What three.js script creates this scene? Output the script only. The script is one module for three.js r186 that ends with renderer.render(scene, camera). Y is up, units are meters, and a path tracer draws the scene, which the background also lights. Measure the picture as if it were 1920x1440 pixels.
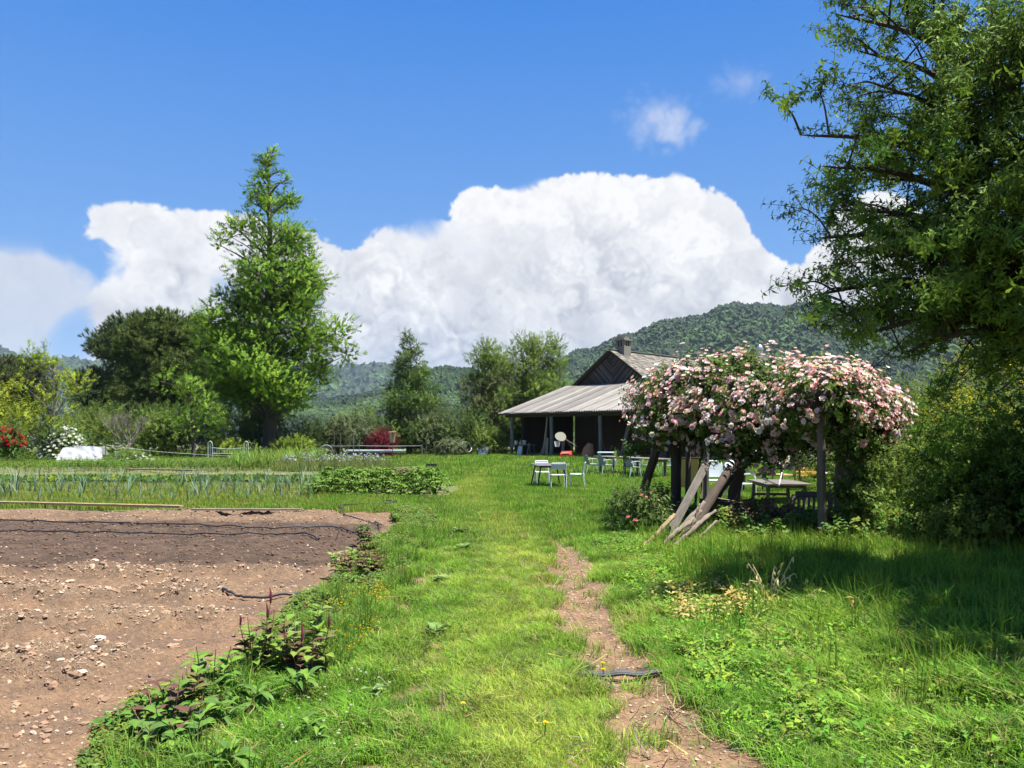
import * as THREE from 'three';
import { createNoise2D, createNoise3D } from 'simplex-noise';

// ---------- camera, sky, sun, exposure ----------
const EXPOSURE = 2.95;
const scene = new THREE.Scene();
const camera = new THREE.PerspectiveCamera(2 * Math.atan(720 / 1510) * 180 / Math.PI, 4 / 3, 0.1, 20000);
camera.position.set(0, 1.65, 0);
camera.lookAt(0, 1.65, -10);
camera.setViewOffset(1920, 1440, 0, -95, 1920, 1440);
const renderer = new THREE.WebGLRenderer();
renderer.toneMapping = THREE.LinearToneMapping;
renderer.toneMappingExposure = EXPOSURE;
renderer.shadowMap.enabled = true;

const SUN_DIR = new THREE.Vector3(0.28, 0.95, 0.08).normalize();
const sun = new THREE.DirectionalLight(new THREE.Color(1, 0.955, 0.88), 4.9);
sun.position.copy(SUN_DIR).multiplyScalar(150);
sun.target.position.set(0, 0, -30);
sun.position.add(sun.target.position);
sun.castShadow = true;
sun.shadow.mapSize.set(4096, 4096);
Object.assign(sun.shadow.camera, { left: -70, right: 70, top: 70, bottom: -70, near: 1, far: 400 });
scene.add(sun, sun.target);

// ---------- seeded random numbers and noise ----------
function rng(seed) {
  let a = seed >>> 0;
  return () => { a = (a + 0x6D2B79F5) | 0; let t = Math.imul(a ^ (a >>> 15), 1 | a); t = (t + Math.imul(t ^ (t >>> 7), 61 | t)) ^ t; return ((t ^ (t >>> 14)) >>> 0) / 4294967296; };
}
const n2 = createNoise2D(rng(11)), n3 = createNoise3D(rng(12));
const clamp = (x, a = 0, b = 1) => Math.min(b, Math.max(a, x));
const sstep = (a, b, x) => { const t = clamp((x - a) / (b - a)); return t * t * (3 - 2 * t); };
const lerp = (a, b, t) => a + (b - a) * t;
const gauss = (x, w) => Math.exp(-(x * x) / (w * w));
const fbm2 = (x, y, o = 4) => { let s = 0, a = 0.5, f = 1; for (let i = 0; i < o; i++) { s += a * n2(x * f, y * f); a *= 0.5; f *= 2.03; } return s; };
const R = Math.PI / 180;

// ---------- the sky: blue air with a bank of towering summer cumulus, in degrees of azimuth and elevation ----------
(function makeSky() {
  const W = 4096, HH = 2048, data = new Float32Array(W * HH * 4);
  // clouds: [azimuth, elevation, half width, half height] of the lobes that make up each mass
  const deg = (px, py, rx, ry) => { const az = Math.atan((px - 960) / 1510); return [az / R, Math.atan((815 - py) / 1510 * Math.cos(az)) / R, rx / 1510 * Math.cos(az) ** 2 / R, ry / 1510 * Math.cos(az) / R]; };
  const masses = [
    { k: 'haze', lobes: [[40, 520, 150, 70], [-30, 490, 110, 60], [120, 575, 150, 60], [-120, 560, 160, 120], [60, 640, 260, 110]].map((v) => deg(...v)), amp: 1.0, soft: 2.6, top: 0.88, low: 0.82, opa: 0.8, cell: 4, lv: 3, relief: 0.03 },
    { k: 'left', lobes: [[400, 445, 180, 58], [225, 403, 52, 15], [275, 415, 70, 28], [330, 510, 115, 80], [258, 535, 52, 40], [505, 505, 130, 68], [565, 480, 75, 50], [320, 590, 150, 60], [440, 610, 230, 90], [420, 730, 330, 120]].map((v) => deg(v[0], v[1] + 14, v[2], v[3])), amp: 0.9, soft: 0.45, top: 0.96, low: 0.81, opa: 1, cell: 3.2, lv: 4, relief: 0.12 },
    { k: 'shoulder', lobes: [[800, 445, 95, 42], [740, 470, 46, 24], [880, 480, 120, 55], [770, 520, 130, 60]].map((v) => deg(v[0], v[1] + 14, v[2], v[3])), amp: 0.9, soft: 0.45, top: 0.95, low: 0.87, opa: 0.95, cell: 2.8, lv: 4, relief: 0.08 },
    { k: 'anvil', lobes: [[1130, 440, 225, 98], [1255, 398, 66, 60], [1070, 400, 120, 58], [908, 396, 52, 34], [965, 412, 80, 42], [1300, 500, 120, 125], [1140, 560, 260, 150], [1400, 580, 105, 105], [1490, 650, 130, 110], [1640, 440, 90, 70], [1620, 560, 150, 120], [1300, 740, 460, 120], [1650, 700, 300, 140]].map((v) => deg(...v)), amp: 1.0, soft: 0.3, top: 0.975, low: 0.75, opa: 1, cell: 3.6, lv: 5, relief: 0.14 },
    { k: 'cauliflower', lobes: [[775, 525, 100, 68], [700, 570, 82, 90], [925, 595, 85, 72], [830, 640, 170, 95], [680, 505, 45, 26], [1010, 660, 120, 48], [1258, 592, 36, 30], [1165, 608, 34, 20], [1210, 640, 120, 34], [1090, 640, 60, 34], [640, 640, 90, 60], [800, 740, 330, 110]].map((v) => deg(...v)), amp: 1.1, soft: 0.2, top: 0.97, low: 0.78, opa: 0.95, cell: 2.1, lv: 4, relief: 0.18 },
  ];
  const rnd = rng(77);
  for (let az = 42; az < 318; az += 11 + rnd() * 7) {                    // the bank goes on round the whole horizon
    const h = 6 + rnd() * 12, w = 7 + rnd() * 6, lobes = [[az, h * 0.45, w * 1.2, h * 0.5]];
    for (let k = 0; k < 5; k++) lobes.push([az + (rnd() - 0.5) * w * 1.5, h * (0.35 + rnd() * 0.5), w * (0.25 + rnd() * 0.35), h * (0.15 + rnd() * 0.2)]);
    masses.push({ k: 'far', lobes, amp: 1, soft: 0.4, top: 0.97, low: 0.84, opa: 0.95, cell: 3, lv: 4, relief: 0.10 });
  }
  for (const m of masses) {
    m.lo = [999, 999]; m.hi = [-999, -999];
    for (const l of m.lobes) for (let c = 0; c < 2; c++) { m.lo[c] = Math.min(m.lo[c], l[c] - l[c + 2] * 1.3 - 2); m.hi[c] = Math.max(m.hi[c], l[c] + l[c + 2] * 1.3 + 2); }
  }
  const bil = (x, y, z, o) => { let s = 0, a = 0.5, f = 1; for (let i = 0; i < o; i++) { s += a * Math.abs(n3(x * f, y * f, z * f)); a *= 0.52; f *= 2.07; } return s; };
  // rounded bulges: cells of several sizes, 0 in the creases between them .. 1 on their crowns
  const hash = (i, j, k) => { let h = Math.imul(i, 374761393) + Math.imul(j, 668265263) + Math.imul(k, 974634777); h = Math.imul(h ^ (h >>> 13), 1274126177); return ((h ^ (h >>> 16)) >>> 0) / 4294967296; };
  const cell = (u, v, q) => { const i = Math.floor(u), j = Math.floor(v); let best = 9; for (let a = -1; a < 2; a++) for (let b = -1; b < 2; b++) { const cx = i + a + 0.15 + 0.7 * hash(i + a, j + b, q) - u, cy = j + b + 0.15 + 0.7 * hash(i + a, j + b, q + 9) - v, rr = 0.75 + 0.5 * hash(i + a, j + b, q + 5), e = (cx * cx + cy * cy) / (rr * rr); if (e < best) best = e; } return Math.max(0, 1 - best); };
  const puff = (a, e, x, y, z, size, lv) => { const wx = (0.4 * n3(x * 0.3, y * 0.3, z * 0.3) + 0.16 * n3(x * 1.1, y * 1.1, z * 1.1)) * size, wy = (0.4 * n3(x * 0.3 + 40, y * 0.3, z * 0.3) + 0.16 * n3(x * 1.1 + 20, y * 1.1, z * 1.1)) * size; let s = 0, w = 0.55, t = 0, c = size; for (let k = 0; k < lv; k++) { s += w * cell((a + wx) / c, (e + wy) / c, k * 31); t += w; w *= 0.62; c *= 0.47; } return s / t; };
  const skyCol = (el, out) => {                                       // linear colours of clear air by elevation
    const t = clamp(el / 34), s = Math.pow(t, 0.62);
    out[0] = lerp(0.36, 0.016, s); out[1] = lerp(0.63, 0.205, s); out[2] = lerp(0.95, 0.74, s);
    if (el > 34) { const q = sstep(34, 90, el); out[0] *= 1 - 0.35 * q; out[1] *= 1 - 0.3 * q; out[2] *= 1 - 0.22 * q; }
  };
  const col = [0, 0, 0];
  for (let row = 0; row < HH; row++) {
    const el = ((row + 0.5) / HH - 0.5) * 180;
    skyCol(Math.max(el, 0), col);
    const ce = Math.cos(el * R), se = Math.sin(el * R), base = [col[0], col[1], col[2]];
    for (let c = 0; c < W; c++) {
      let az = ((c + 0.5) / W - 0.5) * 360 + 90; if (az < -42) az += 360;   // degrees to the right of -z; -42 .. 318
      const p = (row * W + c) * 4;
      let r = base[0], g = base[1], b = base[2];
      if (el > -0.5 && el < 40) {
        const a2 = az > 180 ? az - 360 : az, x = Math.sin(a2 * R) * ce * 57.3, y = se * 57.3, z = -Math.cos(a2 * R) * ce * 57.3;
        for (const m of masses) {
          if (az < m.lo[0] || az > m.hi[0] || el < m.lo[1] || el > m.hi[1]) { if (!(az > 300 && az - 360 > m.lo[0] && az - 360 < m.hi[0] && el > m.lo[1] && el < m.hi[1])) continue; }
          const aa = az > 300 && m.k !== 'far' ? az - 360 : az;
          let d = -9;
          for (const l of m.lobes) {
            const u = (aa - l[0]) / l[2], v = (el - l[1]) / l[3], s = (1 - Math.sqrt(u * u + v * v)) * Math.min(l[2], l[3]);
            const h = Math.max(1.1 - Math.abs(d - s), 0) / 1.1; d = Math.max(d, s) + h * h * 0.28;
          }
          if (d < -m.amp - 0.3) continue;
          const h0 = puff(aa, el, x, y, z, m.cell, m.lv), dd = d + m.amp * 1.5 * (h0 - 0.66);
          if (dd <= 0) continue;
          const big = bil(x * 0.11, y * 0.11, z * 0.11, 2), h1 = puff(aa + 0.22 * m.cell, el + 0.34 * m.cell, x, y, z, m.cell, m.lv);   // toward the light: bulges brighten on their sunny side
          const depth = sstep(0, 3.5, d), slope = clamp((h0 - h1) / 0.34, -1.2, 1) * m.relief;
          let lum = lerp(m.low, m.top, sstep(2, 17, el + (big - 0.3) * 14)) + slope * (0.45 + 0.55 * depth) - m.relief * 0.7 * depth * clamp(0.75 - h0, 0, 0.5) - 0.05 * depth * clamp(big * 2 - 0.4);
          lum = clamp(lum, 0.6, 0.99);
          const wisp = 0.5 + 6 * clamp(n3(x * 0.14 + 7, y * 0.14, z * 0.14)) ** 2, al = m.opa * sstep(0, m.soft * wisp, dd) * sstep(-1.0, 4.5, el + 1.5);
          const k = Math.pow(lum, 1.7), tint = clamp((1 - lum) * 2.6);
          r = lerp(r, k * (1 - 0.10 * tint), al); g = lerp(g, k * (1 - 0.035 * tint), al); b = lerp(b, k * (1 + 0.12 * tint), al);
        }
        // two thin scraps of cloud high in the blue
        for (const [ca, cel, ra, re, o] of [[10.3, 21.1, 3.1, 2.0, 0.42], [11.6, 20.4, 1.9, 1.6, 0.35], [15.9, 22.8, 2.2, 1.4, 0.26]]) {
          const u = (a2 - ca) / ra, v = (el - cel) / re, q = u * u + v * v; if (q > 4) continue;
          const w = clamp(1 - Math.sqrt(q) + 0.9 * (bil(x * 0.5, y * 0.5, z * 0.5, 4) - 0.33)) ** 1.3 * o;
          r = lerp(r, 0.86, w); g = lerp(g, 0.88, w); b = lerp(b, 0.93, w);
        }
        const hz = 0.42 * (1 - sstep(0, 9, el)); r = lerp(r, 0.52, hz); g = lerp(g, 0.66, hz); b = lerp(b, 0.88, hz);
      }
      data[p] = r; data[p + 1] = g; data[p + 2] = b; data[p + 3] = 1;
    }
  }
  const tex = new THREE.DataTexture(data, W, HH, THREE.RGBAFormat, THREE.FloatType);
  tex.mapping = THREE.EquirectangularReflectionMapping; tex.magFilter = THREE.LinearFilter; tex.needsUpdate = true;
  scene.background = tex; scene.environment = tex;
  scene.backgroundIntensity = scene.environmentIntensity = 1 / EXPOSURE;
})();
console.log('sky done');

// ---------- naming ----------
const taken = {};
function numbered(name) { const k = taken[name] = (taken[name] ?? -1) + 1; return k ? name + '_' + String(k).padStart(3, '0') : name; }
function tag(o, label, category, group) { o.userData.label = label; o.userData.category = category; if (group) o.userData.group = group; return o; }
function thing(name, label, category, [x, y, z] = [0, 0, 0], turn = 0, group) {
  const o = new THREE.Group(); o.name = numbered(name); scene.add(o); o.position.set(x, y, z); o.rotation.y = turn;
  return tag(o, label, category, group);
}
function mesh(name, geo, mat, parent) {
  const o = new THREE.Mesh(geo, mat); o.castShadow = o.receiveShadow = true;
  if (parent) { o.name = name; parent.add(o); } else { o.name = numbered(name); scene.add(o); }
  return o;
}
function struct(name, geo, mat) { const o = mesh(name, geo, mat); o.userData.kind = 'structure'; return o; }
function copyOf(src, [x, y, z], turn, label, scale) {
  const c = src.clone(); c.name = numbered(src.name.replace(/_\d{3}$/, '')); c.userData = { ...src.userData }; scene.add(c);
  c.position.set(x, y, z); c.rotation.y = turn; if (scale) c.scale.setScalar(scale); if (label) c.userData.label = label; return c;
}

// ---------- mesh building ----------
const V = (x, y, z) => new THREE.Vector3(x, y, z);
const M4 = (pos, rot = [0, 0, 0], scl = 1) => new THREE.Matrix4().compose(V(...pos), new THREE.Quaternion().setFromEuler(new THREE.Euler(...rot)), typeof scl === 'number' ? V(scl, scl, scl) : V(...scl));
class MB {
  constructor() { this.p = []; this.n = []; this.u = []; this.c = []; this.i = []; this.colored = false; }
  get count() { return this.p.length / 3; }
  vert(x, y, z, u = 0, v = 0, c) { this.p.push(x, y, z); this.u.push(u, v); if (c) { this.colored = true; this.c.push(c[0], c[1], c[2]); } else this.c.push(1, 1, 1); return this.count - 1; }
  tri(a, b, c) { this.i.push(a, b, c); }
  face(pts, uvs, c) { const s = this.count; pts.forEach((q, k) => this.vert(q[0], q[1], q[2], uvs ? uvs[k][0] : 0, uvs ? uvs[k][1] : 0, c)); for (let k = 2; k < pts.length; k++) this.tri(s, s + k - 1, s + k); }
  // a box with chamfered edges; u runs along its longest side
  box(w, h, d, m, c, bev) {
    const hs = [w / 2, h / 2, d / 2], b = bev ?? Math.min(0.006, 0.18 * Math.min(w, h, d)), long = w >= h && w >= d ? 0 : h >= d ? 1 : 2, off = [((this.count * 7919) % 97) / 13, ((this.count * 104729) % 89) / 11];
    const v = new THREE.Vector3(), at = (s, inner) => { const q = s.map((k, j) => k * (hs[j] - (j === inner ? 0 : b))); const rest = [0, 1, 2].filter((j) => j !== long); v.set(q[0], q[1], q[2]); if (m) v.applyMatrix4(m); return this.vert(v.x, v.y, v.z, q[long] + off[0], (q[rest[0]] + q[rest[1]]) + off[1], c); };
    const ctr = m ? V(0, 0, 0).applyMatrix4(m) : V(0, 0, 0);
    const poly = (ids) => {                                            // wound so that it faces outwards
      const g = (k) => V(this.p[k * 3], this.p[k * 3 + 1], this.p[k * 3 + 2]);
      const A = g(ids[0]), N = g(ids[1]).sub(A).cross(g(ids[2]).sub(A)), out = A.clone().sub(ctr); if (N.dot(out) < 0) ids.reverse();
      for (let k = 2; k < ids.length; k++) this.tri(ids[0], ids[k - 1], ids[k]);
    };
    for (let a = 0; a < 3; a++) { const e = (a + 1) % 3, f = (a + 2) % 3; for (const s of [-1, 1]) poly([[-1, -1], [1, -1], [1, 1], [-1, 1]].map(([i, j]) => { const q = [0, 0, 0]; q[a] = s; q[e] = i; q[f] = j; return at(q, a); })); 
      for (const i of [-1, 1]) for (const j of [-1, 1]) { const q = [0, 0, 0], mk = (s, inn) => { const t = [0, 0, 0]; t[a] = s; t[e] = i; t[f] = j; return at(t, inn); }; poly([mk(-1, e), mk(1, e), mk(1, f), mk(-1, f)]); } }
    for (const i of [-1, 1]) for (const j of [-1, 1]) for (const k of [-1, 1]) poly([0, 1, 2].map((a) => at([i, j, k], a)));
    this.flat = true;
    return this;
  }
  // a box between two points with a given width and thickness
  bar(a, b, w, t, c, roll = 0) {
    const A = V(...a), B = V(...b), dir = B.clone().sub(A), len = dir.length(); dir.normalize();
    const up = Math.abs(dir.y) > 0.95 ? V(0, 0, 1) : V(0, 1, 0), x = new THREE.Vector3().crossVectors(up, dir).normalize(), y = new THREE.Vector3().crossVectors(dir, x);
    if (roll) { const q = new THREE.Quaternion().setFromAxisAngle(dir, roll); x.applyQuaternion(q); y.applyQuaternion(q); }
    const m = new THREE.Matrix4().makeBasis(x, y, dir).setPosition(A.add(B).multiplyScalar(0.5));
    return this.box(w, t, len, m, c);
  }
  tube(pts, rad, seg = 6, c, caps = true, wob = 0) {
    const P = pts.map((q) => q.isVector3 ? q : V(...q)), n = P.length; let up = null, len = 0; const s0 = this.count;
    for (let k = 0; k < n; k++) {
      const t = P[Math.min(n - 1, k + 1)].clone().sub(P[Math.max(0, k - 1)]).normalize();
      if (!up) up = Math.abs(t.y) > 0.9 ? V(1, 0, 0) : V(0, 1, 0);
      const x = new THREE.Vector3().crossVectors(up, t).normalize(), y = new THREE.Vector3().crossVectors(t, x); up = y;
      const r = typeof rad === 'number' ? rad : typeof rad === 'function' ? rad(k / (n - 1)) : rad[k];
      if (k) len += P[k].distanceTo(P[k - 1]);
      for (let j = 0; j <= seg; j++) { const a = (j % seg) / seg * Math.PI * 2, rr = r * (wob ? 1 + wob * n3(Math.cos(a) * 1.3 + P[0].x * 5, Math.sin(a) * 1.3 + P[0].z * 3, len * 2.5) : 1); this.vert(P[k].x + (x.x * Math.cos(a) + y.x * Math.sin(a)) * rr, P[k].y + (x.y * Math.cos(a) + y.y * Math.sin(a)) * rr, P[k].z + (x.z * Math.cos(a) + y.z * Math.sin(a)) * rr, len, j / seg * r * 6.28, c); }
      if (k) for (let j = 0; j < seg; j++) { const A = s0 + (k - 1) * (seg + 1) + j, B = A + seg + 1; this.tri(A, A + 1, B); this.tri(A + 1, B + 1, B); }
    }
    if (caps) for (const [k, f] of [[0, 1], [n - 1, 0]]) { const q = P[k], ce = this.vert(q.x, q.y, q.z, 0, 0, c), s = s0 + k * (seg + 1); for (let j = 0; j < seg; j++) f ? this.tri(ce, s + j + 1, s + j) : this.tri(ce, s + j, s + j + 1); }
    return this;
  }
  add(o, m, c) {                                                       // another MB, placed by m, tinted by c
    const s = this.count, v = new THREE.Vector3();
    for (let k = 0; k < o.count; k++) { v.set(o.p[k * 3], o.p[k * 3 + 1], o.p[k * 3 + 2]); if (m) v.applyMatrix4(m); const cc = c || o.colored ? [0, 1, 2].map((j) => o.c[k * 3 + j] * (c ? c[j] : 1)) : null; this.vert(v.x, v.y, v.z, o.u[k * 2], o.u[k * 2 + 1], cc); }
    for (const q of o.i) this.i.push(q + s);
    return this;
  }
  geo(flat) {
    const g = new THREE.BufferGeometry();
    g.setAttribute('position', new THREE.Float32BufferAttribute(this.p, 3)); g.setAttribute('uv', new THREE.Float32BufferAttribute(this.u, 2));
    if (this.colored) g.setAttribute('color', new THREE.Float32BufferAttribute(this.c, 3));
    g.setIndex(this.i);
    if (flat ?? this.flat) { const q = g.toNonIndexed(); q.computeVertexNormals(); return q; }
    g.computeVertexNormals(); return g;
  }
}
const mb = () => new MB();
// points along a smooth curve
const curve = (pts, n) => new THREE.CatmullRomCurve3(pts.map((q) => q.isVector3 ? q : V(...q))).getPoints(n);

// ---------- procedural textures and materials ----------
function texture(size, fn, srgb, aspect = 1) {
  const w = size, h = Math.round(size * aspect), d = new Uint8Array(w * h * 4);
  for (let y = 0; y < h; y++) for (let x = 0; x < w; x++) { const q = fn(x / w, y / h), k = (y * w + x) * 4; for (let j = 0; j < 3; j++) d[k + j] = clamp(Array.isArray(q) ? q[j] : q) * 255; d[k + 3] = 255; }
  const t = new THREE.DataTexture(d, w, h); t.wrapS = t.wrapT = THREE.RepeatWrapping; t.magFilter = THREE.LinearFilter; if (srgb) t.colorSpace = THREE.SRGBColorSpace; t.needsUpdate = true; return t;
}
// noise that repeats over the unit square
const tn = (u, v, f, seed = 0) => { const a = u * Math.PI * 2, b = v * Math.PI * 2, r = f / 6.283; return n3(Math.cos(a) * r + seed, Math.sin(a) * r + Math.cos(b) * r * 1.3, Math.sin(b) * r * 1.3 + seed * 0.7); };
const tfbm = (u, v, f, o, seed = 0) => { let s = 0, a = 0.5; for (let k = 0; k < o; k++) { s += a * tn(u, v, f, seed + k * 9.1); a *= 0.55; f *= 2.1; } return s; };
const grainFn = (u, v) => { const w = v + 0.012 * tn(u, v, 2, 5); return 0.5 + 0.34 * tn(u * 1, w, 1, 2) * 0.4 + 0.3 * (() => { const b = w * Math.PI * 2, r = 4; return n3(Math.cos(b) * r, Math.sin(b) * r, u * 3 - 3 * Math.round(u)); })() + 0.28 * (() => { const b = w * Math.PI * 2, r = 11; return n3(Math.cos(b) * r + 9, Math.sin(b) * r, Math.sin(u * 6.283) * 0.8); })(); };
const grainTex = texture(256, (u, v) => { const g = 0.76 + 0.75 * (grainFn(u, v) - 0.5); return [g, g * 0.985, g * 0.965]; }, false);
const grainBump = texture(256, grainFn);
const fineTex = texture(512, (u, v) => { const g = 0.80 + 0.38 * tfbm(u, v, 14, 5, 3); return [g, g, g]; });
const fineBump = texture(512, (u, v) => 0.5 + 0.6 * tfbm(u, v, 20, 5, 7));
const stuccoTex = texture(256, (u, v) => { const g = 0.86 + 0.25 * tfbm(u, v, 4, 5, 31); return [g, g * 0.99, g * 0.97]; });
const rep = (t, x, y = x) => { const c = t.clone(); c.repeat.set(x, y); c.needsUpdate = true; return c; };
const lin = (r, g, b) => new THREE.Color().setRGB(r, g, b);
const std = (c, o = {}) => new THREE.MeshStandardMaterial({ color: lin(...c), roughness: 0.8, vertexColors: true, side: THREE.DoubleSide, ...o });
const woodMat = (c, o = {}) => std(c, { map: rep(grainTex, 0.9, 6), bumpMap: rep(grainBump, 0.9, 6), bumpScale: 0.009, roughness: 0.9, ...o });
const leafMat = (tr = 0.35, coat = 0.12, o = {}) => new THREE.MeshPhysicalMaterial({ color: lin(1, 1, 1), roughness: 1, specularIntensity: 0.22, transmission: tr, thickness: 0, clearcoat: coat, clearcoatRoughness: 0.42, vertexColors: true, side: THREE.DoubleSide, ...o });
const M = {
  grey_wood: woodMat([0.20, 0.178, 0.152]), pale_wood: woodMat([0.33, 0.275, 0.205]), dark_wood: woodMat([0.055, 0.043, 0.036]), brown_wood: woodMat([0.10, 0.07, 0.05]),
  post_wood: woodMat([0.16, 0.132, 0.105]), yellow_wood: woodMat([0.40, 0.30, 0.15]), bluegrey_wood: woodMat([0.22, 0.235, 0.235]),
  bark: std([0.095, 0.075, 0.058], { bumpMap: rep(fineBump, 2), bumpScale: 0.03, map: rep(fineTex, 1.5) }), grey_bark: std([0.20, 0.175, 0.15], { bumpMap: rep(fineBump, 2), bumpScale: 0.02, map: rep(fineTex, 1.5) }),
  white_metal: std([0.58, 0.61, 0.60], { roughness: 0.38 }), mint_metal: std([0.40, 0.49, 0.44], { roughness: 0.4 }), grey_shell: std([0.20, 0.222, 0.215], { roughness: 0.55 }), black_metal: std([0.02, 0.021, 0.024], { roughness: 0.45 }),
  table_dark: std([0.10, 0.095, 0.115], { roughness: 0.5, map: rep(stuccoTex, 1) }), steel: std([0.55, 0.56, 0.57], { metalness: 0.9, roughness: 0.35 }), rubber: std([0.018, 0.018, 0.021], { roughness: 0.6 }),
  stone: std([0.24, 0.215, 0.185], { map: rep(stuccoTex, 0.8), bumpMap: rep(fineBump, 1.2), bumpScale: 0.015, roughness: 0.95 }), slate: std([0.18, 0.162, 0.135], { map: rep(stuccoTex, 1), bumpMap: rep(fineBump, 1), bumpScale: 0.01 }),
  concrete: std([0.21, 0.195, 0.165], { map: rep(stuccoTex, 0.9), bumpMap: rep(fineBump, 1.2), bumpScale: 0.006 }), plaster: std([0.28, 0.25, 0.21], { map: rep(stuccoTex, 0.3), bumpMap: rep(fineBump, 0.8), bumpScale: 0.01 }),
  white_cloth: new THREE.MeshPhysicalMaterial({ color: lin(0.55, 0.56, 0.585), roughness: 1, transmission: 0.2, thickness: 0, side: THREE.DoubleSide }), red: std([0.55, 0.03, 0.02], { roughness: 0.4 }), cream: std([0.34, 0.32, 0.23], { roughness: 0.5 }),
  terracotta: std([0.35, 0.16, 0.09], { map: rep(stuccoTex, 1.5) }), orange: std([0.7, 0.11, 0.01], { roughness: 0.35 }), blue: std([0.03, 0.28, 0.42], { roughness: 0.5 }), yellow: std([0.65, 0.38, 0.05]),
  leaf: leafMat(0.36, 0.10), leaf_dull: leafMat(0.3, 0.0), grass: leafMat(0.42, 0.03), petal: leafMat(0.42, 0.0), needle: leafMat(0.12, 0.05),
};

// ---------- lie of the land (x to the right, d metres ahead of the viewer; z = -d) ----------
const pathX = (d) => lerp(0.05, -1.35, sstep(9, 26, d)) + 2.2 * sstep(34, 52, d);           // middle of the mown track
const rutR = (d) => pathX(d) + 0.72 + 0.10 * Math.sin(d * 0.55 + 0.4);
const rutL = (d) => pathX(d) - 0.85 + 0.08 * Math.sin(d * 0.5);
const soilEdge = (d) => -1.93 + 0.16 * n2(d * 0.5, 3) + 0.09 * n2(d * 2.1, 8) - 0.6 * sstep(14, 18, d) - 0.12 * (1 - sstep(4.4, 6.2, d));
const SOIL_FAR = (x) => 17.2 + 0.35 * n2(x * 0.3, 40) + 0.2 * n2(x * 1.4, 41) - 0.06 * (x + 2);
const inSoil = (x, d, m = 0) => x < soilEdge(d) - m && d < SOIL_FAR(x) - m && d > 0.5;
function H(x, z) {
  const d = -z;
  let h = 0.03 * n2(x * 0.25, z * 0.25) + 0.014 * n2(x * 1.3, z * 1.3);
  h += 0.12 * sstep(36, 56, d) * sstep(-12, 0, x);
  if (d < 26) h -= (0.045 * gauss(x - rutR(d), 0.2) + 0.03 * gauss(x - rutL(d), 0.2)) * (1 - sstep(16, 26, d));
  h += 0.10 * sstep(1.7, 3.6, x) * (1 - sstep(9, 14, d));
  if (d > 90) h -= 18 * sstep(90, 420, d);
  return h;
}
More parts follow.
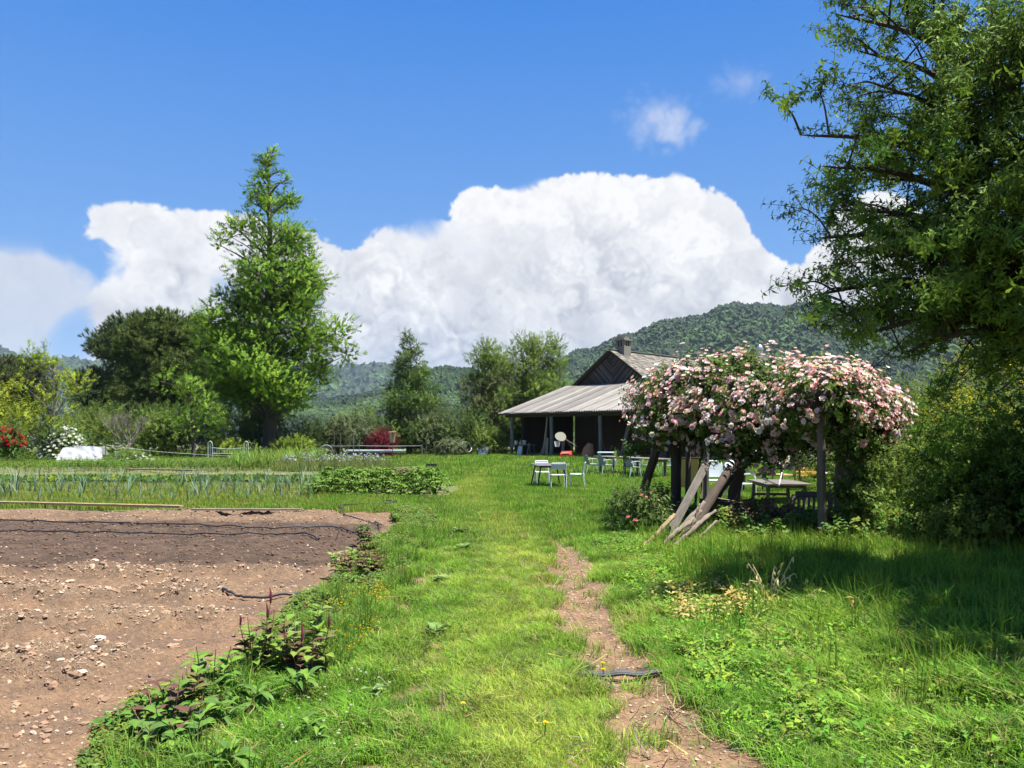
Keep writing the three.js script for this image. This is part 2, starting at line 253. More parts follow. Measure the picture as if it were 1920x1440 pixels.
function bare(x, d) {                                                   // 0 grown over .. 1 bare earth
  const n = 0.55 * n2(x * 2.1, d * 1.5) + 0.4 * n2(x * 6, d * 5) + 0.15 * n2(x * 17, d * 17);
  const right = 1.25 * gauss(x - rutR(d) - 0.03, 0.35 + 0.10 * n2(d * 0.9, 5)) * (1 - sstep(10, 15.5, d)) - 0.32;
  const left = 0.85 * gauss(x - rutL(d), 0.16) * (1 - sstep(9, 12, d)) - 0.62 + 0.25 * n2(d * 1.1, 77);
  let patch = -1; for (const [px, pd, a, b] of [[-1.02, 9.1, 0.26, 0.5], [-1.0, 7.55, 0.22, 0.25], [-1.03, 6.85, 0.13, 0.15], [-1.06, 6.3, 0.12, 0.12], [-0.64, 6.0, 0.15, 0.16], [-0.70, 5.05, 0.16, 0.22], [-0.40, 4.75, 0.1, 0.12], [-0.72, 4.0, 0.13, 0.16], [0.55, 3.5, 0.3, 0.25]]) patch = Math.max(patch, 1.1 * Math.exp(-(((x - px) / a) ** 2) - ((d - pd) / b) ** 2) - 0.35);
  const lane = 0.9 * gauss(d - 31.6 - 0.03 * x, 0.9) * (1 - sstep(-7, -4.5, x)) - 0.3;      // trodden strip between the vegetable beds
  const leek = x < -4.8 && d > 18.9 && d < 27.2 ? 0.15 : -1;
  return clamp((Math.max(right, left, patch, lane, leek) + n * 0.6) * 2.8);
}

// ---------- ground: one sheet, fine near the viewer and reaching the horizon ----------
(function ground() {
  const xs = [], ds = [];
  for (let x = 0; x < 3500; x += Math.max(0.045, (x - 4.2) * 0.05)) xs.push(x + 0.0);
  const left = []; for (let x = 0.045; x < 3500; x += Math.max(0.05, (x - 2.6) * 0.05)) left.push(-x);
  const X = [...left.reverse(), ...xs];
  for (let d = -60; d < 2.4; d += d < -4 ? 6 : 0.8) ds.push(d);
  for (let d = 2.6; d < 3500; d += Math.max(0.05, d < 90 ? d * 0.0065 : d * 0.06)) ds.push(d);
  const nx = X.length, nd = ds.length, pos = new Float32Array(nx * nd * 3), col = new Float32Array(nx * nd * 3), uv = new Float32Array(nx * nd * 2), idx = [];
  const dry = [0.22, 0.13, 0.07], mould = [0.10, 0.13, 0.03], straw = [0.18, 0.185, 0.06];
  for (let j = 0; j < nd; j++) for (let i = 0; i < nx; i++) {
    const x = X[i], d = ds[j], k = j * nx + i; let y = H(x, -d) + (d < 12 ? 0.006 * n2(x * 9, d * 9) : 0);
    if (x < -1.6 && d > 1.5 && d < 16.6) y -= 0.15 * sstep(0.02, 0.2, soilEdge(d) - x);                   // hollow under the tilled bed
    pos[k * 3] = x; pos[k * 3 + 1] = y; pos[k * 3 + 2] = -d; uv[k * 2] = x; uv[k * 2 + 1] = d;
    const b = d < 60 ? Math.max(bare(x, d), d < 17.5 ? 1 - sstep(0.02, 0.22, x - soilEdge(d) + 0.08 * n2(x * 6, d * 6)) : 0) : 0, s = clamp(0.5 + 0.9 * fbm2(x * 0.7, d * 0.5, 3)), v = 0.9 + 0.25 * n2(x * 3.1, d * 3.1);
    for (let c = 0; c < 3; c++) col[k * 3 + c] = lerp(lerp(mould[c], straw[c], s), dry[c], b) * v;
  }
  for (let j = 0; j < nd - 1; j++) for (let i = 0; i < nx - 1; i++) { const a = j * nx + i; idx.push(a, a + 1, a + nx, a + 1, a + nx + 1, a + nx); }
  const g = new THREE.BufferGeometry(); g.setAttribute('position', new THREE.BufferAttribute(pos, 3)); g.setAttribute('color', new THREE.BufferAttribute(col, 3)); g.setAttribute('uv', new THREE.BufferAttribute(uv, 2)); g.setIndex(idx); g.computeVertexNormals();
  struct('ground', g, std([1, 1, 1], { map: rep(fineTex, 1.1), bumpMap: rep(fineBump, 1.3), bumpScale: 0.018, roughness: 1 }));
})();

// ---------- tilled soil: dry stony ridges in front, a dark freshly dug bed behind ----------
const darkBed = (x, d) => sstep(9.5, 9.9, d + 0.28 * n2(x * 0.8, 5) + 0.10 * n2(x * 4, d * 4) + 0.03 * x) * (1 - sstep(14.7, 15.2, d + 0.2 * n2(x * 0.9, 9) + 0.07 * (x + 2))) * (1 - sstep(-2.5, -2.2, x + 0.2 * n2(d * 0.9, 15)));
const furrow = (x, d) => {                                              // 0 in a smooth dusty furrow .. 1 on a stony ridge
  const w = d + 0.25 * n2(x * 0.5, 21) + 0.12 * n2(x * 1.7, d);
  const margin = sstep(0.1, 1.1, soilEdge(d) - x - 0.3 + 0.5 * n2(x * 0.7, d * 0.7 + 50));
  return clamp(0.5 + 0.75 * Math.sin(w * 4.6) + 0.5 * n2(x * 0.8, d * 1.1)) * margin;
};
function soilH(x, d) {
  let y = H(x, -d) - 0.02; const k = darkBed(x, d), f = furrow(x, d) * (1 - k);
  y += 0.10 * f - 0.03 + k * (0.075 + 0.02 * Math.sin(d * 3.6 + 0.5 * n2(x * 0.4, 2)));
  y += (0.012 + 0.016 * f) * n2(x * 7, d * 7) + (0.012 * f) * Math.abs(n2(x * 3.1, d * 4.7 + 3)) + (0.005 + 0.010 * f + 0.004 * k) * n2(x * 19, d * 19) + (0.002 + 0.006 * f + 0.004 * k) * n2(x * 45, d * 45);
  y += (0.006 * f + 0.008 * k) * Math.sin(d * 46 + 2.2 * n2(x * 0.7, d * 0.7) + 1.5 * n2(x * 4, d * 2)) * clamp(0.6 + n2(x * 0.9, d * 1.3));   // rake lines
  const e = Math.min(soilEdge(d) - x, SOIL_FAR(x) - d); y -= 0.16 * (1 - sstep(-0.1, 0.16, e + 0.05 * n2(x * 5, d * 5)));
  return y;
}
const soilBed = (function soil() {
  const X = [], D = [];
  for (let x = -1.6; x > -16.5; x -= Math.max(0.022, (-x - 4.2) * 0.012 + 0.022)) X.push(x);
  for (let d = 2.4; d < 18.3; d += Math.max(0.018, d * 0.0034)) D.push(d);
  const nx = X.length, nd = D.length, pos = new Float32Array(nx * nd * 3), col = new Float32Array(nx * nd * 3), uv = new Float32Array(nx * nd * 2), idx = [];
  const dust = [0.225, 0.134, 0.072], stony = [0.205, 0.136, 0.08], moist = [0.062, 0.037, 0.022], crumb = [0.135, 0.086, 0.052];
  for (let j = 0; j < nd; j++) for (let i = 0; i < nx; i++) {
    const x = X[i], d = D[j], k = j * nx + i, f = furrow(x, d), dk = darkBed(x, d);
    pos[k * 3] = x; pos[k * 3 + 1] = soilH(x, d); pos[k * 3 + 2] = -d; uv[k * 2] = x; uv[k * 2 + 1] = d;
    const pat = clamp(0.5 + 0.6 * n2(x * 0.55 + 7, d * 0.8) + 0.6 * n2(x * 1.9 + 7, d * 1.9) + 0.35 * n2(x * 8, d * 8)), v = 0.92 + 0.16 * n2(x * 26, d * 26);
    const damp = dk * clamp(0.9 + 0.35 * n2(x * 2.2, d * 2.2 + 30));
    for (let c = 0; c < 3; c++) col[k * 3 + c] = lerp(lerp(lerp(dust[c], stony[c], f), crumb[c], pat * 0.75), moist[c] * (0.85 + 0.4 * pat), damp) * v;
  }
  for (let j = 0; j < nd - 1; j++) for (let i = 0; i < nx - 1; i++) { const a = j * nx + i; idx.push(a, a + nx, a + 1, a + 1, a + nx, a + nx + 1); }
  const g = new THREE.BufferGeometry(); g.setAttribute('position', new THREE.BufferAttribute(pos, 3)); g.setAttribute('color', new THREE.BufferAttribute(col, 3)); g.setAttribute('uv', new THREE.BufferAttribute(uv, 2)); g.setIndex(idx); g.computeVertexNormals();
  return struct('soil', g, std([1, 1, 1], { map: rep(fineTex, 1.6), bumpMap: rep(fineBump, 2.2), bumpScale: 0.014, roughness: 1 }));
})();

// ---------- instanced stuff ----------
const tmpM = new THREE.Matrix4(), tmpQ = new THREE.Quaternion(), tmpC = new THREE.Color();
function stuff(name, geo, mat, items, parent) {                          // items: { p, q | dir+spin, s, c }
  const o = new THREE.InstancedMesh(geo, mat, items.length);
  items.forEach((it, k) => {
    const q = it.q ?? tmpQ.setFromEuler(new THREE.Euler(it.tilt ?? 0, it.turn ?? 0, it.lean ?? 0, 'YXZ'));
    o.setMatrixAt(k, tmpM.compose(it.p, q, typeof it.s === 'number' ? V(it.s, it.s, it.s) : it.s));
    if (it.c) o.setColorAt(k, tmpC.setRGB(it.c[0], it.c[1], it.c[2]));
  });
  o.castShadow = o.receiveShadow = true; o.userData.kind = 'stuff';
  if (parent) { o.name = name; parent.add(o); } else { o.name = numbered(name); scene.add(o); }
  return o;
}
function rock(seed, flat = 0.6) {                                        // a small angular stone
  const g = new THREE.IcosahedronGeometry(1, 1), p = g.attributes.position, r = rng(seed), a = r() * 9;
  for (let k = 0; k < p.count; k++) { const v = V().fromBufferAttribute(p, k), s = 0.8 + 0.34 * n3(v.x * 0.9 + a, v.y * 0.9, v.z * 0.9 + a); p.setXYZ(k, v.x * s, v.y * s * flat, v.z * s * 0.85); }
  g.deleteAttribute('uv'); g.computeVertexNormals(); return g;
}
const rocks = [rock(1), rock(2, 0.45), rock(3, 0.75)];
const stoneMat = new THREE.MeshStandardMaterial({ color: lin(1, 1, 1), roughness: 0.95 });
(function stones() {
  const r = rng(5), lots = [[], [], []], clods = [[], []];
  const tint = () => { const t = r(); const b = t < 0.6 ? [0.30, 0.215, 0.14] : t < 0.85 ? [0.37, 0.295, 0.21] : [0.21, 0.145, 0.095]; const v = 0.8 + r() * 0.4; return b.map((q) => q * v); };
  for (let k = 0; k < 46000; k++) {
    const d = 2.8 + Math.pow(r(), 1.25) * 14.6, x = -1.9 - r() * (Math.max(d * 0.68 - 1.4, 1.2));
    if (!inSoil(x, d, 0.08)) continue;
    const dk = darkBed(x, d), f = furrow(x, d), band = d > 15 ? 0.8 : f; if (r() > (dk > 0.5 ? 0.05 : 0.06 + 0.62 * band * band)) continue;
    const s = (0.004 + Math.pow(r(), 3.4) * 0.017) * (d > 8 ? 1.25 : 1), p = V(x, soilH(x, d) + s * 0.2, -d);
    lots[k % 3].push({ p, turn: r() * 6.3, tilt: (r() - 0.5) * 0.9, lean: (r() - 0.5) * 0.9, s: V(s * (0.8 + r() * 0.8), s, s), c: tint() });
  }
  lots.forEach((l, k) => stuff('pebble', rocks[k], stoneMat, l, soilBed));
  for (let k = 0; k < 30000; k++) {                                      // crumbs of earth
    const d = 2.8 + Math.pow(r(), 1.2) * 14.4, x = -1.95 - r() * Math.max(d * 0.68 - 1.4, 1.2); if (!inSoil(x, d, 0.05)) continue;
    const dk = darkBed(x, d), f = furrow(x, d); if (r() > 0.12 + 0.5 * f + 0.55 * dk) continue;
    const s = 0.006 + Math.pow(r(), 5) * 0.042, b = dk > 0.5 ? [0.088, 0.05, 0.031] : [0.225, 0.142, 0.088], v = 0.75 + r() * 0.5;
    clods[k % 2].push({ p: V(x, soilH(x, d), -d), turn: r() * 6.3, tilt: r() - 0.5, s, c: b.map((q) => q * v) });
  }
  clods.forEach((l, k) => stuff('earth_crumb', rocks[k + 1], stoneMat, l, soilBed));
  // the larger stones that can be picked out one by one
  const mats = [[0.36, 0.27, 0.18], [0.42, 0.34, 0.25], [0.28, 0.205, 0.14], [0.48, 0.42, 0.34]].map((c) => new THREE.MeshStandardMaterial({ color: lin(...c), roughness: 0.95, bumpMap: fineBump, bumpScale: 0.004 }));
  let n = 0;
  for (let k = 0; k < 4000 && n < 110; k++) {
    const d = 3.6 + Math.pow(r(), 0.9) * 6.4, x = -2.2 - r() * Math.max(d * 0.66 - 1.9, 0.4); if (!inSoil(x, d, 0.15) || darkBed(x, d) > 0.3 || furrow(x, d) < 0.55) continue;
    const o = mesh('stone', rocks[n % 3], mats[(n * 7) % 4], soilBed), s = 0.014 + Math.pow(r(), 3) * 0.035; n++;
    o.position.set(x, soilH(x, d) + s * 0.15, -d); o.rotation.set((r() - 0.5) * 0.7, r() * 6.3, (r() - 0.5) * 0.7); o.scale.set(s * (0.9 + r() * 0.6), s * 0.9, s);
  }
  // grit and a few stones in the worn wheel track
  const grit = [];
  for (let k = 0; k < 4500; k++) { const d = 3 + r() * 9, x = rutR(d) + (r() - 0.5) * 0.9; if (bare(x, d) < 0.55) continue; const s = 0.003 + Math.pow(r(), 5) * 0.018; grit.push({ p: V(x, H(x, -d) + s * 0.2, -d), turn: r() * 6, tilt: r() - 0.5, s, c: tint() }); }
  tag(stuff('track_grit', rocks[1], stoneMat, grit), 'pale grit lying in the worn brown wheel track', 'grit');
})();

// ---------- grasses ----------
function tuft(seed, blades, h, spread, w, bend = 0.5) {
  const r = rng(seed), m = mb();
  for (let k = 0; k < blades; k++) {
    const a = r() * 6.283, rr = Math.sqrt(r()) * spread, x = Math.cos(a) * rr, z = Math.sin(a) * rr, L = h * (0.55 + r() * 0.6), ln = (r() * bend) * L, b = r() * 6.283, dx = Math.cos(b) * ln, dz = Math.sin(b) * ln, ww = w * (0.7 + r() * 0.6), px = -Math.sin(b + r()) * ww / 2, pz = Math.cos(b + r()) * ww / 2;
    const v = 0.82 + r() * 0.36, c = [v * (0.92 + r() * 0.2), v, v * 0.9];
    const s = m.count; m.vert(x - px, -0.01, z - pz, 0, 0, c); m.vert(x + px, -0.01, z + pz, 0, 0, c); m.vert(x + dx * 0.4 - px * 0.8, L * 0.6, z + dz * 0.4 - pz * 0.8, 0, 0, c); m.vert(x + dx * 0.4 + px * 0.8, L * 0.6, z + dz * 0.4 + pz * 0.8, 0, 0, c); m.vert(x + dx, L * (1 - 0.25 * ln / L), z + dz, 0, 0, c);
    m.tri(s, s + 1, s + 3); m.tri(s, s + 3, s + 2); m.tri(s + 2, s + 3, s + 4);
  }
  return m.geo();
}
const lawnCol = (x, d) => {                                              // growth is lusher beside the track, dry and yellowish on its crown
  const crown = gauss(x - pathX(d) - 0.05 - 0.2 * n2(d * 0.35, 60), 0.55) * (1 - sstep(30, 50, d) * 0.6) * clamp(0.75 + 0.5 * n2(x * 0.8, d * 0.45));
  const n = clamp(0.5 + 0.9 * n2(x * 0.55, d * 0.4 + 90) + 0.4 * n2(x * 2.3, d * 1.6)), y = clamp(1.0 * crown + 0.42 * n * n);
  return [lerp(0.14, 0.32, y), lerp(0.30, 0.425, y), lerp(0.025, 0.06, y)];
};
const occupied = (x, d) => inSoil(x, d, -0.02) || (x < -4.6 && d > 18.6 && d < 40) || (x > -5.6 && x < -1.6 && d > 21 && d < 26) ;
(function lawn() {
  const r = rng(21), near = [[], [], []], mid = [[], []], far = [[], []];
  const put = (list, x, d, s, boost = 1) => {
    const b = bare(x, d); if (r() < (b > 0.75 ? 0.985 : b * 0.9) || occupied(x, d)) return;
    s *= 1 - 0.32 * gauss(x - pathX(d), 0.6); const c = lawnCol(x, d), v = (0.62 + r() * 0.7) * (0.82 + 0.38 * clamp(0.5 + n2(x * 3.3, d * 2.6 + 11))), st = r() < 0.10 ? 1 : 0; if (st) { c[0] = 0.36; c[1] = 0.33; c[2] = 0.12; }
    list.push({ p: V(x, H(x, -d), -d), turn: r() * 6.3, tilt: (r() - 0.5) * 0.3, s: V(s * boost, s * (0.75 + r() * 0.5), s * boost), c: c.map((q) => q * v) });
  };
  for (let k = 0; k < 70000; k++) { const d = 2.9 + Math.pow(r(), 0.9) * 9.6, x = -2.3 + r() * (2.3 + 0.68 * d), tall = sstep(1.4, 2.6, x - 0.04 * d) ; put(near[k % 3], x, d, (0.75 + 0.5 * clamp(0.5 + n2(x * 1.3, d * 1.3))) * (1 + 0.55 * tall)); }
  for (let k = 0; k < 42000; k++) { const d = 12 + Math.pow(r(), 1.1) * 20, x = -6 + r() * (6 + 0.62 * d); put(mid[k % 2], x, d, 0.85 + r() * 0.5); }
  for (let k = 0; k < 36000; k++) { const d = 31 + r() * 44, x = -0.66 * d + r() * 1.3 * d; if (x < -4 && d < 41) continue; put(far[k % 2], x, d, 0.9 + r() * 0.6); }
  near.forEach((l, k) => tag(stuff('lawn_grass', tuft(30 + k, 16, [0.075, 0.095, 0.12][k], 0.08, [0.0055, 0.0065, 0.0075][k], [0.7, 0.9, 1.2][k]), M.grass, l), 'short bright green lawn grass close by on the mown track', 'grass', 'lawn grass near'));
  mid.forEach((l, k) => tag(stuff('lawn_grass', tuft(40 + k, 22, 0.10, 0.17, 0.0085, 0.7), M.grass, l), 'short green lawn grass between the beds and the pergola', 'grass', 'lawn grass mid'));
  far.forEach((l, k) => tag(stuff('lawn_grass', tuft(50 + k, 26, 0.14, 0.36, 0.02, 0.6), M.grass, l), 'mown green lawn grass stretching back to the house and trees', 'grass', 'lawn grass far'));
})();
console.log('ground done');

// ---------- leaves, sprigs and trees ----------
function leafInto(m, base, dir, nrm, L, W, c, curl = 0.15) {             // one folded leaf: four faces
  const side = new THREE.Vector3().crossVectors(dir, nrm).normalize(), up = new THREE.Vector3().crossVectors(side, dir);
  const at = (t, w, h) => m.vert(base.x + dir.x * t + side.x * w + up.x * h, base.y + dir.y * t + side.y * w + up.y * h, base.z + dir.z * t + side.z * w + up.z * h, 0, 0, c);
  const b = at(0, 0, 0), l = at(L * 0.42, -W / 2, W * 0.16), r = at(L * 0.42, W / 2, W * 0.16), k = at(L * 0.46, 0, 0), t = at(L * 0.97, 0, -L * curl);
  m.tri(b, k, l); m.tri(b, r, k); m.tri(l, k, t); m.tri(k, r, t);
}
function sprig(seed, { n = 12, len = 0.4, L = 0.09, W = 0.045, spread = 1.0, droop = 0.2, twig = 0.004, tw = [0.13, 0.10, 0.06], vary = 0.25, tip = 1 }) {
  const r = rng(seed), m = mb(), ax = curve([[0, 0, 0], [(r() - 0.5) * 0.12 * len, len * 0.5, (r() - 0.5) * 0.12 * len], [(r() - 0.5) * 0.3 * len, len * (1 - droop * 0.3), (r() - 0.5) * 0.3 * len]], 4);
  if (twig) m.tube(ax, (t) => twig * (1 - 0.7 * t), 3, tw, false);
  for (let k = 0; k < n; k++) {
    const t = tip ? 0.15 + 0.85 * (k + r() * 0.6) / n : r(), q = ax[Math.min(4, Math.round(t * 4))], a = k * 2.4 + r() * 0.8, out = V(Math.cos(a), 0, Math.sin(a));
    const dir = out.clone().multiplyScalar(spread).add(V(0, 0.65 - droop * 1.6 + (r() - 0.5) * 0.5, 0)).normalize(), nrm = V((r() - 0.5) * 0.7, 1, (r() - 0.5) * 0.7).normalize();
    const v = 1 - vary / 2 + r() * vary, y = (r() - 0.5) * 0.12;
    leafInto(m, q, dir, nrm, L * (0.7 + r() * 0.5), W * (0.75 + r() * 0.45), [v * (1 + y), v, v * (1 - y)], 0.05 + r() * 0.25);
  }
  return m;
}
const Yax = V(0, 1, 0);
const aim = (dir, spin) => new THREE.Quaternion().setFromUnitVectors(Yax, dir).multiply(new THREE.Quaternion().setFromAxisAngle(Yax, spin));
// A tree or shrub out of lobes [x, y, z, rx, ry, rz, sprigs]; limbs reach from the trunk into each lobe.
function growTree(o) {
  const r = rng(o.seed), g = thing(o.name, o.label, o.category ?? 'tree', o.at, 0, o.group), sprigs = o.sprigs.map((m) => m.isBufferGeometry ? m : m.geo()), lists = sprigs.map(() => []);
  const limbs = mb(), wood = o.wood ?? M.bark, tr = o.trunk, top = tr ? tr.path[tr.path.length - 1] : null;
  const trunkAt = (y) => { let a = tr.path[0]; for (const q of tr.path) { if (q[1] <= y) a = q; } const b = tr.path[tr.path.indexOf(a) + 1] ?? a, t = b === a ? 0 : clamp((y - a[1]) / (b[1] - a[1])); return V(lerp(a[0], b[0], t), Math.min(y, top[1]), lerp(a[2], b[2], t)); };
  if (tr) { const pts = curve(tr.path, 14), hgt = top[1]; const t = mb().tube(pts, (s) => tr.r * (1 - s * (1 - (tr.taper ?? 0.15))) * (1 + 0.5 * Math.exp(-s * 22)), tr.seg ?? 9, null, true, 0.14); mesh('trunk', t.geo(), wood, g); }
  for (const [lx, ly, lz, rx, ry, rz, n] of o.lobes) {
    const c = V(lx, ly, lz);
    if (tr && o.limb !== 0) {
      const h = Math.hypot(lx, lz), from = trunkAt(clamp(ly - h * (o.rise ?? 0.6), o.clear ?? tr.path[1][1] * 0.7, top[1] * 0.97)), mid = from.clone().lerp(c, 0.5).add(V((r() - 0.5) * 0.2 * h, 0.08 * h, (r() - 0.5) * 0.2 * h)), R0 = (o.limb ?? 0.05) * (0.6 + r() * 0.6);
      limbs.tube(curve([from, mid, c.clone().add(V(0, -0.15 * ry, 0))], 6), (s) => R0 * (1 - 0.75 * s), 5, null, false);
    }
    const seedN = r() * 50; let fork = 0;
    const nn = Math.round(n * (o.dense ?? 1.7));
    for (let k = 0; k < nn; k++) {
      const u = V(r() * 2 - 1, r() * 2 - 1, r() * 2 - 1); if (u.lengthSq() > 1 || u.lengthSq() < 0.02) { k--; continue; }
      const len = u.length(), rad = Math.pow(len, o.shell ?? 0.45); u.normalize();
      const bump = 1 + (o.rag ?? 0.35) * n3(u.x * 1.7 + seedN, u.y * 1.7, u.z * 1.7);
      const p = V(lx + u.x * rx * rad * bump, ly + u.y * ry * rad * bump, lz + u.z * rz * rad * bump);
      if (o.gap && n3(p.x * (o.gapf ?? 0.9) + seedN, p.y * (o.gapf ?? 0.9), p.z * (o.gapf ?? 0.9)) > o.gap) continue;
      if (p.y + o.at[1] < 0.03) continue;
      const dir = V(u.x, u.y * 0.8 + (o.lift ?? 0.35), u.z).add(V((r() - 0.5) * 0.9, (r() - 0.5) * 0.9, (r() - 0.5) * 0.9)).normalize();
      const t = clamp(0.5 + 0.6 * n3(p.x * 0.6 + 5, p.y * 0.6, p.z * 0.6) + (r() - 0.5) * 0.7), v = 0.82 + r() * 0.36, s = (o.size ?? 1) * (0.6 + r() * r() * 0.95);
      lists[k % lists.length].push({ p, q: aim(dir, r() * 6.3), s, c: o.cols[0].map((q, j) => lerp(q, o.cols[1][j], t) * v * 1.25) });
      if (tr && o.twigs && fork < o.twigs && r() < 0.3) { fork++; const m2 = c.clone().lerp(p, 0.55).add(V(0, 0.06, 0)); limbs.tube([c.clone().add(V(0, -0.15 * ry, 0)), m2, p], [0.4, 0.28, 0.12].map((w) => w * (o.limb ?? 0.05) * 0.8), 4, null, false); }
    }
  }
  if (limbs.count) mesh('limb', limbs.geo(), wood, g);
  lists.forEach((l, k) => l.length && stuff('crown', sprigs[k], o.mat ?? M.leaf, l, g));
  return g;
}
const lobesCone = (seed, h0, h1, radius, n, per, o = {}) => {            // lobes spread over a trunk whose half width at relative height t is radius(t)
  const r = rng(seed), out = [];
  for (let k = 0; k < n; k++) {
    const t = o.even ? (k + r()) / n : Math.pow(r(), o.low ?? 1), y = lerp(h0, h1, t), R0 = radius(t), a = k * 2.39996 + r(), q = R0 * (0.45 + 0.45 * r()), s = Math.max(0.35, R0 * (o.lobe ?? 0.42) * (0.7 + r() * 0.6));
    out.push([Math.cos(a) * q, y + (o.drop ?? 0) * q, Math.sin(a) * q, s, s * (o.flat ?? 0.75), s, Math.round(per * (s * s) / ((o.ref ?? 1.2) ** 2)) + 6]);
  }
  return out;
};
const at3 = (x, d, dy = 0) => [x, H(x, -d) + dy, -d];

// the tall maple-leaved tree that stands over the vegetable beds
const starSprig = (k, L = 0.115) => sprig(k, { n: 19, len: 0.6, L, W: L * 0.85, spread: 1.2, droop: 0.25, twig: 0.008 });
const GUM = [starSprig(1), starSprig(2), starSprig(3)];
const gumR = (t) => t < 0.12 ? lerp(3.6, 5.2, t / 0.12) : t < 0.4 ? lerp(5.4, 4.5, (t - 0.12) / 0.28) : t < 0.75 ? lerp(4.5, 2.6, (t - 0.4) / 0.35) : lerp(2.6, 0.35, (t - 0.75) / 0.25);
growTree({ name: 'sweetgum_tree', label: 'tall pointed green broadleaf tree rising far above the vegetable garden', seed: 101, at: at3(-18.05, 60), trunk: { path: [[0, 0, 0], [0.05, 4, 0], [-0.1, 10, 0.1], [0, 17, 0], [-0.15, 23, 0]], r: 0.52, taper: 0.08 }, lobes: [...lobesCone(102, 3.7, 22.8, gumR, 135, 120, { low: 1.15, ref: 1.4, lobe: 0.29, flat: 0.62 }), [5.0, 9.3, 0.5, 1.5, 1.1, 1.3, 130], [5.8, 7.6, 0.5, 1.0, 0.6, 0.9, 70], [-4.2, 8.6, 0.8, 1.3, 0.9, 1.2, 110], [-3.6, 15.8, 0.3, 0.6, 0.8, 0.6, 40]], sprigs: GUM, cols: [[0.075, 0.165, 0.013], [0.175, 0.285, 0.019]], size: 0.9, dense: 2.6, limb: 0.11, twigs: 5, rise: 0.75, gap: 0.16, gapf: 0.8, rag: 0.8, clear: 2.6 });

// pines behind the left of the garden
const needleSprig = (seed) => { const r = rng(seed), m = mb(); for (let k = 0; k < 34; k++) { const a = r() * 6.283, e = r() * 1.5, dir = V(Math.cos(a) * Math.cos(e), Math.sin(e), Math.sin(a) * Math.cos(e)), side = V(-Math.sin(a), 0, Math.cos(a)).multiplyScalar(0.022), b = V(0, r() * 0.3, 0), t = b.clone().addScaledVector(dir, 0.30 + r() * 0.12), v = 0.8 + r() * 0.4, c = [v, v, v], s = m.count; m.vert(b.x - side.x, b.y, b.z - side.z, 0, 0, c); m.vert(b.x + side.x, b.y, b.z + side.z, 0, 0, c); m.vert(t.x, t.y, t.z, 0, 0, c); m.tri(s, s + 1, s + 2); } return m; };
const PINE = [needleSprig(5), needleSprig(6)];
const pine = (label, seed, x, d, h, w, n, cols) => { const r = rng(seed), lobes = []; for (let k = 0; k < n; k++) { const t = Math.pow(r(), 0.8), a = r() * 6.283, y = h * (0.2 + 0.74 * t), R0 = w * Math.sqrt(Math.max(0.05, 1 - ((t - 0.35) / 0.72) ** 2)) * (0.55 + 0.42 * r()), s = 0.9 + r() * 0.9; lobes.push([Math.cos(a) * R0, y, Math.sin(a) * R0, s * 1.25, s * 0.72, s * 1.25, Math.round(70 * s)]); } growTree({ name: 'pine_tree', label, seed: seed + 1, at: at3(x, d), trunk: { path: [[0, 0, 0], [0.2, h * 0.3, 0], [0, h * 0.65, 0.1], [0.1, h * 0.95, 0]], r: 0.38 }, lobes, sprigs: PINE, mat: M.needle, cols, size: 1.0, limb: 0.10, twigs: 2, rag: 0.4, lift: 0.7, group: 'pines behind the garden' }); };
pine('broad dark pine tree at the left of the pine group', 111, -37.5, 82, 13.4, 5.4, 84, [[0.038, 0.064, 0.022], [0.075, 0.108, 0.032]]);
pine('round-headed olive green pine tree in the middle of the pine group', 113, -33.0, 78, 13.2, 5.0, 84, [[0.045, 0.070, 0.015], [0.088, 0.118, 0.024]]);
pine('dark pine tree half hidden behind the tall pointed tree', 115, -28.0, 84, 13.2, 4.0, 60, [[0.042, 0.066, 0.02], [0.078, 0.108, 0.028]]);
pine('narrow dark pine tip rising at the photo\'s left edge', 117, -52.0, 84, 9.8, 2.4, 34, [[0.04, 0.055, 0.02], [0.07, 0.08, 0.03]]);

// loose yellow-green small trees at the left
const SOFT = [sprig(11, { n: 16, len: 0.6, L: 0.14, W: 0.06, droop: 0.35, twig: 0.007 }), sprig(12, { n: 16, len: 0.55, L: 0.13, W: 0.06, droop: 0.5, twig: 0.007 })];
const SMALL = [sprig(13, { n: 18, len: 0.5, L: 0.10, W: 0.055, droop: 0.15, twig: 0.006 }), sprig(14, { n: 18, len: 0.5, L: 0.09, W: 0.05, droop: 0.3, twig: 0.006 })];
growTree({ name: 'acacia_tree', label: 'airy yellow-green small tree with thin pale stems behind the red flowers', seed: 121, at: at3(-29.2, 50), trunk: { path: [[0, 0, 0], [0.5, 1.6, 0], [0.9, 3.5, 0.2], [1.1, 5.6, 0]], r: 0.1 }, wood: M.grey_bark, lobes: [...lobesCone(122, 1.8, 6.4, (t) => lerp(2.6, 1.0, t), 34, 46, { ref: 1, lobe: 0.32, flat: 0.8 }), [2.2, 4.9, 0, 1.1, 0.7, 0.9, 70], [0.4, 6.3, 0, 0.45, 0.9, 0.45, 26], [-0.6, 6.4, 0.2, 0.5, 0.8, 0.5, 24]], sprigs: SOFT, cols: [[0.135, 0.20, 0.012], [0.24, 0.29, 0.02]], size: 0.9, limb: 0.05, twigs: 3, rise: 1.2, lift: 0.8, gap: 0.3, clear: 0.8 });
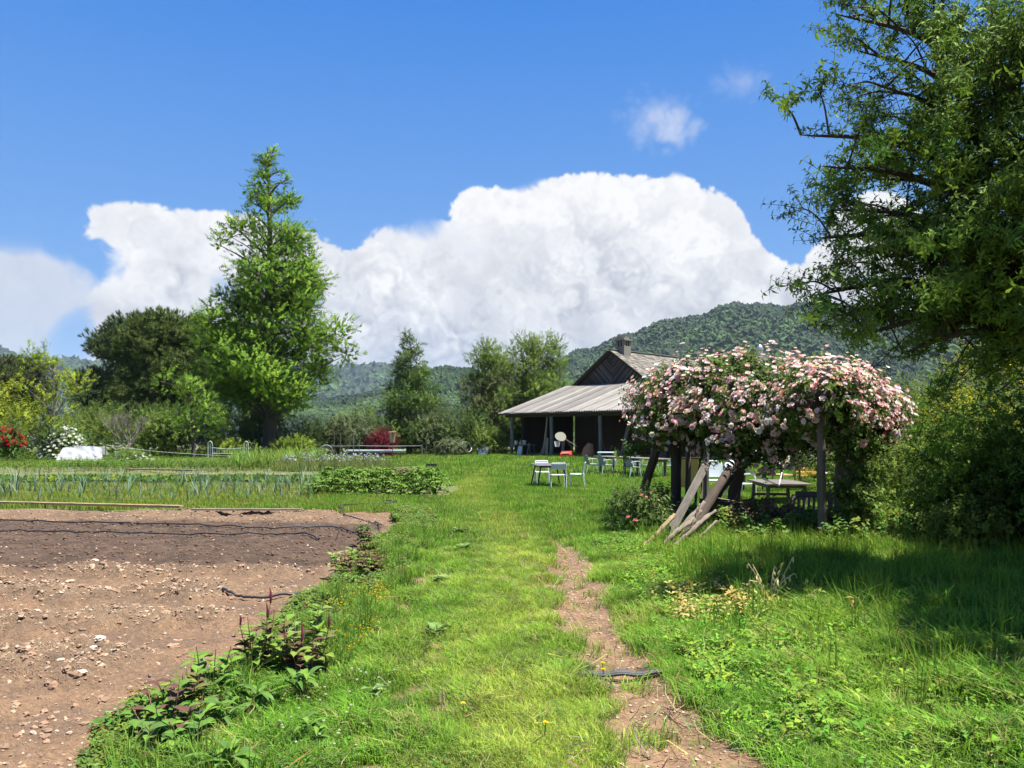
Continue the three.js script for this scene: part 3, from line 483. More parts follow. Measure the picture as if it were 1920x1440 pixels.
growTree({ name: 'acacia_tree', label: 'yellow-green leafy small tree cut by the photo\'s left edge', seed: 125, at: at3(-33.5, 51), trunk: { path: [[0, 0, 0], [0.2, 2, 0], [-0.1, 5, 0]], r: 0.1 }, wood: M.grey_bark, lobes: lobesCone(126, 1.6, 5.9, (t) => lerp(2.8, 1.4, t), 32, 50, { ref: 1, lobe: 0.34 }), sprigs: SOFT, cols: [[0.15, 0.20, 0.01], [0.25, 0.28, 0.02]], size: 0.9, limb: 0.05, twigs: 2, rise: 1.2, lift: 0.7, gap: 0.35, clear: 0.8 });
// small dark-stemmed broadleaf in front of the tall tree
growTree({ name: 'persimmon_tree', label: 'small round green tree with a thin dark trunk left of the tall tree', seed: 131, at: at3(-21.4, 54), trunk: { path: [[0, 0, 0], [0.05, 1.5, 0], [-0.1, 3, 0], [-0.2, 4.6, 0]], r: 0.15 }, lobes: [...lobesCone(132, 2.0, 5.4, (t) => lerp(2.2, 0.7, t), 30, 50, { ref: 0.9, lobe: 0.36 }), [-1.9, 5.3, 0, 0.7, 0.7, 0.6, 40]], sprigs: SMALL, cols: [[0.09, 0.18, 0.018], [0.17, 0.28, 0.03]], size: 0.95, limb: 0.05, twigs: 3, gap: 0.4, clear: 1.3 });
// bare-twigged shrub
(function bareShrub() {
  const r = rng(140), g = thing('bare_shrub', 'leafless grey-brown twiggy shrub left of the small round tree', 'shrub', at3(-25.6, 54)), m = mb();
  const grow = (p, dir, len, rad, lv) => { const e = p.clone().addScaledVector(dir, len), mid = p.clone().lerp(e, 0.5).add(V((r() - 0.5) * 0.12 * len, 0, (r() - 0.5) * 0.12 * len)); m.tube([p, mid, e], [rad, rad * 0.8, rad * 0.55], 4, null, false); if (lv < 4) for (let k = 0; k < (lv ? 3 : 2); k++) grow(lv ? p.clone().lerp(e, 0.45 + 0.55 * r()) : e, dir.clone().add(V((r() - 0.5) * 1.3, (r() - 0.1) * 0.5, (r() - 0.5) * 1.3)).normalize(), len * (0.6 + r() * 0.25), rad * 0.6, lv + 1); };
  for (let k = 0; k < 7; k++) grow(V((r() - 0.5) * 0.5, -0.05, (r() - 0.5) * 0.5), V((r() - 0.5) * 1.1, 1, (r() - 0.5) * 0.9).normalize(), 1.25, 0.05, 0);
  mesh('branch', m.geo(), M.grey_bark, g);
})();
// flowering shrubs
function flowerBall(seed, petals, R0, col, cols2) { const r = rng(seed), m = mb(); for (let k = 0; k < petals; k++) { const a = k * 2.4, e = 0.2 + 0.9 * (k / petals), dir = V(Math.cos(a) * Math.cos(e), Math.sin(e), Math.sin(a) * Math.cos(e)); leafInto(m, V(0, 0, 0), dir, V(dir.x, 1, dir.z).normalize(), R0, R0 * 0.9, k % 3 ? col : cols2, -0.15); } return m; }
function bush(o) { const g = growTree({ category: 'shrub', limb: 0, rag: 0.45, lift: 0.5, ...o }); return g; }
const roundLobes = (seed, w, h, dep, n, per, base = 0.45) => { const r = rng(seed), out = []; for (let k = 0; k < n; k++) { const a = r() * 6.283, q = Math.sqrt(r()) * 0.72, t = r(), s = 0.24 + r() * 0.2, hh = h * (base + (0.95 - base) * t * Math.sqrt(1 - q * q * 0.8)); out.push([Math.cos(a) * q * w, Math.max(hh - h * s * 0.4, h * 0.12), Math.sin(a) * q * dep, w * s * 1.15, h * s, dep * s * 1.15, per]); } return out; };
function bloomOn(g, seed, geo, n, w, h, dep, cols, s, base = 0.3) { const r = rng(seed), items = []; for (let k = 0; k < n; k++) { const a = r() * 6.283, e = Math.asin(base + (1 - base) * r()), q = 0.86 + r() * 0.2, p = V(Math.cos(a) * Math.cos(e) * w * q, Math.sin(e) * h * q, Math.sin(a) * Math.cos(e) * dep * q); items.push({ p, q: aim(V(Math.cos(a) * 0.6, 0.9, Math.sin(a) * 0.6).normalize(), r() * 6), s: s * (0.7 + r() * 0.6), c: cols[k % cols.length] }); } return stuff('blossom', geo, M.petal, items, g); }
const blob5 = flowerBall(3, 7, 0.11, [1, 1, 1], [0.85, 0.85, 0.85]).geo();
let sh = bush({ name: 'rhododendron', label: 'shrub covered in bright red flowers at the photo\'s left edge', seed: 151, at: at3(-28.9, 46), lobes: roundLobes(152, 1.2, 2.0, 1.0, 14, 60), sprigs: SMALL, cols: [[0.05, 0.10, 0.018], [0.09, 0.16, 0.03]], size: 0.7 });
bloomOn(sh, 153, blob5, 240, 1.15, 1.95, 1.0, [[0.6, 0.01, 0.02], [0.72, 0.03, 0.035], [0.65, 0.015, 0.05]], 1.25, 0.5);
sh = bush({ name: 'viburnum', label: 'arching shrub with flat tiers of white flowers beside the white frame', seed: 155, at: at3(-27.6, 49.5), lobes: roundLobes(156, 1.5, 2.2, 1.1, 18, 60), sprigs: SMALL, cols: [[0.07, 0.13, 0.02], [0.12, 0.19, 0.035]], size: 0.7 });
bloomOn(sh, 157, blob5, 420, 1.45, 2.1, 1.1, [[0.72, 0.74, 0.62], [0.8, 0.8, 0.72]], 1.2, 0.1);
sh = bush({ name: 'rose_shrub', label: 'low sprawling shrub with small white flowers right of the pale boxes', seed: 158, at: at3(-21.6, 46.0), lobes: roundLobes(159, 1.2, 0.75, 0.8, 12, 50), sprigs: SMALL, cols: [[0.08, 0.15, 0.02], [0.13, 0.2, 0.035]], size: 0.55 });
bloomOn(sh, 160, blob5, 70, 1.1, 0.7, 0.8, [[0.7, 0.7, 0.62]], 0.8, 0.2);

// dark shrubs and hedge growth that close the view under the trees: [x, d, half width, height, depth, tone, label]
const G1 = [[0.045, 0.085, 0.016], [0.085, 0.135, 0.024]], G2 = [[0.075, 0.125, 0.016], [0.135, 0.185, 0.025]], G3 = [[0.10, 0.16, 0.014], [0.18, 0.23, 0.022]], GB = [[0.06, 0.085, 0.032], [0.10, 0.12, 0.05]];
const hedge = [
  [-35.5, 56, 3.2, 3.2, 2, G1, 'dark green shrub under the left-hand yellow-green trees'], [-30.3, 57, 3.0, 3.4, 2, G2, 'green thicket between the yellow-green tree and the white-flowered shrub'], [-26.4, 59, 2.8, 3.2, 2, G2, 'olive thicket behind the white-flowered shrub'],
  [-23.6, 60, 2.4, 2.6, 2, GB, 'dull brownish thicket behind the leafless shrub'], [-20.3, 62, 2.6, 3.0, 2, G1, 'dark green thicket behind the small round tree'], [-19.4, 55.5, 1.6, 1.0, 1, G3, 'low light green bush at the foot of the small round tree'],
  [-16.2, 64, 2.8, 2.8, 2, G1, 'dark thicket right behind the tall tree trunk'], [-15.4, 56.5, 1.5, 1.3, 1.1, G3, 'bright yellow-green bush right of the tall tree trunk'], [-13.0, 63, 2.4, 3.0, 1.8, GB, 'brownish green bush between the tall tree and the red maple'],
  [-12.6, 66, 1.8, 3.9, 1.4, G2, 'yellow-topped green bush behind the garden stakes'], [-10.9, 60, 1.4, 2.0, 1.1, GB, 'olive bush left of the red maple'], [-6.2, 61, 1.9, 2.8, 1.5, GB, 'grey-green bush right of the dark cone-shaped tree'],
  [-3.6, 60, 2.0, 3.2, 1.5, G1, 'dark bush at the foot of the wide leafy tree'], [-1.7, 58.5, 1.5, 1.9, 1.1, G2, 'pale-leaved bush left of the porch with dry stalks'], [-4.4, 57, 0.9, 0.9, 0.7, GB, 'low grassy bush behind the tilted bucket'],
  [-23.5, 66, 2.5, 4.4, 2, G1, 'tall dark shrub below the pines'], [-28.5, 66, 3, 4.2, 2, G1, 'broad dark shrub at the foot of the pines'], [-33.5, 66, 3, 4.0, 2, G1, 'dark shrub behind the airy yellow-green tree'], [-9.0, 72, 2.6, 3.0, 2, G1, 'dark bush behind the red maple'], [1.0, 67, 2.4, 3.8, 1.5, G1, 'dark shrub seen through the porch\'s end bay'], [3.4, 71, 2.6, 4.2, 1.5, G1, 'dark shrub behind the porch near the slender tree'],
  [-40, 60, 3.4, 4.0, 2, G2, 'green shrub beyond the photo\'s left edge trees'],
];
hedge.forEach(([x, d, w, h, dep, cols, label], k) => bush({ name: 'hedge_shrub', label, seed: 170 + k * 3, at: at3(x, d), lobes: roundLobes(171 + k * 3, w, h, dep, Math.round(10 + w * 4), 44), sprigs: k % 2 ? SMALL : SOFT, cols, size: 0.85 + (k % 3) * 0.1, gap: 0.5 }));

// red maple, cone-shaped dark tree, wide leafy tree, poplar
growTree({ name: 'red_maple', label: 'small dark red maple near the long pale table', seed: 201, at: at3(-9.3, 58), trunk: { path: [[0, 0, 0], [0.05, 0.6, 0], [0, 1.8, 0]], r: 0.06 }, lobes: roundLobes(202, 1.15, 2.0, 0.9, 26, 46, 0.35), sprigs: SMALL, cols: [[0.075, 0.006, 0.012], [0.15, 0.01, 0.02]], size: 0.6, limb: 0.03, clear: 0.4 });
growTree({ name: 'hornbeam_tree', label: 'dark green cone-shaped tree standing right of the red maple', seed: 205, at: at3(-8.0, 63), trunk: { path: [[0, 0, 0], [0, 3, 0], [0.1, 6, 0], [0, 9.6, 0]], r: 0.2, taper: 0.1 }, lobes: lobesCone(206, 0.6, 9.5, (t) => t < 0.15 ? 2.9 : lerp(3.1, 0.35, (t - 0.15) / 0.85), 74, 44, { low: 1.2, ref: 0.9, lobe: 0.34, flat: 0.6 }), sprigs: SMALL, cols: [[0.045, 0.095, 0.018], [0.105, 0.165, 0.024]], size: 0.95, limb: 0.05, twigs: 3, gap: 0.5, rag: 0.5, lift: 0.2, clear: 0.5, dense: 3.2 });
growTree({ name: 'locust_tree', label: 'wide feathery green tree left of the house with many upright branches', seed: 211, at: at3(0.4, 69), trunk: { path: [[0, 0, 0], [0.1, 2, 0], [0.4, 5, 0], [0.6, 7.6, 0]], r: 0.2, taper: 0.2 }, lobes: [...lobesCone(212, 1.6, 9.0, (t) => lerp(5.4, 4.0, t), 110, 40, { ref: 1, lobe: 0.2, flat: 0.85 }), [2.6, 9.5, 0, 1, 0.8, 1, 40], [3.4, 9.3, 0.5, 0.9, 0.6, 0.8, 30], [0.3, 9.6, 0, 0.8, 0.7, 0.8, 30]], sprigs: SOFT, cols: [[0.07, 0.125, 0.016], [0.145, 0.205, 0.026]], size: 0.85, limb: 0.06, twigs: 4, rise: 1.4, gap: 0.45, lift: 0.7, rag: 0.5, clear: 1, dense: 3.2 });
growTree({ name: 'locust_tree', label: 'dull olive lower tree left of the wide feathery tree', seed: 214, at: at3(-2.6, 66), trunk: { path: [[0, 0, 0], [-0.1, 2, 0], [0, 5, 0]], r: 0.14 }, lobes: lobesCone(215, 1.0, 6.6, (t) => lerp(2.6, 1.5, t), 44, 40, { ref: 1, lobe: 0.27, flat: 0.85 }), sprigs: SOFT, cols: [[0.07, 0.09, 0.025], [0.115, 0.135, 0.045]], size: 0.8, limb: 0.04, twigs: 3, rise: 1.2, gap: 0.5, lift: 0.6, rag: 0.5, clear: 0.7, dense: 3 });
growTree({ name: 'poplar_tree', label: 'fresh green slender tree squeezed between the feathery tree and the gable', seed: 217, at: at3(4.3, 74), trunk: { path: [[0, 0, 0], [0, 3, 0], [0.1, 9.4, 0]], r: 0.13 }, lobes: lobesCone(218, 3, 9.9, (t) => lerp(1.9, 0.35, t), 34, 46, { ref: 0.9, lobe: 0.34 }), sprigs: SMALL, cols: [[0.085, 0.18, 0.015], [0.15, 0.25, 0.025]], size: 0.95, limb: 0, gap: 0.45, clear: 2 });
growTree({ name: 'golden_tree', label: 'sunlit yellow-green tree glimpsed behind the dark hanging branches', seed: 221, at: at3(9.4, 16), trunk: { path: [[0, 0, 0], [0, 1.5, 0], [0.1, 2.6, 0]], r: 0.08 }, lobes: lobesCone(222, 0.9, 3.2, (t) => lerp(1.5, 0.7, t * t), 46, 70, { ref: 0.9, lobe: 0.36 }), sprigs: SMALL, cols: [[0.19, 0.22, 0.012], [0.30, 0.30, 0.02]], size: 0.5, limb: 0.04, twigs: 2, gap: 0.5, clear: 0.8 });
console.log('trees done');

// ---------- hills ----------
// [azimuth in degrees, height above the eye line as a slope] of a ridge, at a distance
function hill(name, dist, near, ridge, seed, trees, tint, size) {
  const r = rng(seed), top = (az) => { let k = 0; while (k < ridge.length - 2 && ridge[k + 1][0] < az) k++; const [a, h] = ridge[k], [b, g] = ridge[k + 1]; return lerp(h, g, sstep(0, 1, (az - a) / (b - a))); };
  const a0 = ridge[0][0], a1 = ridge[ridge.length - 1][0], at = (az, t) => {        // t: 0 at the foot, 1 on the ridge, above 1 down the far side
    const q = lerp(near, dist, t), hh = top(az) * dist, sp = n2(az * 0.35 + seed, t * 2.2) * 0.5 + n2(az * 1.1, t * 5 + seed) * 0.22, w = t < 1 ? Math.pow(sstep(-0.1, 1.02, t), 1.15) : 1 - 0.8 * (t - 1);
    return V(Math.sin(az * R) * q, -18 + (hh + 18) * clamp(w * (1 + 0.16 * sp * (1 - Math.abs(2 * t - 1)))), -Math.cos(az * R) * q);
  };
  const na = 150, nt = 60, m = mb();
  for (let j = 0; j <= nt; j++) for (let i = 0; i <= na; i++) { const p = at(lerp(a0, a1, i / na), j / nt * 1.3); m.vert(p.x, p.y, p.z, p.x * 0.02, p.z * 0.02, tint(0.3)); }
  for (let j = 0; j < nt; j++) for (let i = 0; i < na; i++) { const a = j * (na + 1) + i; m.tri(a, a + 1, a + na + 1); m.tri(a + 1, a + na + 2, a + na + 1); }
  const o = struct(name, m.geo(), std([1, 1, 1], { roughness: 1 }));
  const blobs = [[], []];
  for (let k = 0; k < trees; k++) {
    const az = lerp(a0, a1, r()), t = Math.pow(r(), 0.7) * 1.06, p = at(az, t), pat = clamp(0.5 + 0.8 * n2(p.x * 0.0045 + seed, p.z * 0.0045 + p.y * 0.006) + 0.4 * n2(p.x * 0.016, p.y * 0.03)), s = size * (0.4 + Math.pow(r(), 1.8) * 1.3), v = (0.6 + r() * 0.6) * (0.75 + 0.5 * clamp(0.5 + n2(p.x * 0.011, p.z * 0.011 + 9)));
    blobs[pat > 0.55 ? 0 : 1].push({ p: p.add(V(0, s * 0.35, 0)), turn: r() * 6.3, s: V(s * (0.8 + r() * 0.4), s * (pat > 0.55 ? 0.95 : 1.35), s), c: tint(pat).map((q) => q * v) });
  }
  const canopy = (sd) => { const g = new THREE.IcosahedronGeometry(1, 2), p = g.attributes.position; for (let k = 0; k < p.count; k++) { const v = V().fromBufferAttribute(p, k), s = 0.75 + 0.4 * n3(v.x * 1.6 + sd, v.y * 1.6, v.z * 1.6) + 0.2 * n3(v.x * 4 + sd, v.y * 4, v.z * 4); p.setXYZ(k, v.x * s, v.y * s, v.z * s); } g.deleteAttribute('uv'); g.computeVertexNormals(); return g; };
  blobs.forEach((l, k) => l.length && stuff('forest', canopy(seed + k), std([1, 1, 1], { roughness: 1 }), l, o));
}
const woods = (t) => [lerp(0.011, 0.036, t), lerp(0.029, 0.072, t), lerp(0.013, 0.015, t)];
hill('mountain', 1500, 560, [[2, 0.066], [5, 0.093], [8.3, 0.112], [11, 0.128], [13.2, 0.132], [15.3, 0.143], [18.5, 0.140], [22, 0.138], [26, 0.124], [30, 0.118], [36, 0.13], [46, 0.10]], 301, 42000, woods, 7.5);
hill('valley_hill', 950, 420, [[-16, 0.028], [-13.5, 0.032], [-11.5, 0.036], [-9.4, 0.043], [-7, 0.060], [-5, 0.072], [-3.5, 0.070], [0, 0.062], [4, 0.062], [9, 0.05]], 302, 34000, woods, 4.6);
hill('far_hill', 3200, 2200, [[-40, 0.082], [-34, 0.078], [-29.6, 0.070], [-26, 0.068], [-20, 0.066], [-13, 0.068], [-10, 0.075], [-6, 0.07], [0, 0.06]], 303, 9000, woods, 22);
scene.fog = new THREE.FogExp2(lin(0.62, 0.78, 1.0), 0.00006);

// ---------- the old farmhouse: gable over a deep lean-to porch; local x along the eaves, -z back into the house ----------
(function house() {
  const g = thing('farmhouse', 'weathered farmhouse with dark boarded gable and open lean-to porch behind the pergola', 'house', [-0.7, H(0, -58), -58], -45 * R), r = rng(401);
  const EAVE = 3.05, TOP = 5.25, DEEP = 7.2, LEN = 22, slope = (TOP - EAVE) / DEEP, roofY = (s) => EAVE + 0.1 + slope * s;
  // posts and beam
  for (const x of [0.6, 4.45, 8.7, 12.8, 17, 21]) mesh('post', mb().tube([[x, -0.1, -0.35], [x + 0.02, 1.4, -0.36], [x - 0.01, EAVE - 0.28, -0.35]], 0.125, 8, null, true, 0.08).geo(), M.bluegrey_wood, g);
  mesh('post', mb().tube([[3.72, -0.05, -0.2], [3.95, 1.2, -0.3], [4.03, EAVE - 0.3, -0.4]], [0.13, 0.1, 0.06], 7, null, true, 0.12).geo(), M.pale_wood, g).userData.label = 'pale leaning prop pole';
  mesh('post', mb().tube([[10.6, -0.05, -0.1], [10.8, 1.4, -0.3], [11.15, EAVE - 0.3, -0.4]], [0.15, 0.12, 0.09], 7, null, true, 0.12).geo(), M.grey_wood, g).userData.label = 'crooked leaning prop pole';
  mesh('eave_beam', mb().box(LEN, 0.22, 0.16, M4([LEN / 2, EAVE - 0.17, -0.35])).geo(), M.dark_wood, g);
  mesh('fascia_board', mb().box(LEN + 0.3, 0.15, 0.03, M4([LEN / 2, EAVE + 0.0, 0.14])).geo(), M.dark_wood, g);
  mesh('gutter', mb().tube([[-0.15, EAVE - 0.06, 0.22], [LEN, EAVE - 0.06, 0.22]], 0.05, 8).geo(), M.black_metal, g);
  for (const x of [0.6, 4.45, 8.7, 12.8, 17, 21]) for (const s of [1]) mesh('rafter', mb().bar([x, EAVE - 0.08, 0.05], [x, TOP - 0.08, -DEEP], 0.1, 0.14).geo(), M.dark_wood, g);
  // lean-to roof: long weathered corrugated sheets side by side
  const tones = [[0.15, 0.14, 0.126], [0.185, 0.174, 0.156], [0.125, 0.118, 0.11], [0.21, 0.197, 0.176]].map((c) => std(c, { map: rep(stuccoTex, 0.35, 0.12), bumpMap: rep(fineBump, 0.5), bumpScale: 0.006, roughness: 0.9 }));
  const W = 0.62, nS = Math.round(LEN / W);
  for (let k = 0; k < nS; k++) {
    const m = mb(), x0 = -0.2 + k * W, lift = (k % 2) * 0.014 + r() * 0.006, over = 0.22 + r() * 0.07, seg = 13;
    for (let j = 0; j <= 4; j++) { const s = -over + (DEEP + over) * j / 4; for (let i = 0; i <= seg; i++) { const u = i / seg, x = x0 + u * (W + 0.035), y = roofY(s) + lift + 0.024 * Math.sin(u * 6.283 * 3.25) - 0.02 * Math.sin(s * 0.43 + 0.4) * (1 + 0.3 * Math.sin(k)); m.vert(x, y, -s, x, s); } }
    for (let j = 0; j < 4; j++) for (let i = 0; i < seg; i++) { const a = j * (seg + 1) + i; m.tri(a, a + 1, a + seg + 1); m.tri(a + 1, a + seg + 2, a + seg + 1); }
    mesh('roof_sheet', m.geo(), tones[Math.floor(r() * 4)], g);
  }
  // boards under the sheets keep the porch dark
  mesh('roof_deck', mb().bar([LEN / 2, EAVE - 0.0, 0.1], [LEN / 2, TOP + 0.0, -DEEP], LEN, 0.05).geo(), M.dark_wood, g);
  // ground floor wall behind the porch, side walls and the rear mass of the house
  mesh('porch_wall', mb().box(LEN - 0.7, TOP, 0.3, M4([0.7 + (LEN - 0.7) / 2, TOP / 2 - 0.2, -DEEP - 0.15])).geo(), M.brown_wood, g);
  mesh('side_wall', mb().box(0.2, EAVE + 0.2, DEEP - 1.6, M4([0.35, EAVE / 2 - 0.1, -DEEP / 2 - 0.9])).geo(), M.dark_wood, g);
  mesh('side_wall', mb().box(0.25, EAVE + 0.2, DEEP, M4([LEN - 0.1, EAVE / 2 - 0.1, -DEEP / 2 - 0.2])).geo(), M.brown_wood, g);
  const GX = 4.12, GY = 7.85, half = 4.1, fall = 0.70, LONG = 14;
  for (const [w, x, z] of [[0.3, GX - 3.4, -DEEP - LONG / 2], [0.3, GX + 3.4, -DEEP - LONG / 2]]) mesh('house_wall', mb().box(w, 5.6, LONG - 0.7, M4([x, 2.6, z])).geo(), M.plaster, g);
  mesh('house_wall', mb().box(6.8, 5.6, 0.3, M4([GX, 2.6, -DEEP - LONG + 0.2])).geo(), M.plaster, g);
  // gable: a backing and slanting boards laid in a chevron
  const back = mb(); back.face([[GX - half + 0.3, GY - fall * half + 0.15, -DEEP - 0.34], [GX + half - 0.3, GY - fall * half + 0.15, -DEEP - 0.34], [GX, GY - 0.1, -DEEP - 0.34]]); back.flat = true; mesh('gable_backing', back.geo(), M.dark_wood, g);
  const bm = [[0.050, 0.042, 0.038], [0.085, 0.072, 0.062], [0.036, 0.031, 0.029], [0.13, 0.115, 0.105], [0.065, 0.05, 0.04]].map((c) => woodMat(c));
  const yB = TOP - 0.05, hgt = GY - 0.14 - yB, hw = hgt / fall, bw = 0.105;
  for (const s of [-1, 1]) for (let k = 0; k < 90; k++) {                // each board runs from the middle line down and outwards... parallel to the other slope
    const y0 = yB - hw * 1.0 + k * bw * 1.25; // height at which the board meets the middle line
    // line: y = y0 + x * 1.0 for x in 0..; clipped by the floor line yB and by the roof line y = GY - fall * x
    const xa = Math.max(0, yB - y0), xb = (GY - 0.14 - y0) / (1 + fall); if (xb - xa < 0.15 || xa > hw) continue;
    mesh('gable_board', mb().bar([GX + s * xa, y0 + xa, -DEEP - 0.31 + r() * 0.012], [GX + s * xb, y0 + xb, -DEEP - 0.31 + r() * 0.012], 0.022, bw * 0.9).geo(), bm[Math.floor(r() * 5)], g);
  }
  for (const s of [-1, 1]) mesh('barge_board', mb().bar([GX, GY - 0.06, -DEEP + 0.02], [GX + s * (half + 0.1), GY - 0.06 - fall * (half + 0.1), -DEEP + 0.02], 0.05, 0.16).geo(), M.dark_wood, g);
  // main roof: a deck on each slope and courses of stone slates
  for (const s of [-1, 1]) {
    const deck = mb(); deck.box(half * Math.hypot(1, fall), 0.06, LONG + 0.1, M4([GX + s * half / 2, GY - fall * half / 2 - 0.06, -DEEP - LONG / 2 + 0.05], [0, 0, -s * Math.atan(fall)])); mesh('roof', deck.geo(), M.dark_wood, g);
    const course = [[0.115, 0.105, 0.088], [0.15, 0.136, 0.112], [0.085, 0.078, 0.068], [0.185, 0.165, 0.132]], sl = mb();
    const roof = g.children[g.children.length - 1];
    for (let k = 0; k < 17; k++) for (let z = 0; z < LONG; ) {
      const w = 0.22 + r() * 0.3, t = k * 0.285 + 0.1, c = Math.cos(Math.atan(fall)), px = GX + s * (half * Math.hypot(1, fall) - t + 0.04) * c, py = GY + 0.02 - fall * Math.abs(px - GX) + 0.03 + r() * 0.02;
      sl.box(0.40, 0.028, w - 0.012, M4([px, py, -DEEP + 0.15 - z - w / 2], [(r() - 0.5) * 0.04, 0, -s * (Math.atan(fall) - 0.07 + (r() - 0.5) * 0.03)]), course[Math.floor(r() * 4)], 0.006); z += w;
    }
    const o = mesh('slate', sl.geo(), std([1, 1, 1], { map: rep(stuccoTex, 1), roughness: 0.95 }), roof); o.userData.kind = 'stuff';
  }
  for (let z = 0; z < LONG; z += 0.55) mesh('ridge_stone', mb().box(0.42, 0.06, 0.53, M4([GX, GY + 0.07 + r() * 0.015, -DEEP + 0.1 - z - 0.26], [0, 0, (r() - 0.5) * 0.1])).geo(), M.slate, g);
  // chimney with an open lantern top
  const ch = mesh('chimney', mb().box(0.84, 1.5, 0.84, M4([GX + 0.25, GY - 0.4, -DEEP - 1.3])).geo(), M.concrete, g), cy = GY + 0.35;
  for (const [dx, dz] of [[-1, -1], [1, -1], [1, 1], [-1, 1]]) mesh('chimney_pier', mb().box(0.22, 0.42, 0.22, M4([GX + 0.25 + dx * 0.31, cy + 0.21, -DEEP - 1.3 + dz * 0.31])).geo(), M.concrete, ch);
  for (const [dx, dz, w, d] of [[0, 0.31, 0.12, 0.2], [0.31, 0, 0.2, 0.12]]) mesh('chimney_pier', mb().box(w, 0.42, d, M4([GX + 0.25 + dx, cy + 0.21, -DEEP - 1.3 + dz])).geo(), M.concrete, ch);
  mesh('chimney_flue', mb().box(0.5, 0.40, 0.5, M4([GX + 0.25, cy + 0.2, -DEEP - 1.3])).geo(), M.black_metal, ch);
  mesh('chimney_cap', mb().box(1.04, 0.1, 1.04, M4([GX + 0.25, cy + 0.47, -DEEP - 1.3])).geo(), M.concrete, ch);
  mesh('chimney_cap', mb().box(0.72, 0.16, 0.72, M4([GX + 0.22, cy + 0.60, -DEEP - 1.3])).geo(), M.slate, ch);
  mesh('chimney_cap', mb().box(0.50, 0.07, 0.56, M4([GX + 0.26, cy + 0.715, -DEEP - 1.3], [0.05, 0.4, 0.03])).geo(), M.slate, ch);
  // steel stove pipe through the lean-to roof
  const fx = 18.9, fz = -2.2, fl = mesh('stove_pipe', mb().tube([[fx, 3.6, fz], [fx, 6.35, fz]], 0.15, 16).geo(), M.steel, g);
  mesh('pipe_cowl', mb().tube([[fx, 6.3, fz], [fx, 6.5, fz], [fx, 6.62, fz], [fx, 6.72, fz]], [0.19, 0.19, 0.14, 0.03], 16).geo(), M.steel, fl);
})();
// world position of a point given in the house's own axes
const HP = (x, s, y = 0) => { const c = Math.SQRT1_2; return [-0.7 + c * x + c * s, H(0, -58) + y, -58 + c * x - c * s]; };

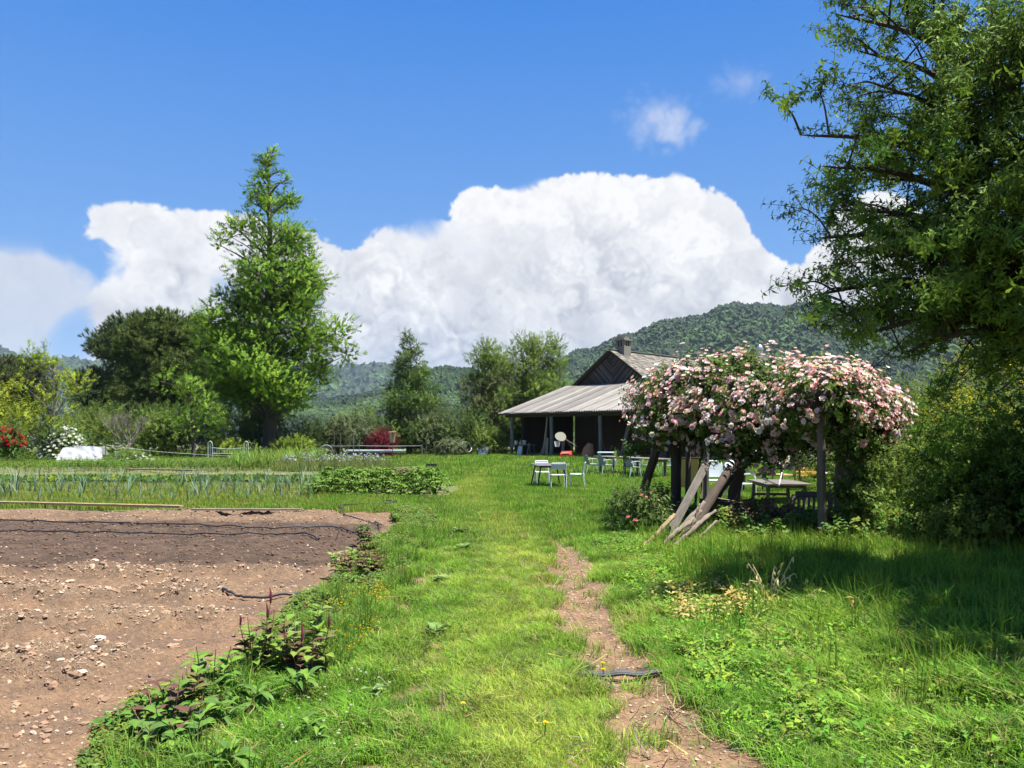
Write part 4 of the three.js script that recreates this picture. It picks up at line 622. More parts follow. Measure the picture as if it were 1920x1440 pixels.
// ---------- things standing in the porch ----------
(function porch() {
  const T = 45 * R;
  let p = HP(1.6, 0.5), g = thing('trestle_table', 'narrow pale trestle table with pots inside the porch\'s end bay', 'table', p, -T);
  mesh('table_top', mb().box(2.0, 0.04, 0.6, M4([0, 0.82, 0])).geo(), M.pale_wood, g);
  for (const [x, z] of [[-0.85, 0.2], [-0.85, -0.2], [0.85, 0.2], [0.85, -0.2]]) mesh('leg', mb().bar([x + 0.1 * Math.sign(x), 0, z * 1.3], [x, 0.8, z], 0.05, 0.05).geo(), M.grey_wood, g);
  const pot = (name, label, x, s, y, rad, h, mat) => { const q = HP(x, s, y), m = mb().tube([[0, 0, 0], [0, h * 0.5, 0], [0, h * 0.82, 0], [0, h * 0.84, 0], [0, h, 0]], [rad * 0.7, rad * 0.95, rad * 0.8, rad, rad], 14); return tag(mesh(name, m.geo(), mat), label, 'pot').position.set(...q); };
  pot('flower_pot', 'white pot near the left end of the porch trestle table', 0.95, 0.45, 0.84, 0.13, 0.27, M.white_metal);
  pot('flower_pot', 'white jug-like pot in the middle of the porch trestle table', 1.7, 0.5, 0.84, 0.16, 0.3, M.white_metal);
  const lean = (label, x, s, len, w, t, tilt, mat, side = 0, name = 'leaning_board') => { const o = tag(mesh(name, mb().box(w, len, t, M4([0, len / 2, 0])).geo(), mat), label, 'board'); o.position.set(...HP(x, s, -0.02)); o.rotation.set(-tilt, -T, side, 'YXZ'); };
  lean('white rounded panel leaning under the porch trestle table', 1.55, 0.1, 0.75, 0.42, 0.03, 0.25, M.white_metal);
  lean('pale stick leaning against the right end of the trestle table', 2.35, 0.05, 1.0, 0.09, 0.05, 0.2, M.grey_wood, -0.12);
  lean('thin pale stick crossing in front of the trestle table', 2.0, 0.0, 1.15, 0.07, 0.04, 0.2, M.pale_wood, 0.15);
  lean('short wide pale board leaning beside the pale prop pole', 4.15, 0.15, 1.35, 0.26, 0.04, 0.12, M.pale_wood, 0.05);
  lean('thin sloping pale lath crossing the foot of the prop pole', 3.55, 0.0, 1.2, 0.07, 0.03, 0.2, M.pale_wood, -0.45);
  lean('grey board leaning in the dark behind the second post', 5.2, 0.6, 1.35, 0.28, 0.04, 0.12, M.grey_wood);
  lean('long thin dark pole leaning against the middle post', 9.2, 0.4, 2.7, 0.035, 0.035, 0.05, M.grey_wood, 0.32, 'leaning_pole');
  // toy basketball stand
  g = thing('basketball_hoop', 'small basketball stand with cream backboard and red base in the porch opening', 'hoop', HP(6.9, -0.9), -0.25);
  const bd = mb(), oval = []; for (let k = 0; k < 22; k++) { const a = k / 22 * 6.283; oval.push([Math.cos(a) * 0.42 * (1 - 0.12 * Math.sin(a)), Math.sin(a) * 0.30]); }
  for (const z of [-0.025, 0.025]) { const s = bd.count; oval.forEach(([x, y]) => bd.vert(x, y, z)); for (let k = 1; k < 21; k++) z > 0 ? bd.tri(s, s + k, s + k + 1) : bd.tri(s, s + k + 1, s + k); } for (let k = 0; k < 22; k++) { const n = (k + 1) % 22; bd.tri(k, n, 22 + k); bd.tri(n, 22 + n, 22 + k); }
  let o = mesh('backboard', bd.geo(true), M.cream, g); o.position.set(-0.35, 1.42, 0.1); o.rotation.set(-0.45, -0.2, -0.55);
  mesh('pole', mb().tube([[0.35, 0.1, -0.1], [0.32, 0.7, -0.08], [0.0, 1.25, 0]], 0.045, 8).geo(), M.black_metal, g);
  mesh('strut', mb().bar([0.75, 0.75, -0.05], [-0.15, 1.3, 0.03], 0.06, 0.04).geo(), M.pale_wood, g);
  const rim = mesh('rim', new THREE.TorusGeometry(0.2, 0.016, 6, 20), M.black_metal, g); rim.position.set(-0.55, 1.12, 0.32); rim.rotation.x = Math.PI / 2;
  const net = mb(); for (let k = 0; k < 10; k++) for (const sgn of [1, -1]) { const a = k * 0.628, pts = []; for (let j = 0; j <= 5; j++) { const t = j / 5, aa = a + sgn * t * 1.2, q = 0.2 * (1 - 0.4 * t); pts.push([Math.cos(aa) * q, -0.36 * t, Math.sin(aa) * q]); } net.tube(pts, 0.01, 4, null, false); } o = mesh('net', net.geo(), M.white_metal, g); o.position.set(-0.55, 1.11, 0.32);
  mesh('base', mb().box(0.75, 0.36, 0.5, M4([0.02, 0.22, 0.2], [0.45, 0.1, 0]), null, 0.05).geo(), M.red, g);
  mesh('base', mb().box(0.5, 0.05, 0.06, M4([0.02, 0.34, 0.46], [0.45, 0.1, 0])).geo(), M.cream, g);
  // terracotta jar lying against the jumble
  tag(mesh('clay_jar', mb().tube([[0, 0.02, 0], [0.05, 0.3, 0], [0.12, 0.62, 0], [0.2, 0.9, 0], [0.22, 0.98, 0]], [0.33, 0.40, 0.36, 0.2, 0.22], 18).geo(), M.terracotta), 'tilted brown clay jar beside the basketball stand', 'jar').position.set(...HP(8.15, -0.3));
  g = thing('folding_table', 'pale blue-white topped table behind the long grey table', 'table', at3(4.74, 40), -T * 0.3);
  mesh('table_top', mb().box(0.95, 0.05, 0.6, M4([0, 0.75, 0])).geo(), std([0.62, 0.74, 0.78]), g); for (const x of [-0.5, 0.5]) for (const z of [-0.25, 0.25]) mesh('leg', mb().bar([x * 0.8, 0, z], [x * 0.8, 0.73, z], 0.05, 0.05).geo(), M.mint_metal, g);
  g = thing('crate', 'white slatted crate high up in the dark porch right of the crooked pole', 'crate', HP(13.6, 0.4, 0), -T);
  mesh('stand', mb().box(0.5, 0.95, 0.4, M4([0, 0.475, 0])).geo(), M.brown_wood, g); for (let k = 0; k < 4; k++) mesh('slat', mb().box(0.62, 0.07, 0.03, M4([0, 1.0 + k * 0.1, 0.2])).geo(), M.white_metal, g); for (const x of [-0.3, 0.3]) mesh('side', mb().box(0.03, 0.4, 0.36, M4([x, 1.15, 0])).geo(), M.white_metal, g);
  // tilted black bucket and clear dome on the grass left of the porch
  const d1 = 58; g = thing('metal_bucket', 'black tub lying on its side on the grass left of the porch', 'tub', at3(-3.7, d1)); o = mesh('body', mb().tube([[0, 0, 0], [0, 0.7, 0]], [0.3, 0.42], 18, null, false).geo(), std([0.05, 0.055, 0.06], { roughness: 0.5 }), g); mesh('rim', mb().tube([...Array(21)].map((_, k) => [Math.cos(k * 0.3142) * 0.42, 0.7, Math.sin(k * 0.3142) * 0.42]), 0.025, 6, null, false).geo(), M.steel, o); mesh('bottom', mb().tube([[0, 0, 0], [0, 0.02, 0]], 0.3, 18).geo(), M.black_metal, o); o.position.y = 0.36; o.rotation.set(0.9, 0, -0.7);
  g = thing('tin_bath', 'round grey tin disc propped on the grass by the porch bush', 'tub', at3(-2.05, 58)); o = mesh('pan', mb().tube([[0, 0, 0], [0, 0.10, 0], [0, 0.12, 0]], [0.34, 0.38, 0.40], 20).geo(), std([0.28, 0.31, 0.34], { roughness: 0.35, metalness: 0.5 }), g); mesh('hub', mb().tube([[0, 0.1, 0], [0, 0.15, 0]], 0.1, 12).geo(), M.steel, o); o.position.y = 0.38; o.rotation.set(1.25, 0, 0.2);
})();
console.log('house done');

// ---------- garden furniture ----------
function metalChair(label, x, d, turn, mat) {                            // stacking chair: bent tube frame, slatted seat, one broad back slat; faces -z
  const g = thing('metal_chair', label, 'chair', at3(x, d), turn, 'light metal chairs round the dark table');
  for (const s of [-1, 1]) { mesh('leg', mb().tube([[s * 0.2, 0, -0.21], [s * 0.205, 0.44, -0.19]], 0.014, 6).geo(), mat, g); mesh('leg', mb().tube(curve([[s * 0.23, 0, 0.25], [s * 0.222, 0.45, 0.2], [s * 0.215, 0.62, 0.22], [s * 0.21, 0.79, 0.26]], 8), 0.014, 6).geo(), mat, g); }
  mesh('back_frame', mb().tube([[-0.21, 0.785, 0.26], [-0.19, 0.80, 0.265], [0.19, 0.80, 0.265], [0.21, 0.785, 0.26]], 0.014, 6).geo(), mat, g);
  mesh('backrest', mb().box(0.40, 0.16, 0.014, M4([0, 0.69, 0.238], [0.2, 0, 0])).geo(), mat, g);
  mesh('seat_frame', mb().tube([[-0.2, 0.44, -0.19], [0.2, 0.44, -0.19], [0.21, 0.44, 0.2], [-0.21, 0.44, 0.2], [-0.2, 0.44, -0.19]], 0.013, 6, null, false).geo(), mat, g);
  for (let k = 0; k < 6; k++) mesh('seat_slat', mb().box(0.40, 0.010, 0.052, M4([0, 0.452, -0.165 + k * 0.066])).geo(), mat, g);
  return g;
}
(function darkTable() {
  const g = thing('dining_table', 'dark-topped table with splayed black legs standing alone on the open lawn', 'table', at3(1.16, 25.3), 6 * R), W = 1.0, L = 1.75;
  mesh('table_top', mb().box(W, 0.028, L, M4([0, 0.735, 0])).geo(), M.table_dark, g);
  mesh('apron', mb().box(W - 0.25, 0.05, L - 0.3, M4([0, 0.695, 0])).geo(), M.black_metal, g);
  for (const sx of [-1, 1]) for (const sz of [-1, 1]) mesh('leg', mb().tube([[sx * (W / 2 - 0.02), 0, sz * (L / 2 - 0.1)], [sx * (W / 2 - 0.16), 0.72, sz * (L / 2 - 0.26)]], [0.018, 0.028], 8).geo(), M.black_metal, g);
  metalChair('white metal chair on the camera side of the dark table, its back towards us', 1.36, 23.85, 3 * R, M.white_metal);
  metalChair('white metal chair on the far side of the dark table', 1.0, 26.6, 184 * R, M.white_metal);
  metalChair('mint-tinted white metal chair at the right side of the dark table', 1.98, 24.6, 82 * R, M.mint_metal);
})();
function shellChair(label, x, d, turn) {                                 // armchair with a curved grey shell and tubular legs and arms; faces -z
  const g = thing('garden_armchair', label, 'chair', at3(x, d), turn, 'grey armchairs round the long table'), m = mb(), N = 10, K = 7;
  for (let j = 0; j <= K; j++) for (let i = 0; i <= N; i++) { const u = i / N * 2 - 1, t = j / K, rr = 1 - Math.pow(Math.max(0, (t - 0.55) / 0.45), 2.2) * 0.35; m.vert(u * 0.25 * rr, 0.44 + t * 0.38, 0.20 + t * 0.10 - 0.10 * u * u - 0.012 * Math.cos(u * 3)); }
  for (let j = 0; j < K; j++) for (let i = 0; i < N; i++) { const a = j * (N + 1) + i; m.tri(a, a + 1, a + N + 1); m.tri(a + 1, a + N + 2, a + N + 1); }
  mesh('backrest', m.geo(), M.grey_shell, g);
  mesh('seat', mb().box(0.48, 0.03, 0.46, M4([0, 0.44, 0]), null, 0.012).geo(), M.grey_shell, g);
  for (const s of [-1, 1]) { mesh('arm', mb().tube(curve([[s * 0.24, 0.62, 0.2], [s * 0.28, 0.665, 0.02], [s * 0.28, 0.65, -0.16], [s * 0.265, 0.5, -0.2], [s * 0.25, 0.44, -0.2]], 12), 0.013, 6).geo(), M.mint_metal, g); mesh('leg', mb().tube([[s * 0.27, 0, -0.25], [s * 0.22, 0.43, -0.18]], 0.014, 6).geo(), M.mint_metal, g); mesh('leg', mb().tube([[s * 0.27, 0, 0.28], [s * 0.22, 0.43, 0.18]], 0.014, 6).geo(), M.mint_metal, g); }
  return g;
}
(function longTable() {
  const dirx = 0.40, dird = -0.916, a = Math.atan2(dirx, -dird), c = [4.72, 31.9], at = (t, s) => [c[0] + dirx * t - dird * s, c[1] + dird * t + dirx * s];   // t along the table towards us, s to its right
  const turn = a + 0, g = thing('long_table', 'long weathered grey table lined with armchairs on the lawn', 'table', at3(...c), turn);
  for (let k = 0; k < 4; k++) mesh('table_plank', mb().box(0.208, 0.045, 4.6, M4([-0.33 + k * 0.22, 0.74, 0])).geo(), M.grey_wood, g);
  for (const z of [-1.9, 0, 1.9]) { for (const x of [-0.3, 0.3]) mesh('leg', mb().box(0.08, 0.71, 0.08, M4([x, 0.355, z])).geo(), M.grey_wood, g); mesh('cross_rail', mb().box(0.7, 0.08, 0.05, M4([0, 0.67, z + 0.066])).geo(), M.grey_wood, g); }
  const L = ['grey armchair at the far end of the long table\'s left side', 'grey armchair in the middle of the long table\'s left side', 'grey armchair at the near end of the long table\'s left side', 'grey armchair at the far end of the long table\'s right side', 'grey armchair in the middle of the long table\'s right side', 'grey armchair at the near end of the long table\'s right side'];
  [[-1.6, -0.95, -1], [-0.35, -0.98, -1], [1.55, -0.92, -1], [-1.2, 0.82, 1], [0.1, 0.85, 1], [1.5, 0.85, 1]].forEach(([t, s, side], k) => { const q = at(t, s); shellChair(L[k], q[0], q[1], turn + (side > 0 ? 90 : -90) * R + (k - 2.5) * 0.06); });
  const bq = at(2.2, 0.9), b = thing('low_stool', 'low pale metal stool frame at the near right corner of the long table', 'stool', at3(bq[0] + 0.3, bq[1]), turn);
  mesh('top', mb().box(0.8, 0.03, 0.35, M4([0, 0.42, 0])).geo(), M.mint_metal, b); for (const x of [-0.36, 0.36]) for (const z of [-0.14, 0.14]) mesh('leg', mb().tube([[x, 0, z], [x, 0.41, z]], 0.014, 6).geo(), M.mint_metal, b);
})();
(function behindPergola() {
  // low plank table with its white chairs
  let g = thing('low_table', 'low weathered plank table seen beneath the roses', 'table', at3(6.25, 18.9), -4 * R);
  for (let k = 0; k < 6; k++) mesh('table_plank', mb().box(1.02, 0.04, 0.295, M4([0, 0.55, -0.75 + k * 0.3])).geo(), M.grey_wood, g);
  for (const x of [-0.4, 0.4]) for (const z of [-0.7, 0.7]) mesh('leg', mb().bar([x * 1.08, 0, z * 1.05], [x, 0.53, z], 0.07, 0.07).geo(), M.grey_wood, g);
  for (const z of [-0.7, 0.7]) mesh('stretcher', mb().box(0.8, 0.06, 0.04, M4([0, 0.22, z])).geo(), M.grey_wood, g);
  mesh('apron', mb().box(0.86, 0.07, 1.4, M4([0, 0.495, 0])).geo(), M.grey_wood, g);
  const arm = (label, x, d, turn) => {
    const c = thing('white_armchair', label, 'chair', at3(x, d), turn, 'white tubular armchairs under the roses');
    for (const s of [-1, 1]) { mesh('leg', mb().tube(curve([[s * 0.27, 0, -0.27], [s * 0.27, 0.5, -0.25], [s * 0.27, 0.64, -0.2], [s * 0.27, 0.65, 0.1], [s * 0.25, 0.62, 0.22]], 14), 0.016, 6).geo(), M.white_metal, c); mesh('leg', mb().tube(curve([[s * 0.26, 0, 0.3], [s * 0.25, 0.4, 0.22], [s * 0.24, 0.86, 0.3]], 8), 0.016, 6).geo(), M.white_metal, c); }
    mesh('back_frame', mb().tube(curve([[-0.24, 0.84, 0.3], [-0.2, 0.9, 0.31], [0.2, 0.9, 0.31], [0.24, 0.84, 0.3]], 10), 0.016, 6).geo(), M.white_metal, c);
    mesh('backrest', mb().box(0.46, 0.38, 0.012, M4([0, 0.68, 0.26], [0.17, 0, 0])).geo(), std([0.52, 0.58, 0.57], { roughness: 0.6 }), c);
    mesh('seat', mb().box(0.5, 0.02, 0.48, M4([0, 0.42, -0.02])).geo(), M.white_metal, c); return c;
  };
  arm('white tubular armchair left of the low plank table', 5.75, 20.3, 205 * R);
  arm('white tubular armchair behind the posts right of the low plank table', 7.95, 20.2, 70 * R);
  arm('second white armchair standing behind the one left of the low table', 5.35, 21.4, 170 * R);
  // hanging white hammock seat
  g = thing('hammock', 'white cloth hammock sagging between a crooked pergola post and the chairs', 'hammock', at3(4.55, 16.6));
  const ham = mb(), N = 14; for (let j = 0; j <= N; j++) for (let i = 0; i <= 4; i++) { const t = j / N, v = i / 4 - 0.5; ham.vert(t * 1.0 - 0.05, 1.12 - 1.35 * t * (1 - 0.28 * t) * 0.55 + 0.10 * v * v, v * 0.4 * (0.3 + Math.sin(t * 3.0)) + 0.02 * n2(t * 6, v * 5), t, v); }
  for (let j = 0; j < N; j++) for (let i = 0; i < 4; i++) { const a = j * 5 + i; ham.tri(a, a + 1, a + 5); ham.tri(a + 1, a + 6, a + 5); } mesh('cloth', ham.geo(), M.white_cloth, g);
  mesh('rope', mb().tube([[-0.05, 1.12, 0], [-0.25, 1.32, 0.4]], 0.012, 5).geo(), M.white_metal, g); mesh('rope', mb().tube([[0.95, 0.58, 0], [1.15, 0.84, -0.4]], 0.012, 5).geo(), M.white_metal, g);
  // stone oven with its red kettle, and the clutter beside it
  g = thing('stone_oven', 'rough stone oven bench under the porch behind the roses', 'oven', at3(12.6, 35), -40 * R);
  const r = rng(505); for (let k = 0; k < 6; k++) for (let x = -1.0; x < 1.0; ) { const w = 0.25 + r() * 0.25; mesh('stone', mb().box(w - 0.02, 0.145, 0.7 + r() * 0.08, M4([x + w / 2, 0.08 + k * 0.155, 0]), null, 0.025).geo(), [M.stone, M.concrete, M.slate][Math.floor(r() * 3)], g); x += w; } mesh('slab', mb().box(2.2, 0.08, 0.9, M4([0, 0.99, 0])).geo(), M.concrete, g);
  g = thing('kettle', 'bright orange-red kettle standing on the stone oven', 'kettle', [12.75, H(12.6, -35) + 1.03, -35], 0); mesh('body', mb().tube([[0, 0, 0], [0, 0.1, 0], [0, 0.24, 0], [0, 0.3, 0]], [0.24, 0.29, 0.26, 0.12], 18).geo(), M.red, g); mesh('lid', mb().tube([[0, 0.3, 0], [0, 0.34, 0], [0, 0.4, 0]], [0.14, 0.1, 0.03], 14).geo(), M.orange, g);
  g = thing('yellow_crate', 'yellow-orange plastic crate on the ground beside the stone oven', 'crate', at3(11.1, 30.5), 10 * R); for (const [w, d, x, z] of [[0.7, 0.03, 0, 0.24], [0.7, 0.03, 0, -0.24], [0.03, 0.44, 0.335, 0], [0.03, 0.44, -0.335, 0]]) for (let k = 0; k < 3; k++) mesh('slat', mb().box(w, 0.1, d, M4([x, 0.08 + k * 0.14, z])).geo(), M.yellow, g); mesh('bottom', mb().box(0.66, 0.02, 0.44, M4([0, 0.03, 0])).geo(), M.yellow, g);
  g = thing('bent_chair', 'tan bentwood chair back showing above the low table', 'chair', at3(8.3, 24.2), 30 * R); mesh('backrest', mb().tube(curve([[-0.24, 0, 0], [-0.25, 0.45, 0], [-0.22, 0.72, 0], [0, 0.9, 0], [0.22, 0.86, 0], [0.3, 0.5, 0], [0.3, 0, 0]], 20), 0.035, 7).geo(), std([0.42, 0.3, 0.13], { roughness: 0.6 }), g); mesh('seat', mb().box(0.48, 0.05, 0.45, M4([0.02, 0.43, -0.24])).geo(), std([0.42, 0.3, 0.13]), g); for (const x of [-0.2, 0.24]) mesh('leg', mb().tube([[x, 0, -0.44], [x, 0.42, -0.42]], 0.025, 6).geo(), std([0.42, 0.3, 0.13]), g);
  g = thing('tan_deckchair', 'tan cloth deckchair leaning behind the tied logs', 'chair', at3(4.3, 19.5), -20 * R); mesh('sling', mb().box(0.5, 0.9, 0.02, M4([0, 0.72, 0.15], [0.6, 0, 0])).geo(), std([0.46, 0.34, 0.18]), g); for (const s of [-1, 1]) { mesh('rail', mb().bar([s * 0.28, 0, -0.3], [s * 0.28, 1.1, 0.42], 0.04, 0.03).geo(), M.brown_wood, g); mesh('rail', mb().bar([s * 0.32, 0, 0.42], [s * 0.32, 0.7, -0.35], 0.04, 0.03).geo(), M.brown_wood, g); } mesh('cross_rail', mb().bar([-0.3, 1.08, 0.41], [0.3, 1.08, 0.41], 0.035, 0.035).geo(), M.brown_wood, g);
  tag(mesh('blue_tub', mb().tube([[0, 0, 0], [0, 0.5, 0]], [0.3, 0.38], 18).geo(), M.blue), 'blue tub half hidden by leaves right of the pergola posts', 'tub').position.set(...at3(12.4, 27.2, 0.25));
  const st = thing('low_stand', 'low dark stand carrying the blue tub', 'stand', at3(12.4, 27.2)); for (const x of [-0.25, 0.25]) for (const z of [-0.25, 0.25]) mesh('leg', mb().box(0.08, 0.23, 0.08, M4([x, 0.115, z])).geo(), M.dark_wood, st); mesh('top', mb().box(0.7, 0.03, 0.7, M4([0, 0.235, 0])).geo(), M.dark_wood, st);
  // slatted wooden chair tipped back against the pergola
  g = thing('slatted_chair', 'weathered slatted wooden chair tilted back among weeds under the pergola', 'chair', at3(4.72, 12.6), 8 * R);
  mesh('top_rail', mb().box(0.62, 0.10, 0.05, M4([0.08, 0.70, -0.14], [-0.4, 0, -0.03]), null, 0.015).geo(), M.grey_wood, g);
  for (let k = 0; k < 7; k++) mesh('back_slat', mb().bar([-0.2 + k * 0.085 + 0.03, 0.68, -0.13], [-0.34 + k * 0.085, 0.16, 0.10], 0.038, 0.018).geo(), M.grey_wood, g);
  for (const x of [-0.26, 0.38]) { mesh('upright', mb().bar([x, 0.70, -0.155], [x - 0.14, 0.12, 0.1], 0.055, 0.045).geo(), M.grey_wood, g); mesh('leg', mb().bar([x - 0.08, 0.0, -0.3], [x - 0.1, 0.34, -0.02], 0.05, 0.05).geo(), M.grey_wood, g); }
  for (let k = 0; k < 4; k++) mesh('seat_slat', mb().bar([-0.38, 0.16 - k * 0.02, 0.16 + k * 0.09], [0.26, 0.16 - k * 0.02, 0.16 + k * 0.09], 0.07, 0.02).geo(), M.grey_wood, g); for (const x of [-0.36, 0.24]) mesh('leg', mb().bar([x, -0.02, 0.42], [x, 0.14, 0.3], 0.05, 0.04).geo(), M.grey_wood, g);
})();
console.log('furniture done');

// ---------- the rose pergola ----------
const TOPY = 2.12;
const pergola = (function () {
  const g = thing('pergola', 'rustic pergola of rough dark posts carrying the climbing rose', 'pergola', [0, 0, 0]), r = rng(601);
  const post = (pts, r0, r1, mat = M.post_wood, label) => { const P = curve(pts.map(([x, y, d]) => [x, y + (y < 0.3 ? H(x, -d) : 0), -d]), 10), o = mesh('post', mb().tube(P, (t) => lerp(r0, r1, t), 9, null, true, 0.13).geo(), mat, g); if (label) o.userData.label = label; };
  post([[2.92, -0.1, 14.4], [2.93, 1.2, 14.4], [2.9, TOPY, 14.4]], 0.10, 0.085, M.dark_wood);
  post([[2.35, -0.05, 15.6], [2.62, 0.9, 15.4], [2.95, TOPY, 15.2]], 0.10, 0.07, M.brown_wood, 'dark leaning prop');
  post([[3.75, -0.1, 17.2], [3.76, 1.2, 17.2], [3.72, TOPY, 17.2]], 0.06, 0.05); post([[4.24, -0.1, 17.6], [4.24, 1.3, 17.6], [4.24, TOPY, 17.6]], 0.065, 0.06, M.grey_wood);
  post([[4.10, -0.1, 14.6], [4.02, 0.5, 14.6], [4.12, 1.1, 14.6], [4.0, 1.7, 14.5], [4.05, TOPY, 14.5]], 0.13, 0.09, M.brown_wood, 'crooked bark-covered post');
  post([[4.30, -0.1, 11.1], [4.26, 1.1, 11.1], [4.29, TOPY, 11.15]], 0.065, 0.055, M.post_wood);
  post([[5.02, -0.1, 12.3], [5.0, 1.0, 12.3], [5.08, 1.5, 12.3], [5.06, TOPY, 12.2]], 0.075, 0.09, M.grey_wood, 'grey forked post');
  post([[5.0, 0, 12.3], [5.05, 1.05, 12.28], [4.93, 1.6, 12.3]], 0.07, 0.05, M.grey_wood);
  post([[4.92, -0.1, 11.5], [4.97, 1.2, 11.5], [4.93, TOPY, 11.5]], 0.065, 0.055, M.post_wood);
  post([[6.0, -0.1, 14.2], [6.0, 1.2, 14.2], [6.0, TOPY, 14.2]], 0.06, 0.055, M.grey_wood); post([[6.8, -0.1, 16.2], [6.8, TOPY, 16.2]], 0.06, 0.055);
  const rail = (a, b) => mesh('beam', mb().tube(curve([[a[0], a[1], -a[2]], [(a[0] + b[0]) / 2, (a[1] + b[1]) / 2 - 0.05, -(a[2] + b[2]) / 2], [b[0], b[1], -b[2]]], 6), 0.06, 7, null, true, 0.12).geo(), M.brown_wood, g);
  rail([2.2, 2.10, 14.4], [4.4, 2.14, 14.5]); rail([4.0, 2.12, 14.5], [6.4, 2.10, 14.1]); rail([2.6, 2.18, 17.3], [7.0, 2.16, 16.1]); rail([3.9, 2.08, 11.0], [5.4, 2.10, 11.6]); rail([4.27, 2.20, 10.8], [4.2, 2.22, 17.8]); rail([2.9, 2.22, 14.0], [3.7, 2.22, 17.6]); rail([4.95, 2.22, 11.3], [6.1, 2.22, 14.6]);
  return g;
})();
(function rose() {
  const g = thing('climbing_rose', 'huge climbing rose in full pale pink bloom sprawling over the pergola', 'rose', [4.1, H(4.1, -14), -13.8]), r = rng(611), toL = (x, y, d) => [(x - 4.1) * 0.86, (y > 1.5 ? y - 0.2 * clamp((y - 1.5) / 0.6) : y) - H(4.1, -14), 13.8 - d];
  // lobes of the rose mass: [x, y, d, rx, ry, rz]
  const L = [[2.65, 2.35, 14.4, 0.62, 0.5, 0.8], [3.15, 2.5, 14.3, 0.7, 0.5, 0.9], [3.75, 2.55, 14.2, 0.8, 0.5, 1.0], [4.35, 2.55, 14.0, 0.8, 0.52, 1.1], [4.9, 2.45, 13.3, 0.75, 0.48, 1.1], [5.35, 2.3, 12.9, 0.6, 0.42, 1.0], [5.75, 2.1, 13.0, 0.5, 0.34, 0.8], [4.5, 2.3, 12.0, 0.55, 0.36, 0.8], [3.5, 2.15, 13.6, 0.75, 0.45, 0.7], [4.2, 2.1, 13.3, 0.75, 0.48, 0.7], [3.9, 1.75, 13.5, 0.5, 0.3, 0.5], [4.35, 1.72, 13.3, 0.45, 0.35, 0.45], [3.1, 2.05, 13.9, 0.45, 0.35, 0.5], [2.55, 2.0, 14.2, 0.4, 0.35, 0.5], [4.9, 2.05, 12.4, 0.5, 0.4, 0.5], [6.1, 1.85, 13.4, 0.4, 0.25, 0.6], [3.2, 2.55, 16.4, 0.9, 0.35, 0.9], [4.6, 2.6, 16.2, 1.0, 0.35, 0.9], [5.9, 2.5, 15.4, 0.8, 0.35, 0.8], [4.4, 2.25, 11.4, 0.45, 0.34, 0.5], [4.95, 2.2, 11.7, 0.5, 0.36, 0.5], [5.5, 2.05, 12.0, 0.45, 0.3, 0.5], [3.55, 1.62, 13.4, 0.42, 0.3, 0.4], [4.1, 1.5, 13.2, 0.45, 0.3, 0.4], [4.6, 1.7, 12.6, 0.4, 0.3, 0.4], [5.1, 1.75, 11.6, 0.3, 0.3, 0.3]];
  const LS = [sprig(61, { n: 13, len: 0.26, L: 0.062, W: 0.042, droop: 0.15, twig: 0.004 }), sprig(62, { n: 13, len: 0.24, L: 0.058, W: 0.04, droop: 0.35, twig: 0.004 })].map((m) => m.geo());
  const lists = [[], []], surf = [];
  L.forEach(([x, y, d, rx, ry, rz], q) => {
    const n = Math.round(420 * (rx * ry + rx * rz + ry * rz) / 1.5);
    for (let k = 0; k < n; k++) {
      const u = V(r() * 2 - 1, r() * 2 - 1, r() * 2 - 1); if (u.lengthSq() > 1 || u.lengthSq() < 0.03) { k--; continue; } const len = u.length(); u.normalize();
      const b = 1 + 0.4 * n3(u.x * 2 + q, u.y * 2, u.z * 2), rr = Math.pow(len, 0.4) * b, p = V(...toL(x + u.x * rx * rr, y + u.y * ry * rr, d - u.z * rz * rr));
      const t = r(), v = 0.8 + r() * 0.4; lists[k % 2].push({ p, q: aim(V(u.x, u.y * 0.7 + 0.25, u.z).add(V(r() - 0.5, r() - 0.5, r() - 0.5)).normalize(), r() * 6.3), s: 0.8 + r() * 0.5, c: [lerp(0.04, 0.10, t) * v, lerp(0.078, 0.15, t) * v, lerp(0.014, 0.024, t) * v] });
      if (k % 2 === 0) surf.push([u, q, b]);
    }
  });
  // arching shoots at the edges and hanging runners
  const canes = mb();
  const cane = (pts, rad, leafy = 14) => { const P = curve(pts.map((q) => toL(...q)), 14); canes.tube(P, (t) => rad * (1 - 0.7 * t), 5, null, false); for (let k = 0; k < leafy; k++) { const t = 0.25 + 0.75 * r(), p = P[Math.round(t * 14)].clone(), v = 0.8 + r() * 0.4, y = r(); lists[k % 2].push({ p, q: aim(V(r() - 0.5, r() * 0.9 - 0.25, r() - 0.5).normalize(), r() * 6), s: 0.75 + r() * 0.5, c: [lerp(0.07, 0.14, y) * v, lerp(0.13, 0.20, y) * v, 0.025 * v] }); } return P[14]; };
  const tips = [];
